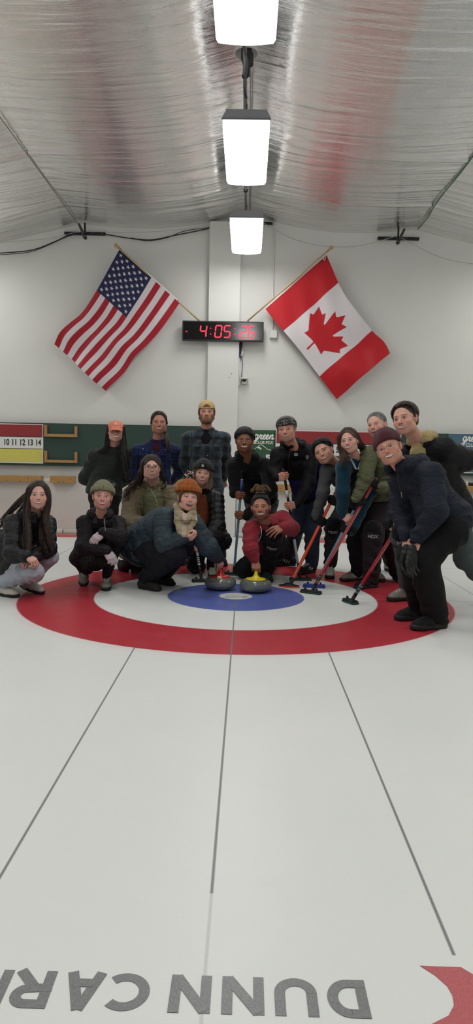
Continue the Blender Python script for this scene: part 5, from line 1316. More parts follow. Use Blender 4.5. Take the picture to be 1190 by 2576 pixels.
# ---- 1: long hair, black puffer, pale jeans, far left
def p1():
    J = JP(head=(96, 1246, -.22), neck=(84, 1297, -.14), sa=(34, 1318, -.28), sb=(118, 1320, .0), ea=(34, 1392, -.40), eb=(118, 1380, -.18), wa=(66, 1398, -.48), wb=(82, 1402, -.36),
           pel=(14, 1418, .12), ha=(4, 1428, .02), hb=(28, 1425, .26), ka=(86, 1440, -.38), kb=(122, 1400, -.10), fa=(4, 1466, -.20), fb=(66, 1466, -.02))
    p = Person('person with very long dark hair squatting in a black puffer coat and pale jeans', J, dict(skin=(214, 170, 156), brow=(52, 36, 30), turn=(2, 0, 2), mouth='teeth', jaw=.92, lip=(178, 92, 92), iris=(40, 28, 22)), .9, 1, 1.0, .96)
    p.hand('a', J['wa'], at(88, 1412, -.50) - J['wa'], A(.1, .3, -1), (.45, .5, .55, .6), .4, .05); p.hand('b', J['wb'], at(68, 1412, -.44) - J['wb'], A(-.2, .6, -.7), (.5, .5, .5, .5), .4)
    p.body()
    def ex(S):
        S.chain([lerp(p.J['pel'], p.J['neck'], .25), at(40, 1418, -.06), at(30, 1440, -.1)], [.17, .16, .10], .06)
        S.cap(at(8, 1380, .02), at(6, 1432, .02), .16, .13, .06)
    o = p.top(M_PUFF, .036, 'puffer_coat', d_puff(.010, .10), hem=.06, extra=ex, width=1.3, cuff=True, loose=1.1)
    p.collar(M_PUFF, .020, .085, .06)
    S = Solid(.006); N = p.J['neck']; S.chain([N + A(-.12, .02, .03), N + A(-.07, .10, .05), N + A(.03, .12, .05), N + A(.09, .07, .03)], [.03, .038, .038, .03], .02); solid(S, 'fleece_hood_lining', m_cloth('cream_fleece', rgb(176, 158, 124), .95, 300), p.jk, d_fold(.006, .03))
    p.trousers(M_LDENIM, .012, d_fold(.007, .08), thigh=.082, knee=.062, hem=.056)
    shoe(p.o, at(4, 1468, -.20), 62, Mw['shoe_wht'], Mw['sole_blk'], Mw['lace_wht'], .25); shoe(p.o, at(72, 1466, -.03), 58, Mw['shoe_wht'], Mw['sole_blk'], Mw['lace_wht'], .25, pitch=6)
    rng = np.random.RandomState(1); S = Solid(.0058); p.hair_cap(S, .009, .098, temple=.062)
    L = lambda x, y, Y: p.loc(at(x, y, Y))
    for k, (rt, dr, n, sp) in enumerate([
        ([(.012, .03, .106), (.060, .045, .058), (.076, .03, -.05)], [L(68, 1300, -.30), L(72, 1345, -.40), L(70, 1390, -.46), L(76, 1412, -.49)], 40, .017),
        ([(.012, -.02, .112), (.068, -.02, .05), (.080, -.04, -.06)], [L(52, 1290, -.14), L(44, 1320, -.2), L(58, 1362, -.42), L(60, 1395, -.48)], 24, .017),
        ([(.0, -.03, .110), (.05, -.08, .04)], [L(50, 1262, -.05), L(22, 1290, 0), L(2, 1322, .02), L(-12, 1360, .0)], 26, .018),
        ([(-.012, .03, .106), (-.060, .045, .058), (-.076, .03, -.05)], [L(116, 1300, -.24), L(122, 1345, -.28), L(128, 1380, -.28), L(134, 1408, -.24)], 40, .017),
        ([(-.012, -.02, .112), (-.068, .0, .05), (-.078, -.02, -.08)], [L(108, 1310, -.2), L(108, 1350, -.30), L(114, 1385, -.32), L(112, 1402, -.3)], 30, .018)]):
        p.locks(S, rt, dr, n, rng, .0062, sp, .010)
    p.strands(S, 90, rng, 52, -5, -30, .010, .0045)
    p.hsolid(S, 'hair', H_BRN)
p1()

# ---- 2: sage beanie, black jacket, pale gloves
def p2():
    J = JP(head=(258, 1249, .06), neck=(252, 1300, .18), sa=(212, 1318, .14), sb=(296, 1318, .20), ea=(214, 1378, -.02), eb=(303, 1352, .02), wa=(268, 1384, -.10), wb=(259, 1340, -.06),
           pel=(222, 1408, .46), ha=(213, 1412, .42), hb=(243, 1408, .46), ka=(258, 1402, .02), kb=(292, 1366, .10), fa=(212, 1438, .42), fb=(268, 1446, .24))
    J['sa'] = at(213, 1318, .14)
    p = Person('person squatting in sage green ribbed beanie and black jacket with pale lilac gloves', J, dict(skin=(208, 158, 144), brow=(58, 40, 32), turn=(0, 0, 3), mouth='teeth', jaw=.93, iris=(50, 36, 26), lines=.4), .88, 1, 2.0, .95)
    mg = m_cloth('pale_lilac_glove', rgb(186, 172, 176), .7, 500, foldamp=.2)
    p.hand('a', at(268, 1385, -.10), at(283, 1408, -.12) - at(268, 1385, -.10), A(-.2, .7, -.5), (.25, .3, .35, .4), .3, .05, mg); p.hand('b', at(259, 1340, -.06), at(236, 1358, -.10) - at(259, 1340, -.06), A(.1, .7, -.5), (.2, .25, .3, .35), .3, .06, mg)
    p.body()
    o = p.top(m_cloth('black_quilted_jacket', rgb(24, 19, 23), .7, 900, foldamp=.8), .028, 'jacket', d_puff(.004, .075, 2), hem=.02, width=1.32)
    p.hood(m_cloth('black_quilted_jacket', None), .034, .10); p.collar(m_cloth('charcoal_lining', rgb(52, 56, 62), .8, 700), .011, .070, .045, .5)
    zipper(p, [at(262, 1306, -.02), at(264, 1322, -.08), at(265, 1336, -.11)], o, M_ZIP)
    p.trousers(m_cloth('black_leggings', rgb(15, 15, 17), .8, 900), .004, d_fold(.003, .10), thigh=.082, knee=.060, hem=.042)
    msock = m_cloth('cream_sock', rgb(180, 170, 160), .9, 400)
    for q, t in (('a', at(212, 1438, .42)), ('b', at(268, 1446, .24))):
        S = Solid(.005).cap(t + A(0, 0, .07), t - A(0, 0, .0), .040, .038, .02); solid(S, 'sock', msock, p.o, d_fold(.002, .02))
    shoe(p.o, at(210, 1441, .42), 14, Mw['shoe_sage'], Mw['sole_blk'], Mw['lace_wht'], .25, pitch=28, thick=.03); shoe(p.o, at(269, 1452, .26), 8, Mw['shoe_sage'], Mw['sole_blk'], Mw['lace_wht'], .25, thick=.03)
    S = Solid(.005); S.ell((0, -.05, -.03), (.07, .055, .05)); S.cap((-.062, .0, -.03), (-.066, .01, -.07), .014); S.cap((.062, .0, -.03), (.066, .0, -.06), .012); rng = np.random.RandomState(2); p.strands(S, 80, rng, 20, -22, -46, .006, .005, jit=9); p.hsolid(S, 'hair', H_MID)
    p.beanie(m_knit('sage_ribbed_knit', rgb(132, 130, 100), 22), .118, .030, 15, .014, 22, .0030, True, rimh=.052)
p2()

# ---- 3: coral cap, dark green hoodie
def p3():
    J = JP(head=(291, 1085, 1.78), neck=(284, 1128, 1.88), sa=(238, 1148, 1.85), sb=(326, 1145, 1.9), ea=(214, 1203, 1.98), eb=(325, 1202, 2.0), wa=(244, 1228, 2.12), wb=(290, 1225, 2.15),
           pel=(262, 1235, 1.95), ha=(244, 1250, 1.95), hb=(283, 1250, 1.95), ka=(244, 1330, 1.9), kb=(280, 1330, 1.9), fa=(244, 1398, 1.95), fb=(280, 1398, 1.95))
    p = Person('person in a coral cap and glasses standing in a dark green hoodie', J, dict(skin=(208, 164, 146), brow=(34, 26, 22), turn=(0, 0, 0), mouth='teeth', jaw=.98, cheek=1.05, eye=.0036, iris=(30, 22, 18), nose=1.1), .92, 1, 3.0, .96)
    p.body()
    mh = m_cloth('dark_green_fleece', rgb(38, 42, 38), .95, 500, sheen=.15)
    o = p.top(mh, .030, 'hoodie', d_fold(.006, .13, 3), hem=.055, hemr=1.06, width=1.38, loose=1.12)
    p.hood(mh, .030, .095)
    c = at(264, 1222, 1.73); S = Solid(.006); S.ell(c, (.155, .03, .075), k=.02); solid(S, 'front_pocket', mh, o, d_fold(.003, .06))
    obj('pocket_patch', *box(-.017, .017, -.002, .002, -.02, .02, R=np.eye(3), c=at(286, 1219, 1.68)), m_plain('grey_patch', rgb(96, 96, 88), .8), o, smooth=False)
    zipper(p, [at(284, 1130, 1.76), at(287, 1142, 1.70), at(288, 1150, 1.70)], o, m_plain('dark_cord', rgb(14, 16, 14), .8), .003, 'drawcord')
    p.trousers(m_cloth('black_jeans', rgb(22, 22, 24), .85, 900), .006)
    for q in 'ab': shoe(p.o, p.J['f' + q] * A(1, 1, 0) + A(0, 0, .085), 0, Mw['shoe_blk'], Mw['sole_blk'], None, .25)
    rng = np.random.RandomState(3); S = Solid(.0065); p.hair_cap(S, .006, .07)
    L = lambda x, y, Y: p.loc(at(x, y, Y))
    p.locks(S, [(-.07, .01, .04), (-.078, .0, -.06)], [L(314, 1150, 1.70), L(321, 1190, 1.70), L(325, 1222, 1.72)], 46, rng, .0065, .022)
    p.locks(S, [(.07, .0, .04), (.08, -.02, -.05)], [L(268, 1128, 1.78), L(254, 1140, 1.80), L(246, 1146, 1.86)], 28, rng, .0065, .015)
    p.hsolid(S, 'hair', H_BLK)
    mc = m_cloth('coral_cotton', rgb(214, 130, 108), .85, 700, foldamp=.2)
    S = Solid(.0036); S.ell((0, -.016, .045), (.083, .099, .082), k=.01); S.half((0, 0, .034), (0, .10, 1), .004)
    S.cap((-.045, .085, .038), (.045, .085, .038), .010, k=.02); cap_ = p.hsolid(S, 'cap', mc, lambda U, T, P, I: -.0012 * np.exp(-(np.abs(P[:, 0]) / .0015) ** 2))
    V = []; n = 21
    for lay in (0, -.004):
        for t in np.linspace(-1, 1, n):
            V.append((t * .074, .068 + .028 * (1 - t * t), .040 + lay)); V.append((t * .068, .082 + .074 * (1 - abs(t) ** 2.6), .020 - .020 * t * t + lay))
    F = [[2 * i, 2 * i + 1, 2 * i + 3, 2 * i + 2][::-1] for i in range(n - 1)] + [[2 * n + 2 * i, 2 * n + 2 * i + 2, 2 * n + 2 * i + 3, 2 * n + 2 * i + 1][::-1] for i in range(n - 1)] + [[2 * i + 1, 2 * n + 2 * i + 1, 2 * n + 2 * i + 3, 2 * i + 3][::-1] for i in range(n - 1)]
    obj('visor', p.wor(V), F, mc, cap_)
    patch(p, (0, .081, .082), (trefoil(.014)[0] @ np.array([[1, 0, 0], [0, 1, -.3], [0, .5, 1]]).T, trefoil(.014)[1]), m_plain('white_print', None), 'leaf_emblem', cap_)
    p.glasses(m_plain('dark_frame', rgb(40, 32, 30), .4), square=.1, h=.020)
p3()

# ---- 4: blue plaid shirt, long tied hair
def p4():
    J = JP(head=(400, 1063, 1.72), neck=(396, 1108, 1.80), sa=(346, 1134, 1.80), sb=(440, 1134, 1.84), ea=(334, 1195, 1.92), eb=(450, 1190, 1.94), wa=(368, 1222, 2.08), wb=(420, 1222, 2.10),
           pel=(390, 1232, 1.85), ha=(372, 1245, 1.85), hb=(412, 1245, 1.85), ka=(372, 1325, 1.82), kb=(414, 1325, 1.82), fa=(372, 1398, 1.88), fb=(414, 1398, 1.88))
    p = Person('person in a blue plaid shirt with long dark hair tied back, standing', J, dict(skin=(178, 128, 108), brow=(34, 24, 20), turn=(2, 0, -1), mouth='teeth', jaw=1.12, cheek=1.06, eye=.0038, iris=(30, 20, 16), lines=.5, nose=1.15), 1.0, 0, 4.0)
    p.body()
    ml = m_plaid('blue_plaid', rgb(26, 30, 52), [(.085, .1, .032, 0, rgb(30, 46, 104), .7), (.085, .4, .030, 1, rgb(28, 42, 92), .6), (.085, .62, .005, 0, rgb(84, 112, 172), .7), (.085, .85, .005, 1, rgb(74, 100, 156), .6), (.17, .3, .012, 0, rgb(22, 22, 30), .7), (.17, .1, .012, 1, rgb(22, 22, 30), .7)])
    J = p.J; cut = lambda S: (S.chain([J['neck'] + A(0, -.085, .04), J['neck'] + A(0, -.12, -.02), J['neck'] + A(.0, -.155, -.10)], [.050, .042, .010], .006), [o.update(sub=True) for o in S.ops[-2:]])
    o = p.top(ml, .016, 'shirt', d_fold(.005, .12, 4), hem=.03, cuts=[cut], width=1.42); co = o.data; L = np.array([v.co[:] for v in co.vertices]); set_pl(o, np.stack([L[:, 0] + .25 * L[:, 1], L[:, 2], 0 * L[:, 0]], 1))
    c2 = p.collar(ml, .006, .072, .045, .55); L = np.array([v.co[:] for v in c2.data.vertices]); set_pl(c2, L[:, [0, 2, 1]])
    S = Solid(.006); S.chain([J['neck'] + A(0, -.005, -.005), J['neck'] + A(0, -.022, -.10)], [.062, .080], .02); solid(S, 't_shirt', m_cloth('maroon_jersey', rgb(62, 22, 34), .9, 800), p.o)
    for i, (x, y) in enumerate(((391, 1152), (392, 1170), (392, 1188), (360, 1129), (416, 1131))): obj('button', *lathe([(.0055, 0), (.005, .002), (.0005, .002)], at(x, y, 1.655), 12, axis=(0, -1, 0)), m_plain('pearl_button', rgb(196, 196, 200), .3), o)
    for cx in (362, 416):
        a = at(cx, 1136, 1.675); V, F = box(-.055, .055, -.004, .004, -.045, .03, .003, 1, np.eye(3), a); q = obj('chest_pocket', V, F, ml, o, smooth=False); set_pl(q, np.array([v.co[:] for v in q.data.vertices])[:, [0, 2, 1]] + A(.02, .03, 0))
    p.trousers(M_DENIM, .008)
    for q in 'ab': shoe(p.o, p.J['f' + q] * A(1, 1, 0) + A(0, 0, .085), 0, Mw['shoe_blk'], Mw['sole_blk'], None, .28)
    rng = np.random.RandomState(4); S = Solid(.0055); p.hair_cap(S, .004, .100, temple=.080)
    L = lambda x, y, Y: p.loc(at(x, y, Y))
    p.locks(S, [(.02, .04, .115), (.068, .045, .06), (.079, .03, .0)], [(.080, .03, -.04)], 6, rng, .005, .004); p.locks(S, [(-.02, .04, .108), (-.066, .045, .06), (-.079, .03, .0)], [(-.082, .02, -.045)], 6, rng, .005, .004); p.strands(S, 260, rng, 46, -4, -45, .008, .0036)
    p.locks(S, [(-.03, -.08, .0), (-.06, -.05, -.07)], [L(421, 1108, 1.66), L(424, 1125, 1.64), L(429, 1142, 1.65)], 34, rng, .0055, .014)
    p.hsolid(S, 'hair', H_BRN)
p4()

# ---- 5: glasses, olive tan coat
def p5():
    J = JP(head=(381, 1176, .76), neck=(384, 1222, .92), sa=(334, 1246, .90), sb=(428, 1246, 1.0), ea=(326, 1316, .72), eb=(440, 1310, .80), wa=(378, 1318, .52), wb=(420, 1330, .56),
           pel=(352, 1372, 1.08), ha=(336, 1385, 1.08), hb=(372, 1385, 1.1), ka=(350, 1385, .62), kb=(400, 1385, .66), fa=(312, 1428, 1.20), fb=(352, 1432, 1.06))
    p = Person('person in round glasses and a long olive tan coat crouching behind the teal jacket', J, dict(skin=(212, 166, 150), brow=(48, 34, 28), turn=(3, 0, 0), mouth='slight', jaw=1.05, cheek=1.07, iris=(50, 38, 28), lip=(176, 100, 98)), 1.0, 1, 5.0, .97)
    p.hand('a', J['wa'], at(400, 1325, .50) - J['wa'], A(0, .5, -1), (.4,) * 4, .3); p.body()
    mo = m_cloth('olive_tan_nylon', rgb(98, 88, 66), .6, 1200, foldamp=.9, spec=.3)
    def ex(S):
        S.chain([lerp(p.J['pel'], p.J['neck'], .2), at(340, 1400, 1.0), at(345, 1422, 1.02)], [.19, .22, .19], .06, A(1, 0, 0), 1.15)
    def cut(S): S.chain([p.J['neck'] + A(0, -.10, .05), p.J['neck'] + A(.01, -.16, -.05), p.J['neck'] + A(.05, -.22, -.28)], [.055, .048, .03], .01); [o.update(sub=True) for o in S.ops[-2:]]
    o = p.top(mo, .046, 'coat', d_puff(.007, .13, 5), hem=.05, extra=ex, cuts=[cut], width=1.32, loose=1.15, arm=1.1)
    p.collar(m_cloth('khaki_lining', rgb(128, 120, 92), .75, 900), .016, .088, .075, .65); p.hood(mo, .042, .12)
    J = p.J; S = Solid(.006); S.chain([J['neck'] + A(0, 0, -.01), J['neck'] + A(.01, -.045, -.12), J['neck'] + A(.02, -.05, -.30)], [.060, .10, .115], .03); o2 = solid(S, 'shirt', m_cloth('olive_green_shirt', rgb(92, 94, 68), .8, 800), p.o, d_fold(.003, .08))
    for s in (-1, 1):
        S = Solid(.004); S.cap(J['neck'] + A(s * .025, -.085, -.01), J['neck'] + A(s * .06, -.09, -.055), .014, .006, .01, A(s, 0, -.6), 1.6); solid(S, 'shirt_collar', m_cloth('olive_green_shirt', None), o2)
    zipper(p, [at(378, 1228, .68), at(394, 1260, .62), at(400, 1300, .60)], o, M_ZIP)
    p.trousers(M_BLKPANT, .004)
    shoe(p.o, at(306, 1418, 1.30), 20, Mw['shoe_blk'], Mw['sole_blk'], None, .25); shoe(p.o, at(340, 1434, 1.15), 30, Mw['shoe_gry'], Mw['sole_blk'], Mw['lace_wht'], .25)
    rng = np.random.RandomState(5); S = Solid(.005); p.hair_cap(S, .009, .086, temple=.064); p.strands(S, 140, rng, 38, -28, -45, .012, .005)
    L = lambda x, y, Y: p.loc(at(x, y, Y))
    p.locks(S, [(.03, -.02, .108), (.074, .0, .04), (.084, -.03, -.05)], [L(346, 1212, .82), L(332, 1222, .80), L(322, 1240, .74), L(314, 1268, .72)], 44, rng, .0062, .018, .016)
    p.locks(S, [(-.03, -.02, .108), (-.074, .0, .04), (-.084, -.02, -.03)], [L(410, 1205, .84), L(412, 1222, .88)], 26, rng, .0065, .014, .012)
    p.hsolid(S, 'hair', H_BRN); p.glasses(m_plain('black_frame', rgb(22, 20, 22), .35), w=.0275, h=.0215, th=.0019, square=.25)
p5()

# ---- 6: bobble hat, teal puffer, scarf, hand on the red handled stone
def p6():
    J = JP(head=(473, 1252, -.02), neck=(453, 1296, .10), sa=(412, 1304, .02), sb=(484, 1318, .04), ea=(414, 1366, -.08), eb=(524, 1376, .04), wa=(462, 1352, -.14), wb=(548, 1414, .22),
           pel=(346, 1376, .36), ha=(350, 1385, .26), hb=(360, 1382, .50), ka=(438, 1392, -.06), kb=(458, 1375, .34), fa=(368, 1452, .26), fb=(405, 1454, .54))
    hp = A(SX1 + .002, SY1 + .035, .178)
    p = Person('person in an orange bobble hat and teal puffer jacket touching the red handled stone', J, dict(skin=(214, 168, 152), brow=(104, 72, 52), turn=(12, 2, 6), mouth='open', jaw=.98, cheek=1.05, eye=.0040, iris=(60, 50, 40), lip=(176, 92, 88), lines=.4), .98, 1, 6.0, .97)
    z = nrm(A(.30, -.35, -.75)); w = hp - z * .082 + A(-.004, .012, .028)
    p.hand('b', w, z, A(-.25, .25, -1) * .5 + A(-.1, .5, -.55), (.55, .6, .65, .7), .55, .05)
    p.hand('a', J['wa'], at(478, 1352, -.16) - J['wa'], A(.1, .6, .7), (.6,) * 4, .5); p.body()
    mt = m_cloth('teal_grey_nylon', rgb(42, 56, 64), .6, 1200, foldamp=.7, spec=.3)
    def ex(S):
        S.cap(lerp(p.J['pel'], p.J['neck'], .5), lerp(p.J['pel'], p.J['neck'], .05), .165, .175, .08)
        S.cap(at(345, 1372, .30), at(347, 1398, .20), .13, .07, .05); S.cap(at(352, 1380, .14), at(350, 1404, .12), .05, .02, .05)
    o = p.top(mt, .042, 'puffer_jacket', d_puff(.007, .10, 6), hem=.06, extra=ex, width=1.12, loose=1.15, back=.03, cufflen=.03, arm=1.05)
    p.hood(mt, .040, .095, up=.0, back=.07)
    p.trousers(m_cloth('navy_black_trousers', rgb(22, 23, 30), .8, 900, foldamp=.8), .022, d_fold(.008, .13), thigh=.10, knee=.078, hem=.070)
    shoe(p.o, at(362, 1458, .24), 56, Mw['shoe_olive'], Mw['sole_blk'], None, .26, high=True, thick=.03); shoe(p.o, at(398, 1452, .52), 56, Mw['shoe_olive'], Mw['sole_blk'], None, .26, high=True)
    rng = np.random.RandomState(6); S = Solid(.005); p.hair_cap(S, .008, .055, temple=.062)
    p.locks(S, [(.05, .07, .07), (.072, .05, .03)], [(.075, .045, -.02), (.07, .045, -.06)], 9, rng, .006, .005); p.locks(S, [(-.05, .07, .07), (-.070, .05, .03)], [(-.072, .045, -.02), (-.068, .04, -.045)], 7, rng, .006, .005)
    for x in np.linspace(-.045, .05, 9): S.chain([(x, .076, .080), (x * 1.12 + .003, .089, .060), (x * 1.15 + .006, .090, .034)], [.006, .005, .0025], .004)
    p.hsolid(S, 'hair', H_GING)
    mh = m_knit('burnt_orange_cable_knit', rgb(158, 84, 26), 10); b = p.beanie(mh, .138, .046, 6, .017, 11, .0065, True, slouch=.01, rimh=.045)
    rng = np.random.RandomState(7); c = A(.004, -.03, .205); mats = [m_plain('cream_yarn', rgb(206, 196, 186), .95), m_plain('maroon_yarn', rgb(88, 30, 38), .95), m_plain('navy_yarn', rgb(38, 34, 46), .95)]
    parts = [[], [], []]
    for i in range(150):
        d = nrm(rng.normal(0, 1, 3)); q = c + d * rng.uniform(.028, .040); s_ = nrm(np.cross(d, rng.normal(0, 1, 3))) * .006
        parts[rng.choice(3, p=[.5, .28, .22])].append(tube([c + d * .012, q, q + s_], [.0030, .0046, .0030], 6))
    first = None
    for P, m in zip(parts, mats):
        V, F = join(*P); q = obj('pompom', p.wor(V), F, m, b)
    # scarf: two loops round the neck and two hanging ends
    ms = m_plaid('cream_plaid_wool', rgb(168, 154, 128), [(.11, .2, .040, 0, rgb(190, 168, 160), .8), (.11, .62, .030, 1, rgb(140, 128, 92), .6), (.16, .35, .010, 1, rgb(34, 32, 36), .9), (.16, .05, .007, 0, rgb(60, 54, 54), .5)])
    S = Solid(.005); N = p.J['neck']; L = [at(448, 1280, .02), at(444, 1300, -.02), at(452, 1325, -.10), at(455, 1345, -.16)]
    S.chain([N + A(.06, .08, .04), N + A(-.05, .06, .05), at(446, 1272, .0), at(452, 1292, -.08), at(468, 1304, -.14), at(482, 1292, -.08), at(488, 1278, .02)], [.026, .03, .030, .032, .030, .028, .024], .015)
    S.chain([at(450, 1285, -.03), at(452, 1310, -.10), at(457, 1332, -.14), at(462, 1347, -.16)], [.034, .036, .034, .030], .015, A(1, -.3, 0), 1.35)
    S.chain([at(484, 1290, -.04), at(484, 1310, -.10), at(474, 1330, -.14), at(470, 1344, -.16)], [.028, .032, .028, .020], .015, A(1, -.3, 0), 1.3)
    S.chain([at(458, 1300, -.14), at(470, 1308, -.17), at(478, 1302, -.15)], [.02, .022, .02], .012)
    sc = solid(S, 'scarf', ms, p.o, d_fold(.004, .05)); L = np.array([v.co[:] for v in sc.data.vertices]); set_pl(sc, L[:, [0, 2, 1]])
    S = Solid(.006); S.chain([N + A(.03, -.06, .0), at(470, 1335, -.06)], [.06, .05], .02); solid(S, 'sweater', M_BLKFLEECE, p.o)
p6()

# ---- 7: black beanie, long fair hair, black puffer, kneeling
def p7():
    J = JP(head=(510, 1191, .98), neck=(514, 1234, 1.12), sa=(480, 1252, 1.16), sb=(545, 1256, 1.06), ea=(474, 1310, 1.05), eb=(548, 1322, .94), wa=(488, 1348, .90), wb=(508, 1366, .80),
           pel=(528, 1352, 1.28), ha=(512, 1362, 1.28), hb=(546, 1362, 1.28), ka=(490, 1420, 1.12), kb=(544, 1352, .86), fa=(505, 1424, 1.55), fb=(534, 1426, 1.08))
    p = Person('person kneeling in a black beanie and black puffer with long fair hair', J, dict(skin=(212, 164, 148), brow=(92, 66, 50), turn=(0, 0, 5), mouth='teeth', jaw=.88, iris=(70, 66, 60), lip=(180, 96, 92), seed=7), .86, 1, 7.0, .95)
    w, z, y = grip(on(1, 1380), sdir(1), A(-.8, -.2, -.6), False, .95); p.hand('b', w, z, y, (.85,) * 4, .85)
    p.hand('a', J['wa'], on(1, 1362) - J['wa'], A(0, -.5, -1), (.7,) * 4, .5); p.body()
    def ex(S): S.chain([at(535, 1335, 1.18), at(556, 1362, 1.12), at(560, 1384, 1.10)], [.13, .10, .06], .05)
    def cut(S): S.cap(p.J['neck'] + A(-.03, -.16, .0), p.J['neck'] + A(-.07, -.19, -.3), .025, .03, .01, sub=True)
    o = p.top(M_PUFF, .034, 'puffer_jacket', d_puff(.010, .062, 7), hem=.05, extra=ex, cuts=[cut], width=1.3)
    p.collar(M_BLKFLEECE, .014, .075, .06, .25)
    J = p.J; S = Solid(.006); S.chain([J['neck'] + A(-.01, -.03, -.08), J['neck'] + A(-.04, -.06, -.30)], [.08, .095], .03); solid(S, 'rust_sweater', m_cloth('rust_knit', rgb(104, 52, 30), .9, 400), p.o)
    p.trousers(M_BLKPANT, .010, thigh=.084, knee=.066, hem=.058)
    p.kneepad('a', M_BLKFLEECE, False, .07)
    shoe(p.o, at(533, 1432, 1.08), 6, Mw['shoe_beige'], Mw['sole_blk'], Mw['lace_wht'], .26); shoe(p.o, at(500, 1428, 1.62), 180, Mw['shoe_beige'], Mw['sole_blk'], None, .25, floor=True)
    zipper(p, [at(553, 1344, .93), at(557, 1360, .96), at(556, 1382, 1.0)], o, M_ZIP, .004)
    rng = np.random.RandomState(8); S = Solid(.006); p.hair_cap(S, .008, .06)
    L = lambda x, y, Y: p.loc(at(x, y, Y))
    p.locks(S, [(.068, .02, .05), (.078, .02, -.04)], [L(488, 1225, .94), L(483, 1262, .90), L(487, 1296, .88)], 50, rng, .006, .018); p.locks(S, [(-.066, .02, .05), (-.076, .02, -.04)], [L(530, 1222, .92), L(525, 1240, .90)], 30, rng, .006, .012)
    p.hsolid(S, 'hair', H_LB)
    b = p.beanie(m_knit('black_knit', rgb(18, 18, 20), 40), .124, .036, 10, .016, 44, .0012, True, rimh=.060)
    V, F = trefoil(.013); patch(p, (.008, .119, .078), (V, F), m_plain('white_print', None), 'leaf_emblem', b)
p7()

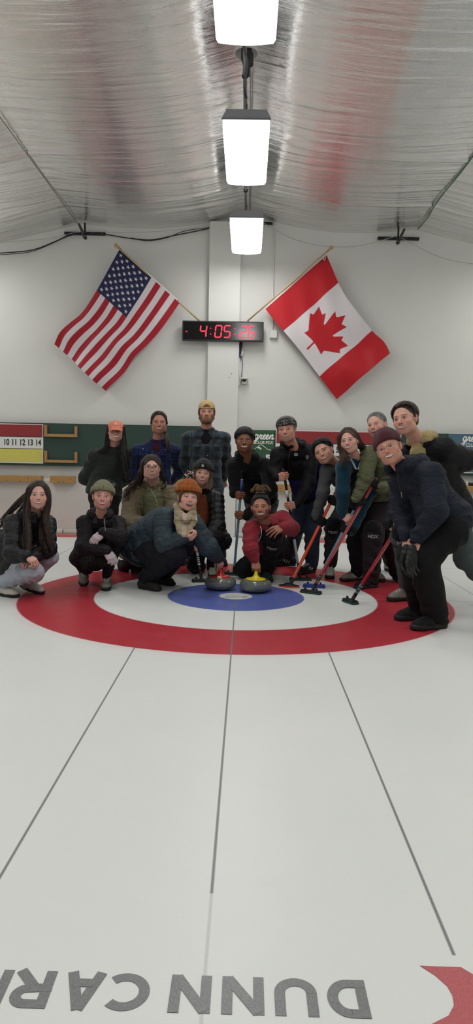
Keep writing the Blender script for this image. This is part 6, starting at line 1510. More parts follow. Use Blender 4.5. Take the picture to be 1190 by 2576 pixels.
# ---- 8: backwards cap, beard, grey plaid
def p8():
    J = JP(head=(520, 1037, 1.62), neck=(519, 1082, 1.70), sa=(474, 1103, 1.70), sb=(562, 1103, 1.72), ea=(463, 1164, 1.82), eb=(570, 1166, 1.84), wa=(478, 1210, 1.86), wb=(562, 1205, 1.88),
           pel=(516, 1215, 1.74), ha=(498, 1232, 1.74), hb=(536, 1232, 1.74), ka=(482, 1318, 1.70), kb=(548, 1318, 1.72), fa=(463, 1399, 1.78), fb=(556, 1399, 1.82))
    p = Person('bearded person in a backwards yellow cap and grey plaid shirt, tallest of the back row', J, dict(skin=(200, 148, 128), brow=(110, 76, 54), turn=(0, 2, 0), mouth='calm', jaw=1.0, beard='full', beardc=(116, 76, 52), beardk=.8, iris=(70, 76, 80), eye=.0040, nose=1.15, lines=.5, lip=(150, 88, 78)), 1.05, 0, 8.0, 1.02)
    p.hand('b', J['wb'], at(562, 1222, 1.92) - J['wb'], A(.2, 1, 0), (.4,) * 4, .3); p.hand('a', J['wa'], at(474, 1226, 1.92) - J['wa'], A(.2, 1, 0), (.4,) * 4, .3); p.body()
    ml = m_plaid('grey_plaid', rgb(36, 42, 48), [(.11, .1, .045, 0, rgb(72, 82, 90), .55), (.11, .35, .045, 1, rgb(66, 76, 86), .5), (.055, .2, .006, 0, rgb(104, 114, 120), .45), (.055, .6, .006, 1, rgb(98, 108, 114), .4), (.22, .15, .02, 1, rgb(16, 18, 22), .7), (.22, .3, .02, 0, rgb(16, 18, 22), .6)])
    J = p.J; cut = lambda S: (S.chain([J['neck'] + A(0, -.085, .04), J['neck'] + A(0, -.125, -.03), J['neck'] + A(.0, -.165, -.19)], [.050, .045, .012], .006), [o.update(sub=True) for o in S.ops[-2:]])
    o = p.top(ml, .020, 'shirt', d_fold(.005, .12, 8), hem=.04, cuts=[cut], width=1.40); L = np.array([v.co[:] for v in o.data.vertices]); set_pl(o, np.stack([L[:, 0] + .25 * L[:, 1], L[:, 2], 0 * L[:, 0]], 1))
    c2 = p.collar(ml, .007, .074, .045, .6); L = np.array([v.co[:] for v in c2.data.vertices]); set_pl(c2, L[:, [0, 2, 1]])
    S = Solid(.006); S.chain([J['neck'] + A(0, -.005, .005), J['neck'] + A(0, -.022, -.10), J['neck'] + A(0, -.03, -.2)], [.062, .085, .085], .02); solid(S, 't_shirt', m_cloth('black_jersey', rgb(18, 18, 22), .9, 800), p.o)
    for cx in (494, 549):
        a = at(cx, 1113, 1.565); V, F = box(-.055, .055, -.004, .004, -.05, .03, .003, 1, np.eye(3), a); q = obj('chest_pocket', V, F, ml, o, smooth=False); set_pl(q, np.array([v.co[:] for v in q.data.vertices])[:, [0, 2, 1]] + A(.03, .02, 0))
        V = [a + A(x, -.006, z) for x, z in ((-.058, .032), (.058, .032), (.058, .004), (0, -.012), (-.058, .004))]; V = V + [v + A(0, .004, 0) for v in V]; q = obj('pocket_flap', V, [[4, 3, 2, 1, 0], [5, 6, 7, 8, 9]] + [[i, (i + 1) % 5, (i + 1) % 5 + 5, i + 5] for i in range(5)], ml, o, smooth=False); set_pl(q, np.array([v.co[:] for v in q.data.vertices])[:, [0, 2, 1]])
    for y in (1146, 1160, 1176, 1192): obj('button', *lathe([(.005, 0), (.005, .002), (.0005, .002)], at(522, y, 1.56), 12, axis=(0, -1, 0)), m_plain('dark_button', rgb(120, 122, 124), .3), o)
    p.trousers(m_cloth('grey_denim', rgb(62, 68, 76), .85, 900, var=.2), .012)
    for q, a in (('a', -12), ('b', 12)): shoe(p.o, p.J['f' + q] * A(1, 1, 0) + A(0, 0, .085), a, Mw['shoe_blk'], Mw['sole_blk'], Mw['lace_blk'], .28, stripes=Mw['stripe_wht'])
    S = Solid(.005); p.hair_cap(S, .006, .06)
    for q in (-1, 1): S.cap((q * .074, .028, .02), (q * .072, .030, -.02), .010, .008, .01)
    p.hsolid(S, 'hair', H_GING)
    rng = np.random.RandomState(9); S = Solid(.0035); S.ell((0, .045, -.092), (.046, .045, .034), k=.01)
    for q in (-1, 1): S.chain([(q * .066, .022, -.03), (q * .058, .035, -.062), (q * .035, .058, -.095)], [.010, .015, .020], .02)
    S.ell((0, .074, -.062), (.0235, .03, .0165), k=.006, sub=True)
    p.hsolid(S, 'beard', m_hair('ginger_beard', rgb(84, 54, 36), rgb(150, 112, 82), .6), lambda U, T, P, I: .0022 * wob(P, 240) + .0015 * np.sin(P[:, 0] * 900))
    mc = m_cloth('mustard_canvas', rgb(184, 158, 108), .85, 700, foldamp=.2)
    S = Solid(.0036); S.ell((0, -.018, .042), (.083, .099, .086), k=.01); S.half((0, 0, .036), (0, -.06, 1), .004); S.ell((0, .098, .046), (.040, .05, .040), k=.004, sub=True); S.ell((0, -.020, .036), (.076, .092, .080), k=.002, sub=True)
    cp = p.hsolid(S, 'cap', mc)
    S = Solid(.0036); S.ell((0, -.014, .036), (.079, .094, .084), k=.01); S.half((0, .0, .038), (0, 0, 1), .004); S.half((0, .045, 0), (0, 1, 0), .004); p.hsolid(S, 'cap_lining', m_cloth('black_lining', rgb(20, 18, 18), .9, 500), parent=cp)
    V, F = tube(spline([(x, .086 - 5.5 * x * x, .040 + 1.5 * x * x) for x in np.linspace(-.055, .055, 9)], 3), .0055, 8); obj('strap', p.wor(V), F, mc, cp)
    V, F = box(-.07, .07, -.155, -.095, .022, .027, .002); obj('visor', p.wor(V), F, mc, cp)
p8()
# ---- 9: black hair, black hoodie, leaning on the pale blue broom
def p9():
    J = JP(head=(615, 1108, .90), neck=(621, 1150, 1.05), sa=(588, 1172, 1.05), sb=(668, 1172, 1.12), ea=(594, 1222, 1.06), eb=(680, 1232, 1.02), wa=(602, 1240, .92), wb=(620, 1280, .95),
           pel=(655, 1252, 1.55), ha=(640, 1262, 1.55), hb=(676, 1262, 1.58), ka=(634, 1335, 1.40), kb=(680, 1335, 1.42), fa=(634, 1405, 1.60), fb=(682, 1405, 1.62))
    p = Person('person with thick black hair in a black hoodie leaning on a pale blue broom', J, dict(skin=(128, 86, 64), brow=(16, 12, 12), turn=(0, 0, 1), mouth='teeth', jaw=.97, iris=(22, 14, 10), stubble=.25, lip=(128, 70, 62), nose=1.15, blush=.2, eye=.0045), .95, 0, 9.0, .98)
    w, z, y = grip(on(2, 1246), sdir(2), A(.35, -.3, -.8), True, .97); p.hand('a', w, z, y, (.85,) * 4, .8)
    w, z, y = grip(on(2, 1296), sdir(2), A(-.9, -.2, -.45), False, .97); p.hand('b', w, z, y, (.85,) * 4, .8)
    p.body()
    o = p.top(M_BLKFLEECE, .030, 'hoodie', d_fold(.005, .12, 9), hem=.05, back=.03, width=1.34, loose=1.1); p.hood(M_BLKFLEECE, .034, .100)
    S = Solid(.005); S.ell(p.J['neck'] + A(-.005, -.035, .008), (.055, .05, .02)); solid(S, 't_shirt', m_cloth('grey_white_jersey', rgb(168, 166, 164), .9, 800), p.o)
    for s in (-1, 1): zipper(p, [p.J['neck'] + A(s * .03, -.13, -.03), p.J['neck'] + A(s * .028, -.15, -.09)], o, m_plain('black_cord', rgb(12, 12, 12), .8), .0028, 'drawcord')
    p.trousers(m_cloth('grey_jersey', rgb(96, 98, 100), .9, 700), .010)
    w = p.J['wb']; d = nrm(p.J['eb'] - w); V, F = tube([w + d * .02, w + d * .045], .037, 24); obj('watch', V, F, mdark, p.o)
    for q in 'ab': shoe(p.o, p.J['f' + q] * A(1, 1, 0) + A(0, 0, .085), 0, Mw['shoe_blk'], Mw['sole_blk'], None, .27)
    rng = np.random.RandomState(10); S = Solid(.0045); p.hair_cap(S, .009, .082, temple=.080); p.strands(S, 300, rng, 21, -10, -48, .021, .0050, sweep=24, jit=8)
    p.hsolid(S, 'hair', H_BLK)
p9()

# ---- 10: red hoodie, dreadlock bun, kneeling with the yellow handled stone
def p10():
    J = JP(head=(656, 1276, .38), neck=(671, 1318, .52), sa=(632, 1332, .42), sb=(710, 1304, .66), ea=(630, 1382, .30), eb=(734, 1330, .52), wa=(636, 1424, .24), wb=(700, 1333, .30),
           pel=(680, 1368, 1.0), ha=(660, 1385, 1.0), hb=(702, 1378, 1.0), ka=(616, 1430, .86), kb=(687, 1362, .50), fa=(650, 1432, 1.35), fb=(672, 1432, .84))
    hp = A(SX2 + .002, SY2 + .040, .178)
    p = Person('person kneeling in a red zip hoodie with tied dreadlocks, touching the yellow handled stone', J, dict(skin=(176, 124, 98), brow=(28, 20, 18), turn=(-4, 0, -4), mouth='teeth', jaw=.98, beard='full', beardc=(34, 24, 20), beardk=.75, iris=(36, 24, 18), nose=1.2, lip=(160, 92, 84), eye=.0042, lines=.35, hand=(160, 112, 90)), .98, 0, 10.0)
    z = nrm(A(.12, -.45, -.85)); w = hp - z * .085 + A(0, .012, .024)
    p.hand('a', w, z, A(.05, .35, -.6), (.6, .65, .7, .75), .6, .04)
    p.hand('b', at(712, 1326, .36), at(684, 1338, .28) - at(712, 1326, .36), A(-.3, .9, -.8), (.14, .16, .2, .26), .2, .22)
    p.body()
    mr = m_cloth('red_fleece', rgb(134, 40, 50), .95, 600, sheen=.1)
    J = p.J; cut = lambda S: (S.chain([J['neck'] + A(0, -.09, .03), J['neck'] + A(-.01, -.14, -.02), J['neck'] + A(-.02, -.19, -.10)], [.048, .036, .010], .006), [o.update(sub=True) for o in S.ops[-2:]])
    o = p.top(mr, .028, 'hoodie', d_fold(.0055, .09, 10), hem=-.04, back=.02, cuts=[cut], width=1.34, cufflen=.055)
    p.hood(mr, .038, .10, up=.0, back=.06)
    S = Solid(.006); S.chain([J['neck'] + A(-.005, -.02, -.01), J['neck'] + A(-.015, -.05, -.10)], [.060, .075], .02); solid(S, 't_shirt', M_BLKFLEECE, p.o)
    zipper(p, [at(655, 1324, .27), at(658, 1336, .24), at(656, 1350, .25), at(650, 1362, .27)], o, m_plain('white_zip', rgb(190, 180, 178), .5), .003)
    p.trousers(M_BLKPANT, .012, thigh=.095, knee=.078, hem=.058); p.kneepad('b', M_BLKFLEECE, True, .088)
    shoe(p.o, at(668, 1436, .88), 8, Mw['shoe_teal'], Mw['sole_blk'], m_plain('teal_laces', rgb(40, 54, 58), .8), .29); shoe(p.o, at(650, 1436, 1.42), 180, Mw['shoe_teal'], Mw['sole_blk'], None, .28)
    rng = np.random.RandomState(11); S = Solid(.0040); p.hair_cap(S, .006, .100, temple=.070)
    for i in range(34):
        a = i / 34 * 2 * math.pi; S.chain([(.079 * math.sin(a), -.016 + (.097 - .010 * max(0, math.cos(a))) * math.cos(a), .040 + .052 * max(0, math.cos(a))), (.052 * math.sin(a), -.016 + .066 * math.cos(a), .105), (.016 * math.sin(a), -.03 + .02 * math.cos(a), .132)], [.0075, .0085, .010], .004)
    p.hsolid(S, 'hair', H_BLK)
    S = Solid(.004)
    for i in range(30):
        a = rng.uniform(0, 6.28); r0 = rng.uniform(.01, .05); h = rng.uniform(.045, .085); up = .128
        q = [(r0 * .35 * math.sin(a), -.03 + r0 * .35 * math.cos(a), up), (r0 * math.sin(a), -.03 + r0 * math.cos(a), up + h), ((r0 + .022) * math.sin(a), -.03 + (r0 + .02) * math.cos(a), up + h * .75), ((r0 + .042) * math.sin(a), -.03 + (r0 + .03) * math.cos(a), up + h * rng.uniform(.1, .6))]
        S.chain(spline(q, 2), [.006] * 7, .002)
    p.hsolid(S, 'dreadlock_bun', H_ROPE, lambda U, T, P, I: .0012 * np.sin(U * 500))
    V, F = tube([A(.040 * math.sin(t), -.028 + .036 * math.cos(t), .134) for t in np.linspace(0, 6.283, 25)[:-1]], .0035, 8, closed=True); obj('hair_tie', p.wor(V), F, m_plain('cream_cord', rgb(186, 172, 150), .8), p.o)
p10()

# ---- 11: bandana, grey beard, black and blue jacket
def p11():
    J = JP(head=(721, 1081, .82), neck=(739, 1122, .98), sa=(700, 1144, .92), sb=(784, 1138, 1.10), ea=(690, 1182, .92), eb=(776, 1216, 1.02), wa=(708, 1188, .80), wb=(742, 1254, .84),
           pel=(778, 1238, 1.45), ha=(762, 1250, 1.46), hb=(796, 1250, 1.46), ka=(746, 1328, 1.44), kb=(787, 1335, 1.26), fa=(728, 1397, 1.80), fb=(784, 1417, 1.34))
    p = Person('person with a grey goatee and patterned black headband holding a black and white broom', J, dict(skin=(204, 150, 132), brow=(92, 74, 62), turn=(-10, 0, -8), mouth='slight', jaw=1.02, beard='goatee', beardc=(150, 142, 134), beardk=.75, iris=(80, 84, 84), eye=.0038, nose=1.12, lines=.55, lip=(166, 92, 84)), 1.02, 0, 11.0)
    w, z, y = grip(on(3, 1198), sdir(3), A(.45, -.2, -.7), True); p.hand('a', w, z, y, (.8,) * 4, .8)
    w, z, y = grip(on(3, 1272), sdir(3), A(-.5, -.2, -.8), False); p.hand('b', w, z, y, (.75, .7, .65, .6), .7)
    p.body()
    mb = m_cloth('black_softshell', rgb(17, 17, 19), .7, 900, foldamp=.7); mu = m_cloth('deep_blue_fleece', rgb(36, 34, 86), .85, 700)
    o = p.top(mb, .026, 'jacket', d_fold(.005, .12, 11), hem=.03, back=.03, width=1.34); p.hood(mb, .038, .105)
    J = p.J
    # blue lower body and back panels
    S = Solid(.007); sd = nrm(J['sa'] - J['sb']); S.chain([lerp(J['pel'], J['neck'], -.02), lerp(J['pel'], J['neck'], .30)], [.147, .134], .03, sd, 1.37); S.cap(at(794, 1160, 1.2), at(800, 1215, 1.36), .10, .11, .04); S.half(lerp(J['pel'], J['neck'], .05), J['neck'] - J['pel'], .01); solid(S, 'blue_panel', mu, o, d_fold(.005, .1, 2))
    m_ = m_plain('silver_print', rgb(150, 150, 150), .6)
    c = at(745, 1144, .80); parts = [box(-.016 + .0, .016, 0, .0015, -.010 + k * .009, -.004 + k * .009) for k in range(3)] + [box(.010, .018, 0, .0015, -.012, .016)]
    decal(c, nrm(CC - c), (0, 0, 1), join(*parts), m_, 'chest_emblem', o)
    c = at(773, 1149, .90); V1 = tube([(.012 * math.sin(t), 0, .012 * math.cos(t)) for t in np.linspace(0, 6.28, 17)[:-1]], .0018, 6, closed=True); decal(c, nrm(CC - c), (0, 0, 1), join(V1, box(-.012, .012, 0, .0015, -.022, -.017), box(-.003, .003, 0, .0015, -.006, .006)), m_, 'sleeve_emblem', o)
    zipper(p, [p.J['neck'] + A(-.03, -.14, -.02), at(725, 1155, .76), at(728, 1185, .86)], o, mdark, .003)
    p.trousers(m_cloth('blue_denim', rgb(46, 58, 76), .85, 900, var=.35), .012, d_fold(.006, .11), thigh=.086, knee=.070, hem=.066)
    shoe(p.o, at(731, 1402, 1.80), -70, Mw['shoe_blk'], Mw['sole_blk'], Mw['lace_wht'], .29, stripes=Mw['stripe_wht']); shoe(p.o, at(782, 1420, 1.34), -42, Mw['shoe_blk'], Mw['sole_blk'], Mw['lace_wht'], .29, stripes=Mw['stripe_wht'])
    rng = np.random.RandomState(12); S = Solid(.004); p.hair_cap(S, .004, .104, temple=.088)
    p.strands(S, 230, rng, 48, -2, -45, .013, .0042, lift=.006, jit=6)
    for q in (-1, 1): S.cap((q * .077, .02, .03), (q * .077, .012, .0), .008, .006, .01)
    p.hsolid(S, 'hair', H_GREY)
    t = NT('black_patterned_cotton'); v = t.n.new('ShaderNodeTexVoronoi'); v.inputs['Scale'].default_value = 62; v.feature = 'F1'; t.ln(t.coord(), v.inputs['Vector']); q = t.m2('MULTIPLY', t.m2('LESS_THAN', v.outputs['Distance'], .30), t.m2('GREATER_THAN', v.outputs['Distance'], .13))
    mban = t.fin(t.mix(t.m2('MULTIPLY', q, .8), rgb(18, 18, 20), rgb(176, 174, 170)), .8)
    S = Solid(.0036); S.ell((0, -.014, .036), (.095, .111, .105), k=.01); S.half((0, 0, .044), (0, .06, 1), .006); S.half((0, 0, .094), (0, -.10, -1), .006); S.ell((0, -.014, .036), (.088, .104, .098), k=.004, sub=True); p.hsolid(S, 'headband', mban, d_fold(.0015, .03))
p11()

# ---- 12: dark hair, grey shirt, orange broom
def p12():
    J = JP(head=(814, 1136, .62), neck=(850, 1164, .80), sa=(822, 1186, .66), sb=(890, 1168, .92), ea=(812, 1240, .58), eb=(878, 1232, .74), wa=(804, 1278, .52), wb=(850, 1252, .64),
           pel=(895, 1258, 1.38), ha=(872, 1270, 1.32), hb=(912, 1264, 1.42), ka=(838, 1330, .92), kb=(958, 1335, 1.32), fa=(831, 1416, 1.16), fb=(980, 1410, 1.52))
    p = Person('person with short dark hair and grey shirt tilting over the orange broom in black gloves', J, dict(skin=(204, 156, 134), brow=(26, 20, 18), turn=(-14, -2, -27), mouth='teeth', jaw=1.02, cheek=1.03, iris=(36, 24, 18), eye=.0042, browt=.0048, browh=.024, lip=(176, 98, 90), nose=1.1, stubble=.15), .98, 0, 12.0)
    w, z, y = grip(on(4, 1312), sdir(4), A(.15, -.2, -.95), True); p.hand('a', w, z, y, (.75, .7, .6, .5), .5, .1, GLB)
    w, z, y = grip(on(4, 1258), sdir(4), A(-.85, -.2, -.4), False); p.hand('b', w, z, y, (.85,) * 4, .8, .05, GLB)
    p.body(); mg = m_cloth('heather_grey_jersey', rgb(66, 67, 69), .9, 900)
    o = p.top(mg, .014, 'shirt', d_fold(.0045, .10, 12), hem=.03, width=1.34, back=.02, cuff=True)
    p.collar(m_cloth('dark_grey_rib', rgb(40, 41, 43), .9, 700), .008, .070, .012, .4)
    p.trousers(m_cloth('charcoal_trousers', rgb(46, 47, 48), .85, 800), .014, thigh=.086, knee=.066, hem=.062); p.kneepad('a', M_BLKFLEECE, True)
    shoe(p.o, at(831, 1424, 1.16), -8, m_cloth('white_shoe_mesh', rgb(176, 172, 164), .8, 500), Mw['sole_blk'], Mw['lace_wht'], .28, thick=.03); shoe(p.o, at(980, 1418, 1.56), 22, m_cloth('white_shoe_mesh', None), Mw['sole_blk'], Mw['lace_wht'], .28, thick=.03)
    rng = np.random.RandomState(13); S = Solid(.004); p.hair_cap(S, .006, .094, temple=.086)
    p.strands(S, 420, rng, 33, -12, -45, .017, .0038, sweep=-34, lift=.007, jit=9)
    p.hsolid(S, 'hair', H_BLK)
p12()

# ---- 13: long brown hair, teal fleece
def p13():
    J = JP(head=(878, 1109, .42), neck=(900, 1156, .54), sa=(864, 1176, .46), sb=(934, 1170, .62), ea=(862, 1240, .42), eb=(930, 1235, .52), wa=(872, 1298, .34), wb=(892, 1296, .36),
           pel=(920, 1270, .92), ha=(902, 1280, .92), hb=(938, 1280, .96), ka=(893, 1362, .78), kb=(938, 1362, .86), fa=(898, 1438, .92), fb=(944, 1440, 1.02))
    p = Person('person with long brown hair in a teal fleece and black trousers beside the crimson broom', J, dict(skin=(214, 168, 152), brow=(58, 42, 34), turn=(-12, 0, -13), mouth='teeth', jaw=.92, iris=(70, 76, 72), eye=.0048, lip=(182, 98, 96), seed=13), .9, 1, 13.0, .96)
    w, z, y = grip(on(5, 1306), sdir(5), A(-.1, -.2, -.9), True, .95); p.hand('a', w, z, y, (.6, .65, .7, .7), .3)
    w, z, y = grip(on(5, 1330), sdir(5), A(-.9, -.3, -.3), False, .95); p.hand('b', w, z, y, (.85,) * 4, .7, .05, GLB)
    p.body()
    t = NT('teal_navy_fleece'); s_ = t.sep(t.coord('st')); sx = t.sep(t.coord()); sl = t.m2('GREATER_THAN', s_[2], 6.5); n = t.noise(500, 2, t.coord())
    mt = t.fin(t.mix(sl, rgb(18, 30, 44), rgb(16, 52, 68)), .95, 0, t.bump(n, .4, .002, t.bump(t.noise(9, 4, t.coord()), .4, .03)), .15, Sheen_Weight=.2)
    J = p.J; cut = lambda S: (S.chain([J['neck'] + A(-.01, -.09, .04), J['neck'] + A(-.02, -.14, -.03), J['neck'] + A(-.02, -.18, -.12)], [.052, .040, .010], .006), [o.update(sub=True) for o in S.ops[-2:]])
    o = p.top(mt, .024, 'fleece_jacket', d_fold(.005, .12, 13), hem=.05, width=1.32, cuts=[cut], cuffm=M_BLKFLEECE, back=.02)
    p.collar(mt, .010, .078, .04, .8)
    mb = m_cloth('pale_blue_cotton', rgb(150, 166, 184), .85, 800)
    for s in (-1, 1):
        S = Solid(.004); q = J['neck'] + A(-.02, -.075, -.03); S.cap(q + A(s * .05, .01, .03), q + A(s * .012, -.045, -.055), .010, .007, .01, A(s, -.3, .3), 1.8); solid(S, 'shirt_collar', mb, p.o)
    p.trousers(M_BLKPANT, .010, thigh=.088, knee=.066, hem=.052)
    shoe(p.o, at(900, 1444, .94), -62, m_cloth('taupe_shoe_mesh', rgb(126, 116, 106), .7, 500), Mw['sole_blk'], m_plain('grey_laces', rgb(70, 66, 60), .8), .27, stripes=Mw['stripe_wht'], thick=.03); shoe(p.o, at(944, 1445, 1.05), 10, m_cloth('taupe_shoe_mesh', None), Mw['sole_blk'], None, .27, thick=.03)
    rng = np.random.RandomState(14); S = Solid(.0055); p.hair_cap(S, .009, .098, temple=.062)
    L = lambda x, y, Y: p.loc(at(x, y, Y))
    p.locks(S, [(.012, .03, .106), (.058, .045, .06), (.074, .03, -.02)], [L(866, 1142, .36), L(865, 1158, .33), L(869, 1180, .31)], 60, rng, .0062, .019, .018); p.strands(S, 100, rng, 52, -5, -30, .010, .0045)
    p.locks(S, [(-.012, .02, .108), (-.066, .0, .045), (-.076, -.03, -.04)], [L(914, 1128, .52), L(921, 1140, .58)], 40, rng, .0062, .016, .014)
    p.hsolid(S, 'hair', H_MID)
p13()

# ---- 14: grey hair, olive rain jacket
def p14():
    J = JP(head=(948, 1070, .50), neck=(968, 1112, .60), sa=(930, 1142, .50), sb=(1008, 1136, .70), ea=(920, 1202, .40), eb=(1000, 1224, .52), wa=(906, 1248, .32), wb=(962, 1205, .36),
           pel=(970, 1258, .72), ha=(950, 1270, .70), hb=(990, 1270, .76), ka=(938, 1350, .50), kb=(985, 1350, .70), fa=(934, 1452, .56), fb=(1000, 1440, .95))
    p = Person('person with tied back grey hair in an olive rain jacket and plum trousers', J, dict(skin=(216, 164, 148), brow=(120, 98, 82), turn=(-24, 2, -14), mouth='open', jaw=1.02, iris=(90, 92, 88), eye=.0044, lip=(176, 98, 90), lines=.45), .96, 1, 14.0, .98)
    w, z, y = grip(on(6, 1264), sdir(6), A(.2, -.2, -.9), True, .97); p.hand('a', w, z, y, (.85,) * 4, .8, .05, GLB)
    w, z, y = grip(on(6, 1216), sdir(6), A(-.9, -.2, .1), False, .97); p.hand('b', w, z, y, (.85,) * 4, .8, .05, GLB)
    p.body(); mo = m_cloth('olive_rain_nylon', rgb(84, 88, 58), .55, 1300, foldamp=1.0, spec=.35)
    J = p.J; cut = lambda S: (S.chain([J['neck'] + A(-.02, -.09, .04), J['neck'] + A(-.02, -.18, -.10)], [.048, .012], .006), [o.update(sub=True) for o in S.ops[-1:]])
    o = p.top(mo, .028, 'rain_jacket', d_fold(.007, .075, 14), hem=-.03, width=1.32, cuts=[cut], arm=1.05)
    p.collar(m_cloth('blue_grey_shirt', rgb(112, 122, 142), .85, 800), .010, .072, .05, .6); zipper(p, [J['neck'] + A(-.06, -.06, .04), J['neck'] + A(-.05, -.12, -.03), J['neck'] + A(-.02, -.17, -.12), J['neck'] + A(-.01, -.17, -.25)], o, m_plain('black_zip', rgb(14, 14, 14), .6), .004)
    p.trousers(m_cloth('plum_black_trousers', rgb(34, 26, 32), .8, 900, foldamp=.7), .020, d_fold(.007, .12), thigh=.094, knee=.080, hem=.068); p.kneepad('a', M_BLKFLEECE, True, .092)
    shoe(p.o, at(936, 1458, .56), -58, Mw['shoe_blk'], Mw['sole_blk'], Mw['lace_blk'], .27, thick=.03); shoe(p.o, at(1000, 1444, .98), 10, Mw['shoe_blk'], Mw['sole_blk'], None, .27)
    rng = np.random.RandomState(15); S = Solid(.004); p.hair_cap(S, .004, .104, temple=.086)
    p.strands(S, 260, rng, 50, 2, -40, .008, .0036, jit=6)
    S.chain([(0, -.09, .06), (.0, -.13, .03), (-.02, -.13, -.03)], [.03, .03, .015], .02); p.hsolid(S, 'hair', H_GREY)
p14()

# ---- 16: tall, dark hair, sand hood, black jacket, lunging
def p16():
    J = JP(head=(1019, 1054, -.62), neck=(1060, 1112, -.48), sa=(1036, 1140, -.34), sb=(1118, 1130, -.60), ea=(1004, 1226, -.16), eb=(1178, 1158, -.46), wa=(1003, 1292, -.22), wb=(1128, 1192, -.62),
           pel=(1142, 1288, -.42), ha=(1112, 1300, -.32), hb=(1150, 1298, -.48), ka=(1012, 1352, -.28), kb=(1170, 1402, -.30), fa=(1024, 1474, .02), fb=(1248, 1496, -.16))
    J['ea'] = at(1010, 1226, -.12); J['wb'] = at(1128, 1188, -.45); J['pel'] = at(1140, 1285, -.38)
    p = Person('tall person with short dark hair in a black jacket over a sand hoodie', J, dict(skin=(212, 162, 142), brow=(44, 32, 26), turn=(-24, 0, -14), mouth='teeth', jaw=1.02, iris=(50, 40, 32), eye=.0044, lip=(184, 104, 98), nose=1.1), 1.0, 0, 16.0, 1.02)
    w, z, y = grip(on(7, 1330), sdir(7), A(-.25, -.2, -.9), True); p.hand('a', w, z, y, (.8, .8, .8, .8), .7)
    p.hand('b', J['wb'], A(-.6, .5, -.5), A(-.5, -.6, 0), (.4,) * 4, .4); p.body()
    mb = m_cloth('black_ripstop_nylon', rgb(16, 16, 18), .65, 1200, foldamp=.45, spec=.25)
    o = p.top(mb, .036, 'jacket', d_fold(.006, .12, 16), hem=.04, width=1.26, loose=1.1, arm=1.1)
    ms = m_cloth('sand_fleece', rgb(168, 152, 108), .95, 600); p.hood(ms, .042, .092, up=.02, back=.05)
    J = p.J; S = Solid(.006); S.chain([J['neck'] + A(-.01, -.02, -.02), J['neck'] + A(-.04, -.07, -.10)], [.062, .065], .02); solid(S, 'hoodie_front', ms, p.o, d_fold(.004, .06))
    p.collar(mb, .012, .105, .02, 1.0)
    mt = m_cloth('grey_green_trousers', rgb(72, 84, 84), .85, 900); p.trousers(mt, .016, d_fold(.006, .13), thigh=.092, knee=.070, hem=.064); p.kneepad('a', M_BLKFLEECE, True, .085)
    shoe(p.o, at(1028, 1478, .02), -62, Mw['shoe_gry'], Mw['sole_blk'], Mw['lace_wht'], .29, thick=.03); shoe(p.o, at(1256, 1500, -.16), -40, Mw['shoe_gry'], Mw['sole_blk'], None, .29, thick=.03)
    rng = np.random.RandomState(17); S = Solid(.004); p.hair_cap(S, .004, .104, temple=.088)
    p.strands(S, 420, rng, 43, -10, -45, .012, .0034, sweep=-34, lift=.007, jit=7)
    for q in (-1, 1): S.cap((q * .078, .012, .03), (q * .079, .010, -.005), .007, .005, .01)
    p.hsolid(S, 'hair', H_BRN)
p16()

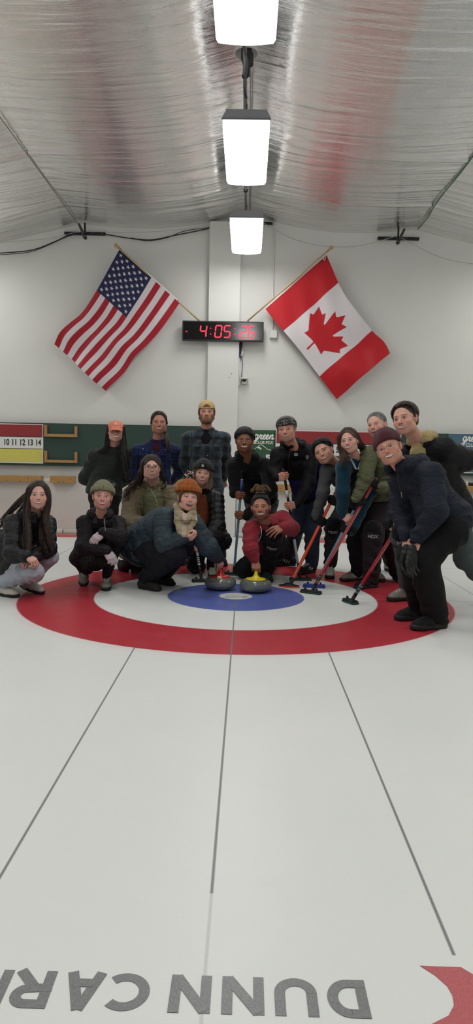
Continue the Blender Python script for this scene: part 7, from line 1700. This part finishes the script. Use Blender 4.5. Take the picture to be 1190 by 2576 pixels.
# ---- 15: maroon beanie, glasses, navy jacket, bending, hands on knees
def p15():
    J = JP(head=(978, 1128, -1.02), neck=(1018, 1172, -.92), sa=(1008, 1206, -.74), sb=(1086, 1196, -1.12), ea=(1010, 1290, -.80), eb=(1098, 1285, -1.24), wa=(1022, 1346, -.96), wb=(1050, 1352, -1.14),
           pel=(1122, 1318, -.95), ha=(1110, 1338, -.82), hb=(1132, 1336, -1.06), ka=(1040, 1396, -.88), kb=(1062, 1400, -1.10), fa=(1058, 1524, -.72), fb=(1096, 1542, -1.00))
    p = Person('person in a maroon beanie and glasses bending forward in a navy jacket, hands on knees', J, dict(skin=(206, 154, 134), brow=(120, 88, 66), turn=(-12, 2, -25), mouth='teeth', jaw=.98, iris=(66, 60, 52), eye=.0040, lip=(178, 100, 92), lines=.55, nose=1.12, stubble=.1, back=.05), 1.06, 0, 15.0)
    p.hand('b', at(1048, 1356, -1.15), at(1040, 1382, -1.17) - at(1048, 1356, -1.15), A(.5, .75, -.3), (.35, .4, .5, .55), .35, .05); p.hand('a', at(1024, 1350, -.98), at(1024, 1374, -1.02) - at(1024, 1350, -.98), A(.6, .5, -.3), (.45, .5, .5, .5), .4, .05)
    p.body(); mn = m_cloth('navy_shell', rgb(26, 32, 44), .75, 1000, foldamp=.8)
    def ex(S): S.cap(at(1130, 1300, -.92), at(1140, 1326, -.90), .17, .16, .05); S.cap(at(1090, 1280, -.98), at(1100, 1322, -.98), .14, .13, .06)
    o = p.top(mn, .034, 'jacket', d_fold(.007, .12, 15), hem=.05, extra=ex, width=1.2, back=.05, cufflen=.06, arm=1.12, hemd=A(.25, 0, -1))
    p.hood(mn, .056, .135, up=.0, back=.09); p.collar(m_cloth('black_fleece_lining', rgb(14, 14, 18), .95, 700), .014, .084, .05, .45)
    zipper(p, [p.J['neck'] + A(-.07, -.10, -.02), at(1002, 1210, -1.05), at(1010, 1245, -1.08)], o, m_plain('black_zip', rgb(14, 14, 14), .6), .004); zipper(p, [at(1010, 1238, -1.12), at(1011, 1252, -1.12)], o, M_ZIP, .003, 'zip_pull')
    p.trousers(m_cloth('black_track_trousers', rgb(16, 16, 17), .85, 900, foldamp=.7), .026, d_fold(.007, .13), thigh=.098, knee=.086, hem=.082)
    shoe(p.o, at(1062, 1530, -.72), -72, Mw['shoe_blk'], Mw['sole_blk'], Mw['lace_blk'], .30, thick=.032); shoe(p.o, at(1104, 1548, -1.0), -66, Mw['shoe_blk'], Mw['sole_blk'], Mw['lace_blk'], .31, thick=.032)
    S = Solid(.005); S.ell((0, -.04, -.005), (.077, .06, .06)); rng = np.random.RandomState(18); p.strands(S, 60, rng, 30, -14, -40, .004, .005); p.hsolid(S, 'hair', H_GING)
    b = p.beanie(m_knit('maroon_marled_knit', rgb(82, 20, 34), 60), .122, .020, 20, .016, 60, .0010, False)
    p.glasses(m_plain('clear_frame', rgb(150, 132, 116), .2), w=.0265, h=.0165, th=.0019, square=.6)
    # black gloves held together, hanging from the hand
    mgl = m_cloth('black_leather', rgb(16, 16, 17), .5, 400, spec=.4)
    for k, (c0, dx) in enumerate(((at(1036, 1387, -1.22), 0), (at(1022, 1386, -1.17), -.01))):
        S = Solid(.0036); hand_ops(S, c0, A(-.02 + dx * 2, -.05, -1), A(.3, -1, 0), k == 0, (.12, .1, .12, .15), .25, .05, 1.0, 1.05, .007, .003)
        V, F = S.mesh(); g = obj('glove', V, F, mgl, smooth=True); tag(g, ['black leather glove hanging from the knee, in front of its pair', 'black leather glove hanging beside the knee, mostly behind the other glove'][k], 'glove', 'gloves held in the hand')
p15()
SC.world = bpy.data.worlds.new('world'); SC.world.use_nodes = True; SC.world.node_tree.nodes['Background'].inputs[0].default_value = (.5, .5, .5, 1); SC.world.node_tree.nodes['Background'].inputs[1].default_value = .2
SC.view_settings.view_transform = 'Standard'; SC.view_settings.look = 'None'; SC.view_settings.exposure = 0.0; SC.view_settings.gamma = 1.0; SC.view_settings.use_curve_mapping = False
